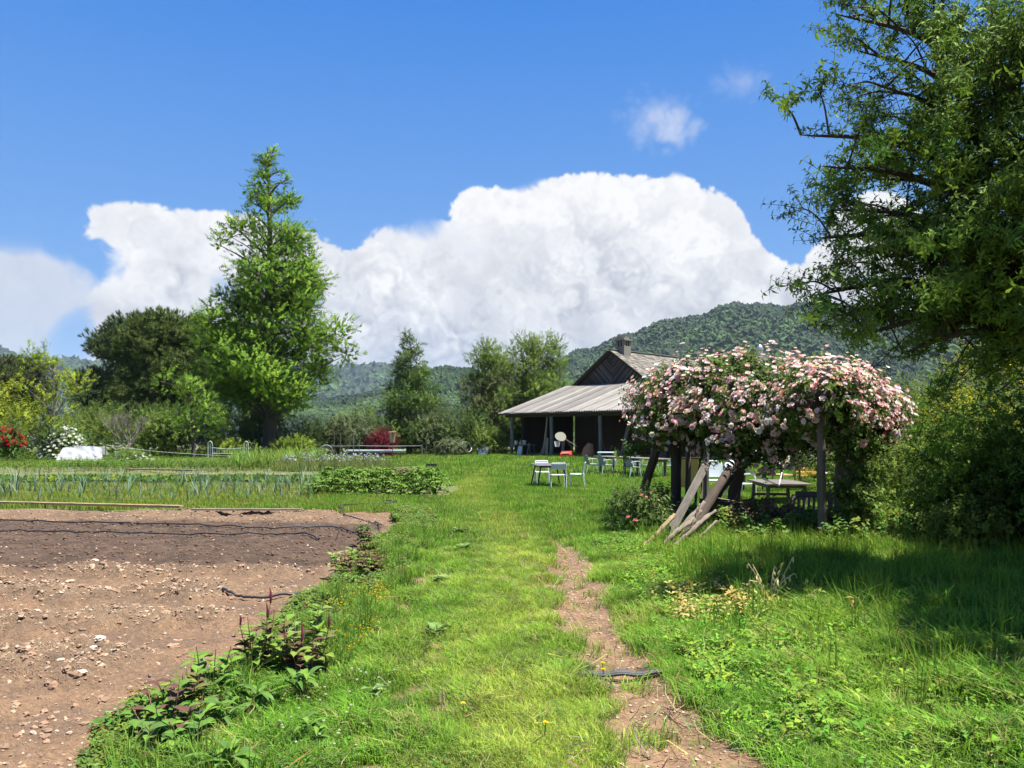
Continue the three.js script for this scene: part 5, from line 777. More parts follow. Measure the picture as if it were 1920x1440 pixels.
  for (const c of [[[3.0, 2.0, 14.2], [2.4, 2.0, 14.0], [1.95, 1.95, 13.8]], [[2.9, 1.9, 14.2], [2.3, 1.85, 13.9], [1.75, 1.95, 13.7]], [[2.8, 1.75, 14.2], [2.35, 1.75, 14.1], [2.0, 1.6, 13.9]], [[3.0, 1.7, 14.5], [2.3, 1.5, 14.2], [1.5, 1.28, 14.0]], [[2.9, 1.5, 14.5], [2.1, 1.4, 14.3], [1.45, 1.2, 14.2]], [[4.9, 2.5, 13], [5.1, 2.85, 12.9], [5.12, 3.0, 12.9]], [[5.2, 2.4, 12.8], [5.45, 2.75, 12.7], [5.6, 2.9, 12.7]], [[4.2, 2.6, 13.8], [4.15, 2.95, 13.7], [4.0, 3.08, 13.6]], [[3.7, 2.6, 13.8], [3.4, 2.95, 13.8], [3.2, 3.05, 13.8]], [[5.6, 2.0, 13], [6.1, 1.9, 12.9], [6.4, 1.75, 12.8]], [[5.5, 1.9, 12.6], [5.9, 1.7, 12.5], [6.2, 1.55, 12.5]], [[4.9, 1.9, 11.9], [5.1, 1.5, 11.8], [5.0, 1.0, 11.75]], [[4.45, 1.9, 11.4], [4.7, 1.6, 11.3], [4.85, 1.3, 11.3]], [[3.2, 1.9, 13.6], [3.3, 1.55, 13.4], [3.35, 1.3, 13.35]], [[3.7, 1.8, 13.3], [3.65, 1.4, 13.2], [3.6, 1.18, 13.15]]]) tips.push(cane(c, 0.009, 18));
  for (const c of [[[3.0, 0, 14.5], [2.95, 1, 14.35], [3.1, 2.3, 14.3]], [[4.9, 0, 11.6], [5.02, 1.1, 11.4], [4.9, 2.3, 11.6]], [[3.05, 0, 14.2], [3.2, 1.2, 14.2], [3.6, 2.3, 14.2]]]) cane(c, 0.028, 0);
  for (let k = 0; k < 40; k++) { const y = 0.3 + r() * 1.6, x = 4.95 + (r() - 0.5) * 0.35, d = 11.4 + (r() - 0.5) * 0.3; cane([[x, y, d], [x + (r() - 0.5) * 0.3, y + 0.15, d - 0.1], [x + (r() - 0.5) * 0.6, y + 0.1, d - 0.15]], 0.006, 9); }
  mesh('cane', canes.geo(), M.bark, g);
  lists.forEach((l, k) => stuff('foliage', LS[k], M.leaf, l, g));
  // blooms: full cupped roses of many petals
  const bloom = (seed, open) => { const q = rng(seed), m = mb(); for (const [n, e0, L0, shade] of [[7, 0.15 + 0.2 * (1 - open), 1.0, 1.0], [6, 0.65, 0.82, 0.99], [5, 1.05, 0.62, 0.96], [4, 1.35, 0.42, 0.92]]) for (let k = 0; k < n; k++) { const a = (k + q() * 0.3) / n * 6.283 + e0 * 5, e = e0 + (q() - 0.5) * 0.2, dir = V(Math.cos(a) * Math.cos(e), Math.sin(e), Math.sin(a) * Math.cos(e)); leafInto(m, V(Math.cos(a) * 0.08, -0.1, Math.sin(a) * 0.08), dir, V(-Math.cos(a) * Math.sin(e), Math.cos(e), -Math.sin(a) * Math.sin(e)), L0, L0 * 1.15, [1, shade * (0.97 + q() * 0.05), shade], -0.22); } return m.geo(); };
  const BL = [bloom(1, 0.9), bloom(2, 0.6), bloom(3, 1)], cols = [[0.87, 0.68, 0.64], [0.88, 0.75, 0.69], [0.89, 0.81, 0.75], [0.88, 0.72, 0.68], [0.89, 0.84, 0.76], [0.80, 0.54, 0.51], [0.64, 0.48, 0.30]];
  const spots = [];
  for (let k = 0; k < 40000 && spots.length < 7500; k++) {
    const q = Math.floor(r() * L.length), [x, y, d, rx, ry, rz] = L[q], u = V(r() * 2 - 1, r() * 2 - 1, r() * 2 - 1); if (u.lengthSq() > 1) continue; u.normalize();
    if (u.y < -0.55 && r() < 0.7) continue; if (u.z < -0.3 && r() < 0.85) continue;
    const b = 1 + 0.4 * n3(u.x * 2 + q, u.y * 2, u.z * 2), rr = b * (0.98 + r() * 0.1), ou = 0.14 + r() * 0.12, X = x + u.x * (rx * rr + ou), Y = y + u.y * (ry * rr + ou), D = d - u.z * (rz * rr + ou);
    if (n3(X * 1.6, Y * 1.6, D * 1.6) + 0.35 * n3(X * 4.5, Y * 4.5, D * 4.5) < -0.24 - 0.5 * (Y - 2.2)) continue;
    // each spot is a small spray
    const N = 1 + Math.floor(Math.pow(r(), 1.4) * 6); for (let j = 0; j < N; j++) spots.push({ p: V(...toL(X + (r() - 0.5) * 0.19, Y + (r() - 0.5) * 0.17, D + (r() - 0.5) * 0.17)), dir: u.clone().add(V((r() - 0.5) * 0.9, 0.35 + (r() - 0.5) * 0.6, (r() - 0.5) * 0.9)).normalize(), s: 0.022 + Math.pow(r(), 1.3) * 0.038 });
  }
  tips.forEach((p, k) => { const n = [5, 4, 4, 0, 1, 3, 3, 4, 3, 5, 4, 2, 3, 7, 8][k]; for (let j = 0; j < n; j++) spots.push({ p: p.clone().add(V((r() - 0.5) * 0.2, (r() - 0.5) * 0.16, (r() - 0.5) * 0.2)), dir: V(r() - 0.5, 0.6, 0.4).normalize(), s: 0.03 + r() * 0.018 }); });
  spots.sort((a, b) => (b.s * (b.p.z + 14)) - (a.s * (a.p.z + 14)));
  const mats = cols.map((c) => leafMat(0.3, 0, { color: lin(...c) }));
  spots.slice(0, 300).forEach((b, k) => { const o = mesh('rose_bloom', BL[k % 3], mats[Math.floor(r() * 7)], g); o.position.copy(b.p); o.quaternion.copy(aim(b.dir, r() * 6.3)); o.scale.setScalar(b.s); });
  const rest = [[], []]; spots.slice(300).forEach((b, k) => rest[k % 2].push({ p: b.p, q: aim(b.dir, r() * 6.3), s: b.s, c: (b.s < 0.027 ? [0.78, 0.40, 0.38] : cols[Math.floor(r() * 7)]).map((q) => q * (0.82 + r() * 0.22)) }));
  rest.forEach((l, k) => stuff('small_bloom', BL[k], M.petal, l, g));
})();
// a white rambler rose on the porch behind
(function rambler() {
  const g = bush({ name: 'white_rambler', label: 'white-flowered rambling rose hanging behind the pergola', seed: 621, at: at3(7.6, 23), lobes: [[0, 1.7, 0, 1.3, 0.7, 0.6, 260], [-1.2, 1.8, 0, 0.9, 0.6, 0.5, 160], [0.8, 1.1, 0, 0.6, 0.6, 0.5, 110], [-0.3, 1.05, 0, 0.9, 0.4, 0.4, 110], [1.9, 1.9, 0, 0.9, 0.5, 0.5, 120]], sprigs: SMALL, cols: [[0.035, 0.07, 0.016], [0.07, 0.11, 0.025]], size: 0.42 }), r = rng(622), l = [];
  for (let k = 0; k < 420; k++) l.push({ p: V((r() - 0.5) * 3.2 + 0.1 * r(), 0.8 + r() * 1.5, 0.35 + r() * 0.4), q: aim(V((r() - 0.5), 0.5, 0.8).normalize(), r() * 6), s: 0.32 + r() * 0.2, c: [0.78, 0.75, 0.66] }); stuff('blossom', blob5, M.petal, l, g);
  const st = mb(); for (let k = 0; k < 5; k++) st.tube(curve([[-1 + k * 0.55, 0, 0], [-0.9 + k * 0.5, 0.9, 0], [-0.7 + k * 0.45, 1.8, 0.1]], 6), 0.03, 5, null, false); mesh('stem', st.geo(), M.bark, g);
})();

// ---------- timber leaning against the pergola ----------
(function timber() {
  const gp = (x, d, y = 0) => [x, H(x, -d) + y, -d];
  const rk = rng(640); const log = (name, label, a, b, r0, r1, mat, wob = 0.14) => { const kink = wob > 0.3 ? 0.035 : 0.025; const o = thing(name, label, 'timber', a), B = V(b[0] - a[0], b[1] - a[1], b[2] - a[2]); const n = wob > 0.3 ? 6 : 5, pts = []; for (let k = 0; k <= n; k++) { const t = k / n, q = k && k < n ? kink : 0; pts.push(B.clone().multiplyScalar(t).add(V(q * (rk() - 0.5), q * (rk() - 0.4), q * (rk() - 0.5)))); }
    mesh('shaft', mb().tube(curve(pts, n * 4), (t) => lerp(r0, r1, t) * (wob > 0.3 ? 0.95 + 0.3 * n2(t * 7 + B.x * 30, B.y * 20) : 1), 9, null, true, wob).geo(), mat, o); return o; };
  let o = thing('grey_plank', 'wide weathered grey plank leaning to the right over the log pile', 'plank', gp(2.22, 11.75)); mesh('board', mb().bar([0, 0.02, 0], [0.92, 1.2, -1.15], 0.125, 0.04, null, 0.95).geo(), M.grey_wood, o); o = mesh('band', mb().bar([0.86, 1.13, -1.08], [0.87, 1.145, -1.095], 0.14, 0.055, null, 0.95).geo(), M.dark_wood, o);
  o = log('long_log', 'long barked log tied with white cord near its top, leaning right', gp(2.42, 11.6), gp(3.58, 12.9, 1.24), 0.085, 0.06, M.brown_wood);
  mesh('cord', mb().tube([[0.985, 1.09, -1.10], [1.005, 1.112, -1.122]], 0.074, 10, null, false).geo(), M.white_metal, o); mesh('cord', mb().tube([[1.035, 1.142, -1.157], [1.048, 1.157, -1.172]], 0.073, 10, null, false).geo(), M.white_metal, o);
  log('black_log', 'thick blackened log with a broken end beneath the tied log', gp(2.55, 11.9), gp(3.5, 13.0, 0.98), 0.10, 0.085, M.dark_wood);
  const r = rng(641), spec = ['cream split branch lowest in the bundle at the foot of the leaning logs', 'knotty pale branch on top of the low bundle', 'pale forked branch at the bundle\'s right side', 'short pale stub pointing up from the bundle', 'flat yellowish slab at the bundle\'s left foot', 'grey knotty branch in the middle of the bundle', 'thin cream branch at the front of the bundle'];
  [[[2.02, 11.25], [2.75, 11.7, 0.50], 0.035, 0.028, M.pale_wood], [[2.12, 11.35], [2.82, 11.8, 0.62], 0.034, 0.026, M.pale_wood], [[2.3, 11.3], [2.95, 11.65, 0.48], 0.03, 0.022, M.pale_wood], [[2.5, 11.5], [2.72, 11.65, 0.60], 0.024, 0.018, M.pale_wood], [[1.82, 11.35], [2.4, 11.9, 0.42], 0.035, 0.028, M.yellow_wood], [[2.2, 11.2], [2.85, 11.6, 0.44], 0.032, 0.03, M.pale_wood], [[2.4, 11.15], [2.9, 11.4, 0.36], 0.022, 0.018, M.pale_wood]].forEach(([a, b, r0, r1, m], k) => log('dry_branch', spec[k], gp(a[0], a[1]), gp(b[0], b[1], b[2]), r0, r1, m, 0.45));
  // compost heap behind: pallet, dry stems
  o = thing('pallet', 'grey slatted pallet standing on edge behind the compost stems', 'pallet', gp(3.55, 13.2), 4 * R); for (let k = 0; k < 5; k++) mesh('slat', mb().box(0.95, 0.085, 0.022, M4([0, 0.06 + k * 0.125, 0])).geo(), M.post_wood, o); for (const x of [-0.42, 0, 0.42]) mesh('block', mb().box(0.08, 0.6, 0.09, M4([x, 0.31, -0.06])).geo(), M.brown_wood, o);
  const c = thing('compost_heap', 'heap of dry stems and withered leaves under the pergola', 'heap', gp(3.95, 12.6)); const m = mb(); for (let k = 0; k < 190; k++) { const a = r() * 6.283, q = Math.sqrt(r()) * 0.8, x = Math.cos(a) * q, z = Math.sin(a) * q * 0.7, y = 0.42 * (1 - q) + r() * 0.12, b = r() * 6.283, e = (r() - 0.35) * 0.9, l = 0.2 + r() * 0.55; m.tube([[x, y, z], [x + Math.cos(b) * l * 0.5, y + e * l * 0.5 + 0.03, z + Math.sin(b) * l * 0.5], [x + Math.cos(b) * l, Math.max(0.01, y + e * l * 0.8), z + Math.sin(b) * l]], [0.009, 0.007, 0.003], 4, [[0.26, 0.19, 0.12], [0.16, 0.11, 0.075], [0.34, 0.27, 0.17]][k % 3], false); } const hp = mesh('stalk', m.geo(), std([1, 1, 1]), c); hp.userData.kind = 'stuff';
  const dead = []; for (let k = 0; k < 420; k++) { const a = r() * 6.283, q = Math.sqrt(r()) * 0.85; dead.push({ p: V(Math.cos(a) * q, 0.40 * (1 - q) + 0.05 + r() * 0.1, Math.sin(a) * q * 0.7), q: aim(V(r() - 0.5, r() - 0.2, r() - 0.5).normalize(), r() * 6), s: 0.35 + r() * 0.3, c: [[0.24, 0.16, 0.09], [0.15, 0.10, 0.06], [0.11, 0.13, 0.04]][k % 3] }); } stuff('dead_leaf', SMALL[0].geo(), M.leaf_dull, dead, c);
  log('grey_branch', 'bare grey branch sticking up from the compost heap', gp(4.1, 12.4), gp(3.72, 12.8, 0.46), 0.03, 0.022, M.grey_wood);
  log('fallen_pole', 'long thin grey pole slanting through the weeds under the dark tree', gp(6.05, 11.6), gp(6.8, 12.6, 0.62), 0.035, 0.028, M.post_wood);
  o = thing('plant_stake', 'thin dark stake standing in front of the rose\'s left post', 'stake', gp(2.55, 15.2)); mesh('shaft', mb().tube([[0, 0, 0], [0.03, 0.62, 0]], 0.02, 6).geo(), M.black_metal, o);
})();

// ---------- the big overhanging tree at the right ----------
(function bigTree() {
  const r = rng(701), at = at3(5.75, 8.45), g = thing('overhanging_tree', 'large dark leafy tree overhanging the right side with long drooping branches', 'tree', at);
  const trunk = mb().tube(curve([[0, -0.1, 0], [-0.12, 1.0, 0.1], [0.1, 2.0, 0], [0.3, 3.2, 0], [0.5, 4.6, 0.1], [0.8, 6.4, 0]], 18), (t) => 0.26 * (1 - 0.72 * t) * (1 + 0.4 * Math.exp(-t * 20)), 11, null, true, 0.18); mesh('trunk', trunk.geo(), M.bark, g);
  const SP = [sprig(71, { n: 19, len: 0.36, L: 0.068, W: 0.021, droop: 0.45, spread: 0.8, twig: 0.0035, vary: 0.35 }), sprig(72, { n: 18, len: 0.33, L: 0.066, W: 0.022, droop: 0.6, spread: 0.9, twig: 0.0035, vary: 0.35 }), sprig(73, { n: 18, len: 0.38, L: 0.07, W: 0.021, droop: 0.3, spread: 0.7, twig: 0.0035, vary: 0.35 })].map((m) => m.geo()), lists = [[], [], []], limbs = mb();
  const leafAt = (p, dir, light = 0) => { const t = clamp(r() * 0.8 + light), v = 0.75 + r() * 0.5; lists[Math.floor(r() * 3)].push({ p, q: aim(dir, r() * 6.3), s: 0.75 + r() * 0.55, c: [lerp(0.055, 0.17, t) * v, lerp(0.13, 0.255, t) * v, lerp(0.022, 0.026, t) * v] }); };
  const bough = (a, b, r0, subs, sag = 0.1, dens = 1) => {               // a limb with side branches and leafy twigs
    const A = V(...a), B = V(...b), len = A.distanceTo(B), P = curve([A, A.clone().lerp(B, 0.35).add(V((r() - 0.5) * 0.15, 0.16 * len, (r() - 0.5) * 0.3)), A.clone().lerp(B, 0.7).add(V(0, 0.13 * len, (r() - 0.5) * 0.2)), B], 20); limbs.tube(P, (t) => r0 * Math.pow(1 - t, 0.75) + 0.005, 6, null, false);
    const out = B.clone().sub(A).normalize();
    for (let k = 0; k < subs; k++) {
      const t = 0.22 + 0.78 * (k + r()) / subs, p = P[Math.min(20, Math.round(t * 20))], L0 = (0.45 + r() * 0.75) * (1.15 - 0.5 * t) * Math.min(1, len * 0.6), d = out.clone().multiplyScalar(0.55).add(V((r() - 0.5) * 1.7, (r() - 0.45) * 1.2, (r() - 0.5) * 1.7)).normalize(), e = p.clone().addScaledVector(d, L0).add(V(0, -sag * L0, 0)), Q = curve([p, p.clone().lerp(e, 0.5).add(V(0, 0.12 * L0, 0)), e], 8);
      limbs.tube(Q, (s) => 0.012 * (1 - 0.8 * s) + 0.002, 4, null, false);
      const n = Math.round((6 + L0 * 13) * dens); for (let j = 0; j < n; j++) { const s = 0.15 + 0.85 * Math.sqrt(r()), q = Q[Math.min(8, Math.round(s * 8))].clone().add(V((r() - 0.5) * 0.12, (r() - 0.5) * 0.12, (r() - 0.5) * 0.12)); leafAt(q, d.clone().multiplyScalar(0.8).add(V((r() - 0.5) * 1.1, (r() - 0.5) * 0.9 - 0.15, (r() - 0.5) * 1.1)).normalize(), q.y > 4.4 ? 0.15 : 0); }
    }
    for (let j = 0; j < 10 * dens; j++) leafAt(P[20].clone().lerp(P[14], r()).add(V((r() - 0.5) * 0.1, (r() - 0.5) * 0.1, (r() - 0.5) * 0.1)), out.clone().add(V((r() - 0.5) * 0.7, (r() - 0.5) * 0.6, (r() - 0.5) * 0.7)).normalize());
  };
  const T = (h) => [0.05 + 0.11 * h, h, 0];
  // boughs that reach left over the lawn, tips in world metres [x, y, d]
  const tips = [[3.25, 6.25, 8.8, 3.6, 10, 0.75], [3.6, 6.0, 9.1, 3.2, 10, 0.8], [4.3, 6.35, 9.0, 3.8, 13, 0.9], [2.95, 5.0, 9.0, 2.9, 9, 0.6], [3.3, 4.75, 9.3, 2.7, 11, 0.7], [3.6, 5.4, 8.6, 3.2, 13, 0.8], [3.15, 3.85, 9.0, 2.4, 11, 0.65], [3.5, 4.3, 9.5, 2.5, 13, 0.8], [3.05, 3.2, 9.0, 2.1, 9, 0.6], [3.4, 3.0, 9.2, 2.1, 11, 0.7], [3.75, 2.75, 9.0, 2.0, 11, 0.75], [4.2, 2.55, 8.9, 2.1, 11, 0.8], [4.6, 3.3, 8.5, 2.4, 16, 1], [4.1, 3.6, 8.7, 2.5, 15, 0.9], [4.7, 4.4, 8.6, 2.8, 16, 1], [4.3, 5.0, 8.8, 3.2, 16, 0.95], [5.0, 5.5, 8.6, 3.4, 16, 1], [5.2, 6.15, 8.8, 3.8, 14, 0.9], [5.8, 6.0, 9.2, 3.8, 14, 0.9], [5.3, 3.7, 8.2, 2.6, 16, 1], [5.5, 4.9, 8.2, 3.0, 16, 1], [5.6, 3.1, 8.4, 2.4, 14, 1], [4.6, 3.9, 10.2, 2.6, 14, 0.9], [4.5, 4.9, 10.2, 3.2, 14, 0.9], [5.2, 5.6, 10.2, 3.6, 12, 0.9], [5.4, 2.9, 10.2, 2.3, 12, 0.9]];
  for (const [x, y, d, h, n, den] of tips) { const q = 0.88; bough(T(h * q + 0.2), [(x + (x < 3.7 ? 0.28 : 0.12)) * q - at[0], 1.65 + (y - 1.65) * q - at[1], -at[2] - d * q], 0.04 + 0.009 * (7 - y), n, 0.25, den * 0.9); }
  // the rest of the crown, to the right, in front and behind
  for (let k = 0; k < 24; k++) { const a = -1.3 + r() * 2.6, q = 1.4 + r() * 1.5, h = 2.8 + r() * 2.7; bough(T(Math.min(4.8, h * 0.72)), [Math.cos(a) * q + 0.4, h, -Math.sin(a) * q * 1.0 + (r() - 0.5)], 0.05, 15, 0.2, 0.85); }
  // near side of the crown, over the bank to the right of the viewer
  for (let k = 0; k < 46; k++) { const d = 4.3 + r() * 2.9, x = 0.64 * d + 0.75 + r() * 2.8, y = 3.0 + r() * 2.2; bough(T(2.4 + r() * 2), [x - at[0], y - at[1], -at[2] - d], 0.05, 15, 0.25, 0.9); }
  mesh('limb', limbs.geo(), M.bark, g); lists.forEach((l, k) => stuff('crown', SP[k], M.leaf, l, g)); console.log('big tree sprigs', lists.map((l) => l.length).join(' '));
})();
const NARROW = [sprig(74, { n: 15, len: 0.34, L: 0.085, W: 0.03, droop: 0.5, spread: 0.9, twig: 0.0035, vary: 0.35 }), sprig(75, { n: 14, len: 0.30, L: 0.08, W: 0.03, droop: 0.65, spread: 0.9, twig: 0.0035, vary: 0.35 })];
bush({ name: 'weeping_shrub', label: 'tall dark weeping shrub under the overhanging tree at the right', seed: 741, at: at3(6.75, 10.9), lobes: roundLobes(742, 1.35, 2.5, 1.1, 46, 62, 0.12), sprigs: NARROW, cols: [[0.035, 0.09, 0.015], [0.105, 0.19, 0.02]], size: 0.95, gap: 0.12, gapf: 1.6, lift: -0.3 });
bush({ name: 'weeping_shrub', label: 'dark weeping shrub cut by the right edge of the photo', seed: 744, at: at3(7.6, 9.9), lobes: roundLobes(745, 1.3, 2.3, 1.0, 34, 60, 0.12), sprigs: NARROW, cols: [[0.035, 0.09, 0.016], [0.09, 0.17, 0.02]], size: 0.95, gap: 0.4, lift: -0.3 });
// undergrowth at the foot of the big tree and right of the pergola
[[6.9, 11.2, 1.0, 1.5, 0.8, G1, 'dark leafy undergrowth at the foot of the overhanging tree'], [7.4, 9.2, 0.8, 1.2, 0.7, G1, 'dark bush at the photo\'s right edge under the overhanging tree'], [7.6, 14.5, 1.4, 1.9, 1.1, G2, 'green bush with sunlit leaves behind the overhanging tree\'s trunk'], [9.6, 17, 1.6, 2.2, 1.2, G1, 'dark bush between the pergola\'s right posts and the golden tree'], [8.4, 19.5, 1.5, 1.7, 1.0, G2, 'bush beside the blue tub'], [5.9, 10.2, 0.5, 0.55, 0.4, G2, 'low leafy clump in the shade in front of the fallen pole'], [10.6, 22, 1.6, 2.4, 1.2, G1, 'dark shrub below the golden tree'], [13.8, 25, 2.2, 3.0, 1.6, G1, 'large dark shrub behind the golden tree\'s foot'], [12.6, 19, 1.6, 2.6, 1.2, G1, 'dark shrub at the right of the golden tree'], [18, 44, 3.4, 4.2, 2, G1, 'far dark shrub right of the farmhouse'], [22, 48, 4, 5, 2.4, G2, 'far green thicket beyond the golden tree']].forEach(([x, d, w, h, dep, cols, label], k) => bush({ name: 'undergrowth_shrub', label, seed: 750 + k * 3, at: at3(x, d), lobes: roundLobes(751 + k * 3, w, h, dep, Math.round(12 + w * 8), 42), sprigs: SMALL, cols, size: d < 21 ? 0.55 : 0.9, gap: 0.55 }));
[[2.1, 13.0, 0.5, 0.75, 0.4, 'small rose bush with a few pink flowers left of the leaning logs'], [2.7, 14.9, 0.45, 0.6, 0.4, 'dark low rose bush at the pergola\'s left post']].forEach(([x, d, w, h, dep, label], k) => { const s = bush({ name: 'low_rose_bush', label, seed: 790 + k * 3, at: at3(x, d), lobes: roundLobes(791 + k * 3, w, h, dep, 14, 26, 0.3), sprigs: SMALL, cols: [[0.05, 0.09, 0.02], [0.09, 0.14, 0.03]], size: 0.42 }); bloomOn(s, 792 + k, blob5, k ? 6 : 14, w, h, dep, [[0.75, 0.3, 0.3], [0.82, 0.5, 0.45]], 0.4, 0.3); });
console.log('pergola done');

// ---------- garden hoses and planks ----------
(function hoses() {
  const gy = (x, d) => (inSoil(x, d, 0.1) ? soilH(x, d) + (d > 12 ? 0.014 : 0) : H(x, -d) + (d > 12 ? 0.085 : 0.01)) + 0.012;
  const hose = (name, label, pts, rad, arch = 0, n = 60) => { const P = curve(pts.map(([x, d]) => [x, 0, -d]), n).map((q, k) => { q.y = gy(q.x, -q.z) + rad * 0.8 + arch * Math.sin(k / n * Math.PI) + (arch ? 0 : 0.006 * Math.max(0, n2(q.x * 1.5, q.z))); return q; }); return tag(mesh(name, mb().tube(P, rad, 7).geo(), M.rubber), label, 'hose'); };
  hose('irrigation_hose', 'black hose along the far side of the dark soil bed', [[-16, 15.9], [-9.8, 15.4], [-8.4, 14.75], [-5.7, 14.05], [-4.2, 13.85], [-3.1, 14.0], [-2.55, 13.2], [-2.35, 12.6]], 0.013);
  hose('irrigation_hose', 'black hose along the middle of the dark soil bed', [[-14, 14.0], [-8.6, 13.5], [-6.6, 13.0], [-4.7, 12.85], [-3.4, 12.9], [-2.95, 12.35]], 0.013);
  hose('irrigation_hose', 'black hose looping in an S out of the bed\'s far corner', [[-2.4, 12.55], [-2.25, 13.4], [-2.45, 14.6], [-3.0, 15.9], [-3.5, 16.7], [-3.7, 17.4], [-3.4, 18.0], [-2.9, 18.4], [-2.7, 18.9], [-3.0, 19.3]], 0.014);
  hose('hose_end', 'short curved black hose end lying on the pale soil', [[-3.15, 8.62], [-2.9, 8.35], [-2.55, 8.28], [-2.1, 8.5], [-1.75, 8.75]], 0.014, 0.02);
  const g = thing('flat_hose', 'black flattened hose lying across the bare wheel track', 'hose', [0, 0, 0]);
  for (const [dz, w] of [[0, 0.016], [0.032, 0.012], [-0.03, 0.011]]) mesh('strand', mb().tube(curve([[0.36, 5.5], [0.6, 5.46 + dz], [0.85, 5.47 + dz], [1.06, 5.5 + dz * 0.4]], 20).length ? curve([[0.36, 0, -5.5], [0.6, 0, -5.46 - dz], [0.85, 0, -5.47 - dz], [1.06, 0, -5.5 - dz * 0.4]], 20).map((q) => { q.y = H(0.45, -5.5) + 0.012 + 0.01 * n2(q.x * 4, q.z); return q; }) : [], w, 7).geo(), M.rubber, g);
  const plank = (name, label, a, b, w, t, mat) => { const o = thing(name, label, 'plank', [a[0], gy(...a), -a[1]]); mesh('board', mb().bar([0, t / 2, 0], [b[0] - a[0], gy(...b) - gy(...a) + t / 2, a[1] - b[1]], w, t).geo(), mat, o); };
  plank('edge_plank', 'long yellow new plank edging the tilled soil at the left', [-12.4, 18.4], [-6.95, 16.95], 0.14, 0.05, M.yellow_wood);
  plank('edge_plank', 'thin brownish plank half sunk at the bed\'s far edge', [-6.6, 16.6], [-4.35, 16.6], 0.09, 0.04, M.pale_wood);
  plank('path_board', 'pale board lying on the strip behind the leeks', [-12.6, 30.2], [-8.4, 30.2], 0.3, 0.08, M.pale_wood);
  plank('path_board', 'long thin board lying left on the strip behind the leeks', [-17.2, 36], [-13.4, 34], 0.14, 0.06, M.pale_wood);
  tag(mesh('dropped_stick', mb().tube([[0, 0, 0], [0.06, 0.16, 0]], 0.008, 5).geo(), M.pale_wood), 'thin stick poking up at the corner of the dark bed', 'stick').position.set(-2.72, gy(-2.72, 12.4) - 0.02, -12.4);
})();

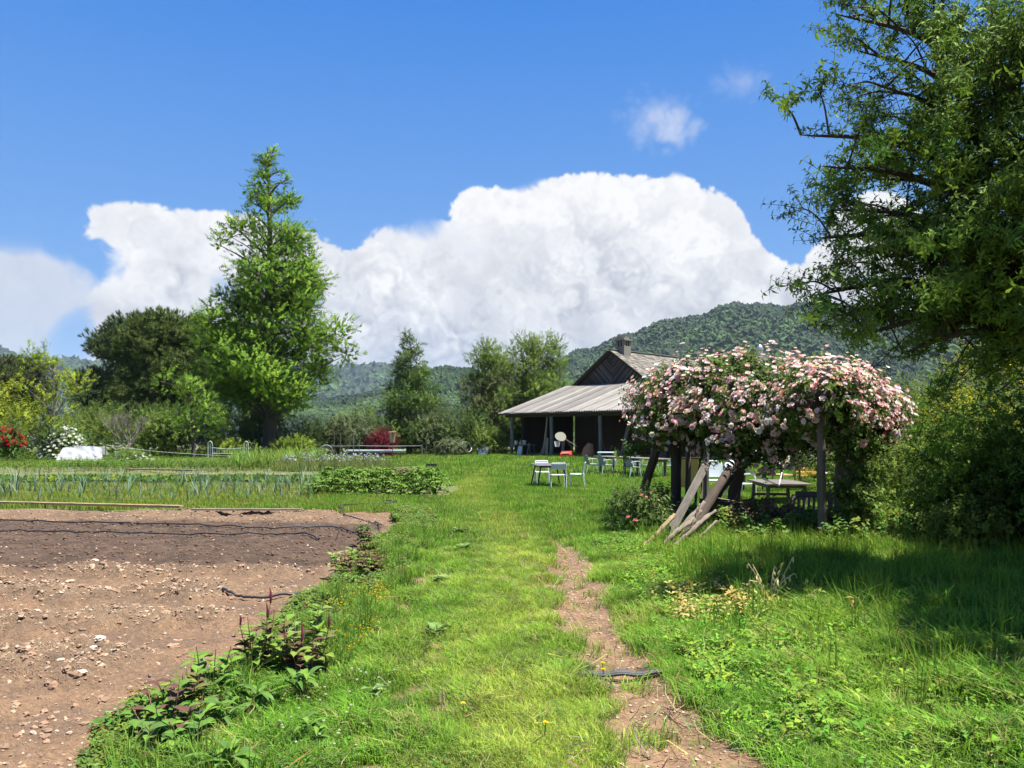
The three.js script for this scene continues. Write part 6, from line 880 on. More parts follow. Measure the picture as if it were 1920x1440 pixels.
// ---------- vegetable rows ----------
(function vegetables() {
  const r = rng(801);
  const strap = (seed, n, h, w, out) => { const q = rng(seed), m = mb(); for (let k = 0; k < n; k++) { const a = k * 3.3 + q() * 0.8, L = h * (0.6 + q() * 0.5), lean = out * (0.4 + q()), d = V(Math.cos(a), 0, Math.sin(a)), s = V(-d.z, 0, d.x), c0 = 0.85 + q() * 0.3, base = m.count; for (let j = 0; j <= 4; j++) { const t = j / 4, x = lean * L * t * t, y = L * (t - 0.25 * lean * t * t), ww = w * (j === 4 ? 0.1 : 1 - 0.3 * t) / 2; for (const e of [-1, 1]) m.vert(d.x * x + s.x * ww * e, y, d.z * x + s.z * ww * e, 0, 0, [c0, c0, c0 * (0.95 + q() * 0.1)]); if (j) { const b = base + (j - 1) * 2; m.tri(b, b + 1, b + 3); m.tri(b, b + 3, b + 2); } } } return m.geo(); };
  const LE = [strap(1, 7, 0.62, 0.021, 0.38), strap(2, 6, 0.55, 0.02, 0.55), strap(3, 8, 0.66, 0.021, 0.3)], LM = [[0.12, 0.20, 0.12], [0.16, 0.235, 0.15], [0.10, 0.18, 0.095]].map((c) => leafMat(0.2, 0.15, { color: lin(...c) }));
  let n = 0;
  for (const [row, [d, x0, step, sc]] of [[19.4, -4.9, 0.5, 0.8], [20.5, -5.2, 0.44, 0.85], [21.8, -5.3, 0.36, 1.0], [23.0, -5.6, 0.34, 1.1], [24.3, -5.7, 0.34, 1.1], [25.6, -5.9, 0.36, 1.1], [26.8, -6.2, 0.4, 1.1]].entries()) for (let x = x0; x > -d * 0.66 - 0.5; x -= step * 0.62 * (0.7 + r() * 0.6)) {
    if (n >= 300) break; if (r() < 0.08) continue; const o = mesh('leek_plant', LE[n % 3], LM[(n * 5) % 3]); n++; const dd = d + (r() - 0.5) * 0.25; o.position.set(x, H(x, -dd) - 0.01, -dd); o.rotation.set((r() - 0.5) * 0.5, r() * 6.3, (r() - 0.5) * 0.5); o.scale.setScalar(sc * (0.42 + r() * 0.6)); tag(o, 'upright blue-green leek plant in the ' + ['first', 'second', 'third', 'fourth', 'fifth', 'sixth', 'last'][row] + ' row counted from the tilled soil', 'leek', 'leeks of row ' + (row + 1));
  }
  // weedy seedlings and sparse grass between the leeks
  const wl = [], gl = [], lt = [];
  for (let k = 0; k < 9000; k++) { const d = 16.6 + r() * 10.6, x = -3 - r() * (d * 0.66 - 3); if (inSoil(x, d) || (x > -4.4 && d > 20.6)) continue; const dens = sstep(17, 18, d) * (0.25 + 0.75 * gauss(d - 18.6, 1.6)) * clamp(0.6 + n2(x * 0.6, d)); if (r() > dens + 0.22) continue; gl.push({ p: V(x, H(x, -d), -d), turn: r() * 6, s: 0.7 + r() * 0.6, c: [0.15 + r() * 0.08, 0.23 + r() * 0.07, 0.035] }); }
  stuffTag('bed_grass', tuft(860, 16, 0.13, 0.16, 0.009, 0.7), M.grass, gl, 'thin weedy grass growing among the leek rows', 'grass');
  for (let k = 0; k < 520; k++) { const d = 27.6 + r() * 1.6, x = -6 - r() * 12.5; lt.push({ p: V(x, H(x, -d) + 0.03, -d), q: aim(V((r() - 0.5) * 0.5, 1, (r() - 0.5) * 0.5).normalize(), r() * 6), s: 0.8 + r() * 0.6, c: r() < 0.3 ? [0.26, 0.33, 0.03] : [0.10, 0.19, 0.03] }); }
  stuffTag('lettuce_row', flowerBall(9, 9, 0.2, [1, 1, 1], [0.9, 0.95, 0.9]).geo(), M.leaf, lt, 'row of low bright green salad plants behind the leeks', 'salad');
  // potato bed: bushy plants
  const PS = [0, 1, 2].map((v) => { const q = rng(870 + v), m = mb(); for (let k = 0; k < 46; k++) { const a = q() * 6.283, e = 0.1 + q() * 1.3, rr = 0.30 + q() * 0.12, p = V(Math.cos(a) * Math.cos(e) * rr, 0.06 + Math.sin(e) * 0.42, Math.sin(a) * Math.cos(e) * rr), dir = V(Math.cos(a), 0.5 - q() * 0.9, Math.sin(a)).normalize(), vv = 0.8 + q() * 0.4; for (let j = 0; j < 3; j++) { const d2 = dir.clone().applyAxisAngle(Yax, (j - 1) * 0.7); leafInto(m, p, d2, V((q() - 0.5) * 0.6, 1, (q() - 0.5) * 0.6).normalize(), 0.12 + q() * 0.05, 0.075, [vv, vv, vv], 0.15); } } for (let k = 0; k < 7; k++) { const a = k * 0.9; m.tube([[0, 0, 0], [Math.cos(a) * 0.14, 0.25, Math.sin(a) * 0.14], [Math.cos(a) * 0.22, 0.42, Math.sin(a) * 0.22]], 0.009, 4, [0.5, 0.7, 0.5], false); } return m.geo(); });
  const PM = [[0.085, 0.165, 0.018], [0.12, 0.205, 0.02], [0.10, 0.18, 0.022], [0.085, 0.075, 0.022]].map((c) => leafMat(0.3, 0.15, { color: lin(...c) }));
  for (const d of [21.4, 22.1, 22.9, 23.8, 24.8]) for (let x = -2.0 - 0.12 * (d - 21); x > -5.3 - 0.1 * (d - 21); x -= 0.42 + r() * 0.1) { const dk = d > 22.5 && x > -3.6 && r() < 0.4, o = mesh('potato_plant', PS[Math.floor(r() * 3)], dk ? PM[3] : PM[Math.floor(r() * 3)]); o.position.set(x, H(x, -d), -d + (r() - 0.5) * 0.3); o.rotation.y = r() * 6; o.scale.set(0.9 + r() * 0.3, (0.85 + r() * 0.4) * (d > 22 ? 1.2 : 0.9), 0.9 + r() * 0.3); tag(o, dk ? 'purplish leafy bed plant among the bushy green rows' : 'bushy bright green bed plant in the leafy mound beside the lawn', 'plant', dk ? 'purplish bed plants' : 'bushy bed plants'); }
  // herbs, irises and flowers along the back of the garden
  const hb = [], ir = [], fl = [], tall = [];
  for (let k = 0; k < 4200; k++) { const d = 34 + r() * 17, x = -0.66 * d + r() * (0.66 * d - 5); if (r() < 0.35 && d < 36) continue; hb.push({ p: V(x, H(x, -d), -d), q: aim(V((r() - 0.5) * 0.6, 1, (r() - 0.5) * 0.6).normalize(), r() * 6), s: (0.3 + r() * 0.35) * (0.75 + 0.6 * clamp(0.5 + n2(x * 0.5, d * 0.5))), c: [[0.10, 0.18, 0.022], [0.14, 0.21, 0.03], [0.17, 0.22, 0.03], [0.08, 0.15, 0.03]][k % 4].map((q) => q * (0.8 + r() * 0.4)) }); }
  stuffTag('herb_growth', SMALL[0].geo(), M.leaf, hb, 'low mixed herbs and weeds along the back of the garden', 'herbs');
  const leafyHerb = []; for (let k = 0; k < 500; k++) { const d = 36 + r() * 3, x = -21 + r() * 9; leafyHerb.push({ p: V(x, H(x, -d) + 0.1, -d), q: aim(V((r() - 0.5), 1, (r() - 0.5)).normalize(), r() * 6), s: 0.55 + r() * 0.5, c: [0.075 + r() * 0.05, 0.15 + r() * 0.06, 0.025] }); } stuffTag('leafy_herb', SMALL[1].geo(), M.leaf, leafyHerb, 'dark leafy row of herbs in front of the pale boxes', 'herbs');
  for (let k = 0; k < 170; k++) { const d = 37.5 + r() * 4, x = -13.6 + r() * 4.4 + (d - 39) * -0.3; ir.push({ p: V(x, H(x, -d), -d), turn: r() * 6, s: 1.3 + r() * 0.6, c: [0.13 + r() * 0.07, 0.24 + r() * 0.06, 0.04] }); } stuffTag('iris_clump', LE[0], M.leaf, ir, 'stand of upright sword-leaved irises under the tall tree', 'iris');
  for (let k = 0; k < 260; k++) { const d = 35.5 + r() * 5, x = -10.6 + r() * 4.8 + (d - 37) * -0.25; tall.push({ p: V(x, H(x, -d), -d), turn: r() * 6, s: 1.6 + r() * 1.0, c: [0.15 + r() * 0.06, 0.20 + r() * 0.06, 0.07] }); fl.push({ p: V(x + (r() - 0.5) * 0.3, H(x, -d) + 0.45 + r() * 0.3, -d), q: aim(V((r() - 0.5) * 0.4, 1, (r() - 0.5) * 0.4).normalize(), r() * 6), s: 0.35 + r() * 0.25, c: r() < 0.75 ? [0.42, 0.40, 0.55] : [0.7, 0.68, 0.68] }); }
  stuffTag('flower_stalk', tuft(880, 20, 0.3, 0.2, 0.012, 0.5), M.grass, tall, 'tall thin stalks of the pale flower border', 'stalks'); stuffTag('pale_flower', blob5, M.petal, fl, 'small pale mauve flowers on the stalks of the back border', 'flowers');
})();
function stuffTag(name, geo, mat, items, label, cat) { return tag(stuff(name, geo, mat, items), label, cat); }

// ---------- things at the back of the garden ----------
(function backThings() {
  const r = rng(901);
  let g = thing('cold_frame', 'large white cloth-covered frame leaning at the back left of the garden', 'frame', at3(-25.6, 48.3), 4 * R);
  const cl = mb(), N = 12; for (let j = 0; j <= 5; j++) for (let i = 0; i <= N; i++) { const u = i / N, t = j / 5; cl.vert(-1.55 + 2.75 * u + 0.35 * (1 - u) * t + 0.16 * u * -t, 0.98 * t * (0.93 + 0.09 * Math.sin(u * 3)), 0.5 - 0.35 * t + 0.07 * n2(u * 5, t * 2.5) + 0.03 * n2(u * 14, t * 3)); } for (let j = 0; j < 5; j++) for (let i = 0; i < N; i++) { const a = j * (N + 1) + i; cl.tri(a, a + 1, a + N + 1); cl.tri(a + 1, a + N + 2, a + N + 1); } mesh('cover', cl.geo(), M.white_cloth, g);
  const tp = mb(); for (let j = 0; j <= 3; j++) for (let i = 0; i <= N; i++) { const u = i / N, t = j / 3; tp.vert(-1.2 + 2.24 * u, 0.98 * (0.93 + 0.09 * Math.sin(u * 3)) - 0.5 * t * t, 0.15 - 1.0 * t); } for (let j = 0; j < 3; j++) for (let i = 0; i < N; i++) { const a = j * (N + 1) + i; tp.tri(a, a + 1, a + N + 1); tp.tri(a + 1, a + N + 2, a + N + 1); } mesh('cover', tp.geo(), M.white_cloth, g); for (const x of [-1.2, 1.0]) mesh('frame_leg', mb().bar([x, 0, 0.3], [x, 0.9, 0.1], 0.04, 0.04).geo(), M.grey_wood, g);
  g = thing('planter_box', 'plain pale grey box right of the white covered frame', 'box', at3(-23.3, 48.9), 3 * R); for (const [w, d, x, z] of [[1.3, 0.03, 0, 0.35], [1.3, 0.03, 0, -0.35], [0.03, 0.67, 0.635, 0], [0.03, 0.67, -0.635, 0]]) mesh('panel', mb().box(w, 0.62, d, M4([x, 0.31, z])).geo(), std([0.55, 0.57, 0.53], { map: rep(stuccoTex, 0.6) }), g); mesh('rim', mb().box(1.36, 0.035, 0.06, M4([0, 0.637, 0.34])).geo(), M.white_metal, g);
  const stake = (name, label, x, d, h, w = 0.03, mat = M.grey_wood, lean = 0) => { const o = thing(name, label, 'stake', at3(x, d)); mesh('shaft', mb().tube([[0, -0.05, 0], [lean * h, h, 0]], [w, w * 0.8], 6).geo(), mat, o); return o; };
  stake('garden_stake', 'stake holding the left end of the white string', -22.2, 44, 1.12); stake('garden_stake', 'grey stake at the right end of the string fence', -5.7, 51, 1.0, 0.035); stake('garden_stake', 'forked stake where the string fence ends near the lawn', -5.5, 51, 1.25, 0.02, M.grey_wood, 0.1);
  stake('garden_stake', 'tall thin stake rising left of the flat frame', -9.8, 46, 1.75, 0.02); stake('garden_stake', 'thickest of the stakes left of the red maple', -9.35, 47.5, 1.6, 0.035); stake('garden_stake', 'thin stake beside the thickest one left of the red maple', -9.0, 47.5, 1.3, 0.02); stake('garden_stake', 'leftmost thin stake of the group by the hoop', -10.6, 48, 1.7, 0.018); stake('garden_stake', 'leaning stick propped beside the hoop trellis', -10.2, 47, 0.95, 0.02, M.grey_wood, 0.8);
  const line = (label, pts, sag) => { const P = []; for (let k = 0; k < pts.length - 1; k++) for (let j = 0; j < 12; j++) { const t = j / 12; P.push([lerp(pts[k][0], pts[k + 1][0], t), lerp(pts[k][1], pts[k + 1][1], t) - sag * 4 * t * (1 - t), -lerp(pts[k][2], pts[k + 1][2], t)]); } P.push([pts.at(-1)[0], pts.at(-1)[1], -pts.at(-1)[2]]); tag(mesh('string_line', mb().tube(P, 0.007, 5).geo(), M.white_metal), label, 'string'); };
  line('white string sagging across the back of the garden from the left stake', [[-22.2, 1.1, 44], [-17.5, 0.62, 43.5], [-10.4, 0.40, 43.5], [-9.0, 0.45, 47.5]], 0.06); line('white string running to the stake near the lawn', [[-11.5, 0.98, 49], [-9.0, 1.0, 47.6], [-5.7, 0.95, 51]], 0.02);
  // wrought iron bedstead used as a trellis
  g = thing('iron_bedstead', 'pale blue-white wrought iron bedstead standing at the foot of the small tree', 'bedstead', at3(-18.1, 51.5)); for (const x of [-1.2, 1.1]) { const h = 1.15; for (const s of [-0.14, 0.14]) mesh('post', mb().tube([[x + s, 0, 0], [x + s, h * 0.75, 0]], 0.022, 6).geo(), M.mint_metal, g); mesh('arch', mb().tube(curve([[x - 0.14, h * 0.74, 0], [x - 0.12, h * 0.98, 0], [x, h * 1.08, 0], [x + 0.12, h * 0.98, 0], [x + 0.14, h * 0.74, 0]], 12), 0.02, 6).geo(), M.mint_metal, g); mesh('bar', mb().tube([[x, 0.3, 0], [x, h, 0]], 0.012, 5).geo(), M.mint_metal, g); } for (const y of [0.12, 0.45, 0.82]) mesh('rail', mb().tube(curve([[-1.1, y, 0], [0, y - (y > 0.5 ? 0.08 : 0), 0], [1.0, y, 0]], 8), 0.018, 6).geo(), M.mint_metal, g); for (let k = 0; k < 12; k++) mesh('bar', mb().tube([[-0.95 + k * 0.165, 0.45, 0], [-0.95 + k * 0.165, 0.76, 0]], 0.009, 5).geo(), M.mint_metal, g);
  // hoop trellis and flat frame on a wheel
  g = thing('hoop_trellis', 'thin wire hoop standing left of the flat pale table', 'trellis', at3(-11.2, 48.5)); mesh('hoop', (() => { const t = new THREE.TorusGeometry(0.42, 0.012, 5, 36); return t; })(), M.mint_metal, g).position.y = 0.62; mesh('stem', mb().tube([[0, 0, 0], [0, 0.2, 0]], 0.012, 5).geo(), M.mint_metal, g); mesh('crossbar', mb().tube([[-1.5, 0.75, 0], [0.4, 0.85, 0]], 0.018, 5).geo(), M.grey_wood, g);
  g = thing('flat_cart', 'long low cart with pale blue-white boards and one dark wheel', 'cart', at3(-8.5, 50), 3 * R); for (let k = 0; k < 3; k++) mesh('board', mb().box(3.6, 0.045, 0.3, M4([k * 0.06, 0.66, -0.32 + k * 0.32])).geo(), std([0.55, 0.63, 0.66], { map: rep(stuccoTex, 0.5) }), g); mesh('side_rail', mb().box(3.7, 0.08, 0.05, M4([0, 0.59, 0.42])).geo(), std([0.4, 0.46, 0.48]), g); const wh = mesh('wheel', new THREE.TorusGeometry(0.2, 0.07, 8, 20), M.rubber, g); wh.position.set(0.3, 0.29, 0.36); for (const x of [-1.6, 1.6]) mesh('leg', mb().box(0.06, 0.56, 0.06, M4([x, 0.28, 0.2])).geo(), M.grey_wood, g); mesh('axle', mb().tube([[0.3, 0.29, -0.3], [0.3, 0.29, 0.4]], 0.025, 6).geo(), M.steel, g); mesh('axle_post', mb().box(0.08, 0.36, 0.08, M4([0.3, 0.45, 0])).geo(), M.grey_wood, g);
  g = thing('bird_feeder', 'pale wooden board house on a post in front of the red maple', 'feeder', at3(-7.35, 49.5)); mesh('post', mb().tube([[0, 0, 0], [0, 1.3, 0]], 0.03, 6).geo(), M.brown_wood, g); for (const [x, a] of [[-0.09, 0.1], [0.1, -0.12]]) mesh('panel', mb().box(0.16, 0.62, 0.03, M4([x, 1.45, 0.03], [0, 0, a])).geo(), std([0.62, 0.42, 0.26], { map: rep(grainTex, 1, 5) }), g); mesh('roof', mb().box(0.44, 0.04, 0.2, M4([0.0, 1.79, 0.03], [0, 0, 0.06])).geo(), std([0.62, 0.42, 0.26]), g);
  g = thing('seed_tray', 'black plastic tray on the grass behind the bushy bed plants', 'tray', at3(-3.85, 38.5, 0.02)); for (const [w, d, x, z] of [[0.52, 0.02, 0, 0.15], [0.52, 0.02, 0, -0.15], [0.02, 0.28, 0.25, 0], [0.02, 0.28, -0.25, 0]]) mesh('side', mb().box(w, 0.24, d, M4([x, 0.12, z])).geo(), M.black_metal, g); mesh('bottom', mb().box(0.48, 0.02, 0.28, M4([0, 0.012, 0])).geo(), M.black_metal, g);
})();

// ---------- weeds along the soil's edge, in the lawn and on the bank ----------
(function weeds() {
  const r = rng(951), gy = (x, d) => Math.max(H(x, -d), inSoil(x, d) ? soilH(x, d) : -9);
  const broad = (L, W, seg = 5, fold = 0.12, arch = 0.5) => { const m = mb(); for (let j = 0; j <= seg; j++) { const t = j / seg, w = W / 2 * Math.pow(Math.sin(Math.PI * Math.min(0.985, 0.06 + 0.94 * t)), 0.75), y = arch * L * (t - t * t * 1.25), x = L * t * (1 - 0.15 * t); for (const e of [-1, -0.5, 0, 0.5, 1]) m.vert(x, y + Math.abs(e) * fold * W + 0.02 * W * Math.sin(j * 2.2) * e, e * w, 0, 0, e === 0 ? [1.18, 1.12, 1.15] : [1, 1, 1]); if (j) for (let k = 0; k < 4; k++) { const a = (j - 1) * 5 + k; m.tri(a, a + 1, a + 5); m.tri(a + 1, a + 6, a + 5); } } return m.geo(); };
  const BIG = broad(0.22, 0.062, 6, 0.16, 0.6), OVAL = broad(0.11, 0.065, 4, 0.14, 0.4), ROUND = broad(0.14, 0.10, 5, 0.2, 0.5);
  const lm = (c, tr = 0.3) => leafMat(tr, 0.18, { color: lin(...c) }), GR = [lm([0.085, 0.18, 0.022]), lm([0.12, 0.225, 0.025]), lm([0.065, 0.14, 0.025])], PU = [lm([0.10, 0.05, 0.035]), lm([0.12, 0.12, 0.03]), lm([0.15, 0.22, 0.03])], PALE = [lm([0.19, 0.27, 0.07]), lm([0.14, 0.23, 0.06])];
  const stemMat = std([0.20, 0.10, 0.06]), redMat = std([0.13, 0.012, 0.028], { roughness: 0.9 });
  const comfrey = (label, x, d, n, s) => { const g = thing('comfrey_plant', label, 'plant', [x, gy(x, d) - 0.01, -d], r() * 6, 'broad-leaved plants at the soil\'s edge'); for (let k = 0; k < n; k++) { const o = mesh('leaf', BIG, GR[k % 3], g), q = k / n; o.rotation.set(0, k * 2.4 + r() * 0.5, 0.1 + 0.95 * q * r() + (r() - 0.5) * 0.5, 'YZX'); o.position.set((r() - 0.5) * 0.1, 0.02 + 0.14 * r(), (r() - 0.5) * 0.1); o.scale.set(s * (0.5 + r() * 0.7), s, s * (0.6 + r() * 0.5)); } return g; };
  comfrey('largest broad-leaved green plant in the clump at the soil\'s near edge', -1.50, 4.72, 26, 0.92); comfrey('broad-leaved plant left of the large one at the soil\'s near edge', -1.78, 4.85, 22, 0.8); comfrey('pale broad-leaved plant at the bottom edge of the photo', -1.32, 3.78, 22, 0.85); comfrey('broad-leaved plant right of the red-spiked weeds', -1.30, 4.95, 18, 0.75); comfrey('small broad-leaved plant by the clover at the photo\'s bottom', -1.05, 4.25, 14, 0.55); comfrey('dark broad-leaved plant below the red-spiked weeds', -1.62, 4.45, 22, 0.75);
  const amaranth = (label, x, d, h, spikes, mats, dens = 1) => { const g = thing('amaranth_plant', label, 'plant', [x, gy(x, d) - 0.01, -d], 0, 'reddish upright weeds at the soil\'s edge'), N = Math.round(4 + 2 * dens); for (let s = 0; s < N; s++) { const a = s * 2.4 + r(), lx = Math.cos(a) * 0.09 * (0.4 + r()), lz = Math.sin(a) * 0.09, hh = h * (0.7 + r() * 0.45), P = curve([[lx * 0.4, 0, lz * 0.4], [lx, hh * 0.5, lz], [lx * 1.5, hh, lz * 1.5]], 6); mesh('stem', mb().tube(P, (t) => 0.006 * (1 - 0.6 * t), 5).geo(), stemMat, g); for (let k = 0; k < 10; k++) { const t = 0.15 + 0.85 * k / 10, o = mesh('leaf', OVAL, mats[Math.floor(r() * mats.length)], g); o.position.copy(P[Math.round(t * 6)]); o.rotation.set(0, k * 2.4 + r(), 0.15 + (r() - 0.5) * 0.7, 'YZX'); o.scale.setScalar((0.75 + r() * 0.6) * (1.2 - 0.4 * t)); } if (s < spikes) mesh('flower_spike', mb().tube(curve([P[6], P[6].clone().add(V(0.004, 0.05, 0)), P[6].clone().add(V(0.012 * (r() - 0.5), 0.05 + r() * 0.09, 0))], 8), (t) => 0.0065 * Math.sin(Math.min(3, 0.5 + t * 2.6)) + 0.001, 7, null, true, 0.45).geo(), redMat, g); } };
  const AM = [['red-spiked weed with the tallest spikes at the soil\'s edge', -1.72, 5.45, 0.46, 3, [...PU, GR[1]], 1], ['red-spiked weed right of the tallest-spiked one', -1.52, 5.5, 0.38, 1, PU, 1], ['reddish weed with two spikes near the yellow flowers', -1.34, 5.35, 0.36, 1, PU, 1], ['green upright weed behind the red spikes', -1.5, 5.75, 0.42, 0, [GR[1], PALE[1]], 1], ['low purplish weed at the left tip of the near clump', -1.92, 4.7, 0.30, 0, [...PU, GR[0]], 1], ['jagged green weed in front of the bare soil', -1.88, 5.0, 0.34, 0, [GR[1], GR[0]], 1], ['dark reddish weed at the bottom left corner of the clump', -1.85, 4.3, 0.28, 0, [PU[0], GR[0]], 1], ['leafy green weed at the bottom edge left of the pale plant', -1.66, 4.05, 0.28, 0, GR, 1], ['dark purple weed beside the curved hose end', -1.75, 8.9, 0.34, 0, [PU[0], PU[1], GR[2]], 1.5], ['tall yellow-green weed above the curved hose end', -2.0, 9.45, 0.34, 0, [PALE[0], GR[1]], 1], ['brownish weed right of the curved hose end', -1.7, 9.7, 0.36, 0, [PU[0], PU[1]], 1.5], ['weedy dark clump at the dark bed\'s corner', -2.2, 12.0, 0.34, 0, [PU[1], GR[2]], 1.5], ['green weed below the dark bed\'s corner', -1.85, 10.6, 0.32, 0, [GR[0], PU[1]], 1.5], ['purplish weed between the hose end and the grass', -1.6, 9.2, 0.3, 0, PU, 1.5]];
  AM.forEach((a) => amaranth(...a));
  const rosette = (label, x, d, n, s) => { const g = thing('rosette_weed', label, 'plant', [x, gy(x, d) + 0.005, -d], r() * 6, 'pale rosette weeds in the lawn'); for (let k = 0; k < n; k++) { const o = mesh('leaf', ROUND, PALE[k % 2], g); o.rotation.set((r() - 0.5) * 0.5, k * 2.4 + r() * 0.6, 0.05 + r() * 0.55, 'YZX'); o.scale.setScalar(s * (0.7 + r() * 0.5)); o.position.y = 0.01 + 0.012 * (k % 4); } };
  rosette('pale crumpled rosette weed nearest to the bare left patches', -0.62, 6.45, 10, 1.0); rosette('pale rosette weed farther up the left track', -0.75, 8.9, 11, 1.15); rosette('spreading rosette weed far along the left of the track', -0.85, 13.2, 12, 1.5); rosette('small rosette weed low at the left by a bare patch', -0.86, 5.0, 8, 0.75); rosette('rosette weed by the far end of the left wheel track', -0.7, 11.4, 9, 1.2);
  const dandelion = (label, x, d) => { const g = thing('dandelion', label, 'flower', [x, H(x, -d), -d], r() * 6, 'yellow dandelions'); mesh('stem', mb().tube([[0, 0, 0], [0.01, 0.09, 0]], 0.0025, 5).geo(), GR[0], g); const o = mesh('flower_head', flowerBall(33, 16, 0.020, [1, 1, 1], [1, 0.85, 0.6]).geo(), std([0.78, 0.62, 0.02]), g); o.position.set(0.01, 0.088, 0); };
  dandelion('yellow dandelion on the right bank above the wheel track', 1.55, 5.35); dandelion('yellow dandelion beside the flat hose in the track', 0.62, 5.55); dandelion('yellow dandelion in the grass at the photo\'s bottom centre', 0.17, 4.25); dandelion('yellow dandelion low on the left of the bottom centre', -0.28, 4.6); dandelion('yellow dandelion just in front of the flat hose', 0.60, 5.35);
  // mixed leafy weeds: left border, lawn patches, right bank
  const wsp = [sprig(91, { n: 10, len: 0.13, L: 0.045, W: 0.026, droop: 0.1, spread: 1.2, twig: 0.002, tw: [0.1, 0.14, 0.03], vary: 0.35 }), sprig(92, { n: 9, len: 0.10, L: 0.04, W: 0.034, droop: 0.2, spread: 1.4, twig: 0.002, tw: [0.1, 0.14, 0.03], vary: 0.35 })].map((m) => m.geo()), W2 = [[], []], bl = [], yl = [], cv = [];
  const sp = (k, x, d, s, c) => W2[k % 2].push({ p: V(x, gy(x, d), -d), q: aim(V((r() - 0.5) * 0.7, 1, (r() - 0.5) * 0.7).normalize(), r() * 6), s: s * (0.7 + r() * 0.6), c: c.map((q) => q * (0.75 + r() * 0.5)) });
  for (let k = 0; k < 10500; k++) { const d = 3.2 + Math.pow(r(), 0.85) * 14.5, off = r() * r(), x = soilEdge(d) + off * 0.7 - 0.06; if (x > -0.9) continue; sp(k, x, d, 0.75 + 0.2 * off + 0.35 * clamp(n2(d * 0.9, 70)), r() < 0.12 ? [0.13, 0.07, 0.035] : r() < 0.3 ? [0.19, 0.25, 0.035] : [0.095, 0.185, 0.025]); }
  for (let k = 0; k < 5200; k++) { const d = 3.2 + r() * 16, x = -1.5 + r() * 1.2; if (n2(x * 1.3 + 40, d * 0.9) < 0.1 || bare(x, d) > 0.4) continue; sp(k, x, d, 0.55, [0.10, 0.20, 0.025]); }
  for (let k = 0; k < 24000; k++) { const d = 3.2 + Math.pow(r(), 0.8) * 9, x = 1.2 + r() * (0.66 * d - 0.9), w = n2(x * 1.1 + 9, d * 1.1); if (x > 0.68 * d || bare(x, d) > 0.3 || r() > 0.35 + 0.6 * w + 0.2 * sstep(1.2, 2, x)) continue; sp(k, x, d, 0.6 + 0.45 * r(), r() < 0.4 + 0.3 * w ? [0.20, 0.32, 0.03] : [0.13, 0.26, 0.022]); }
  for (let k = 0; k < 16000; k++) { const d = 3 + Math.pow(r(), 0.9) * 15, x = -1.6 + r() * 3.4, w = n2(x * 1.7 + 31, d * 1.2) + 0.5 * n2(x * 5, d * 4); if (bare(x, d) > 0.45 || r() > 0.12 + 0.9 * w) continue; sp(k, x, d, 0.3 + 0.28 * r(), r() < 0.5 ? [0.085, 0.18, 0.02] : r() < 0.6 ? [0.17, 0.29, 0.03] : [0.12, 0.20, 0.05]); }
  for (let k = 0; k < 3000; k++) { const d = 10 + r() * 5, x = 1.0 + r() * 6; if (n2(x * 0.9, d) < -0.1 + 0.5 * (1 - sstep(1, 2, x))) continue; sp(k, x, d, 1.0, [0.09, 0.18, 0.025]); }
  W2.forEach((l, k) => stuffTag('leafy_weed', wsp[k], M.grass, l, k ? 'low round-leaved weeds spreading through bank and border' : 'low narrow-leaved weeds spreading through bank and border', 'weeds'));
  // tall grass: along the border and in the shade before the pergola
  for (let k = 0; k < 7000; k++) { const d = 4.5 + r() * 9.5, x = 1.5 + r() * 6.2; const shade = gauss(d - 9.8, 2.6) * sstep(1.5, 2.6, x) + 0.25 * sstep(2, 3, x); if (r() > shade * clamp(0.55 + n2(x * 0.9, d * 0.9) * 0.8) || x > 0.7 * d) continue; bl.push({ p: V(x, H(x, -d), -d), turn: r() * 6, s: V(1, 0.7 + r() * 0.6, 1), c: [0.12 + r() * 0.09, 0.235 + r() * 0.09, 0.028] }); }
  for (let k = 0; k < 1500; k++) { const d = 3.4 + r() * 10, x = soilEdge(d) + 0.12 + r() * 0.6; if (n2(x, d * 0.8 + 20) < 0) continue; bl.push({ p: V(x, gy(x, d), -d), turn: r() * 6, s: V(0.8, 0.45 + r() * 0.45, 0.8), c: [0.10 + r() * 0.06, 0.20 + r() * 0.07, 0.03] }); }
  stuffTag('tall_grass', tuft(990, 12, 0.34, 0.09, 0.009, 1.0), M.grass, bl, 'long drooping grass in the shade before the pergola and along the soil', 'grass');
  for (let k = 0; k < 340; k++) { const [cx, cd] = k % 2 ? [-1.42, 7.7] : [-1.32, 6.1], x = cx + (r() - 0.5) * 0.5, d = cd + (r() - 0.5) * 1.0; yl.push({ p: V(x, H(x, -d) + 0.09 + r() * 0.08, -d), q: aim(V((r() - 0.5) * 0.6, 1, (r() - 0.5) * 0.6).normalize(), 0), s: 0.07 + r() * 0.05, c: [0.75, 0.55, 0.02] }); } stuffTag('yellow_flower', blob5, M.petal, yl, 'tiny yellow wildflowers in two patches beside the soil', 'flowers');
  for (let k = 0; k < 34; k++) { const x = -1.25 + r() * 0.5, d = 3.9 + r() * 1.3; cv.push({ p: V(x, H(x, -d) + 0.10 + r() * 0.06, -d), q: aim(Yax, 0), s: 0.07 + r() * 0.04, c: [0.66, 0.66, 0.55] }); } stuffTag('clover_flower', blob5, M.petal, cv, 'white clover heads in the grass beside the broad-leaved plants', 'flowers');
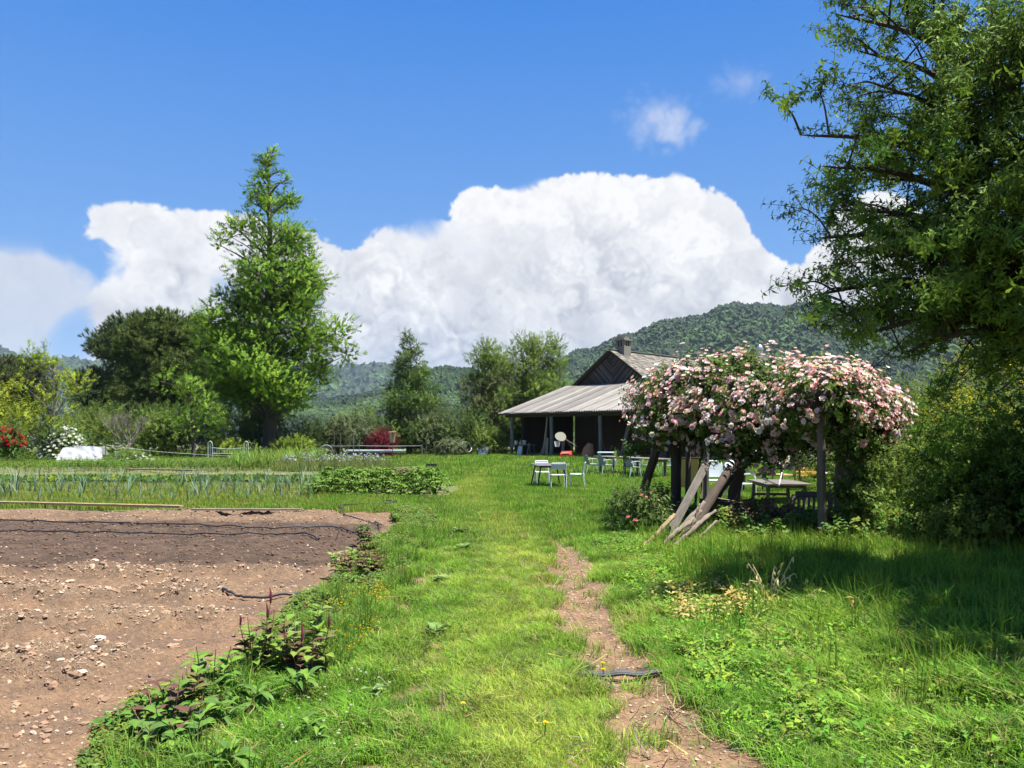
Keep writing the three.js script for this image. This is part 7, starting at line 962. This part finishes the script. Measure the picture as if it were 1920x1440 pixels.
  const th = []; for (let k = 0; k < 5200; k++) { const d = 3 + Math.pow(r(), 0.9) * 13, x = -1.9 + r() * (2.4 + 0.5 * d); if (n2(x * 0.9, d * 0.7 + 15) < -0.1 && r() < 0.7) continue; th.push({ p: V(x, gy(x, d) + 0.012 + r() * 0.03, -d), q: aim(V(r() - 0.5, (r() - 0.35) * 0.5, r() - 0.5).normalize(), r() * 6), s: 0.6 + r() * 0.7, c: [0.40, 0.34, 0.17].map((q) => q * (0.55 + r() * 0.7)) }); } stuffTag('dead_grass', tuft(993, 3, 0.13, 0.05, 0.005, 1.2), M.leaf_dull, th, 'straw-coloured dead grass lying in the lawn', 'grass');
  // withered pale weed at the edge of the shade
  const dw = thing('withered_weed', 'tall straw-coloured withered weed at the edge of the tree\'s shade', 'plant', [2.4, H(2.4, -7.5), -7.5]); for (let s = 0; s < 8; s++) { const a = s * 1.3, P = curve([[Math.cos(a) * 0.05, 0, Math.sin(a) * 0.05], [Math.cos(a) * 0.1, 0.25, Math.sin(a) * 0.1], [Math.cos(a) * 0.22, 0.5 - s * 0.03, Math.sin(a) * 0.2]], 6); mesh('stem', mb().tube(P, 0.004, 5).geo(), std([0.45, 0.38, 0.2]), dw); for (let k = 0; k < 7; k++) { const o = mesh('leaf', OVAL, [lm([0.55, 0.47, 0.24]), lm([0.45, 0.42, 0.16])][k % 2], dw); o.position.copy(P[Math.min(6, 2 + Math.floor(k * 0.7))]); o.rotation.set(0, r() * 6, -0.9 - r() * 0.6, 'YZX'); o.scale.set(0.35 + r() * 0.3, 0.35, 0.22 + r() * 0.1); } }
  const dry = []; for (let k = 0; k < 200; k++) { const x = 2.15 + (r() - 0.5) * 1.5, d = 7.6 + (r() - 0.5) * 1.6; dry.push({ p: V(x, H(x, -d), -d), q: aim(V((r() - 0.5) * 0.8, 1, (r() - 0.5) * 0.8).normalize(), r() * 6), s: 0.9 + r() * 0.9, c: [0.34, 0.31, 0.09].map((q) => q * (0.7 + r() * 0.5)) }); } stuffTag('dry_weed', wsp[0], M.leaf_dull, dry, 'patch of yellowed dry weeds on the right bank', 'weeds');
  // creeping stems over the compost and the pergola's feet
  const cr = []; for (let k = 0; k < 2600; k++) { const x = 2.3 + r() * 4.4, d = 10.6 + r() * 3.4; if (x < 3.1 && d < 13) continue; cr.push({ p: V(x, H(x, -d) + r() * 0.35 * clamp(0.5 + n2(x, d)), -d), q: aim(V((r() - 0.5), 0.8, (r() - 0.5)).normalize(), r() * 6), s: 1.2 + r() * 1.2, c: [0.08 + r() * 0.07, 0.15 + r() * 0.07, 0.025] }); } stuffTag('creeping_weed', wsp[1], M.leaf, cr, 'rank weeds growing round the pergola\'s feet', 'weeds');
})();
console.log('garden done');
renderer.render(scene, camera);
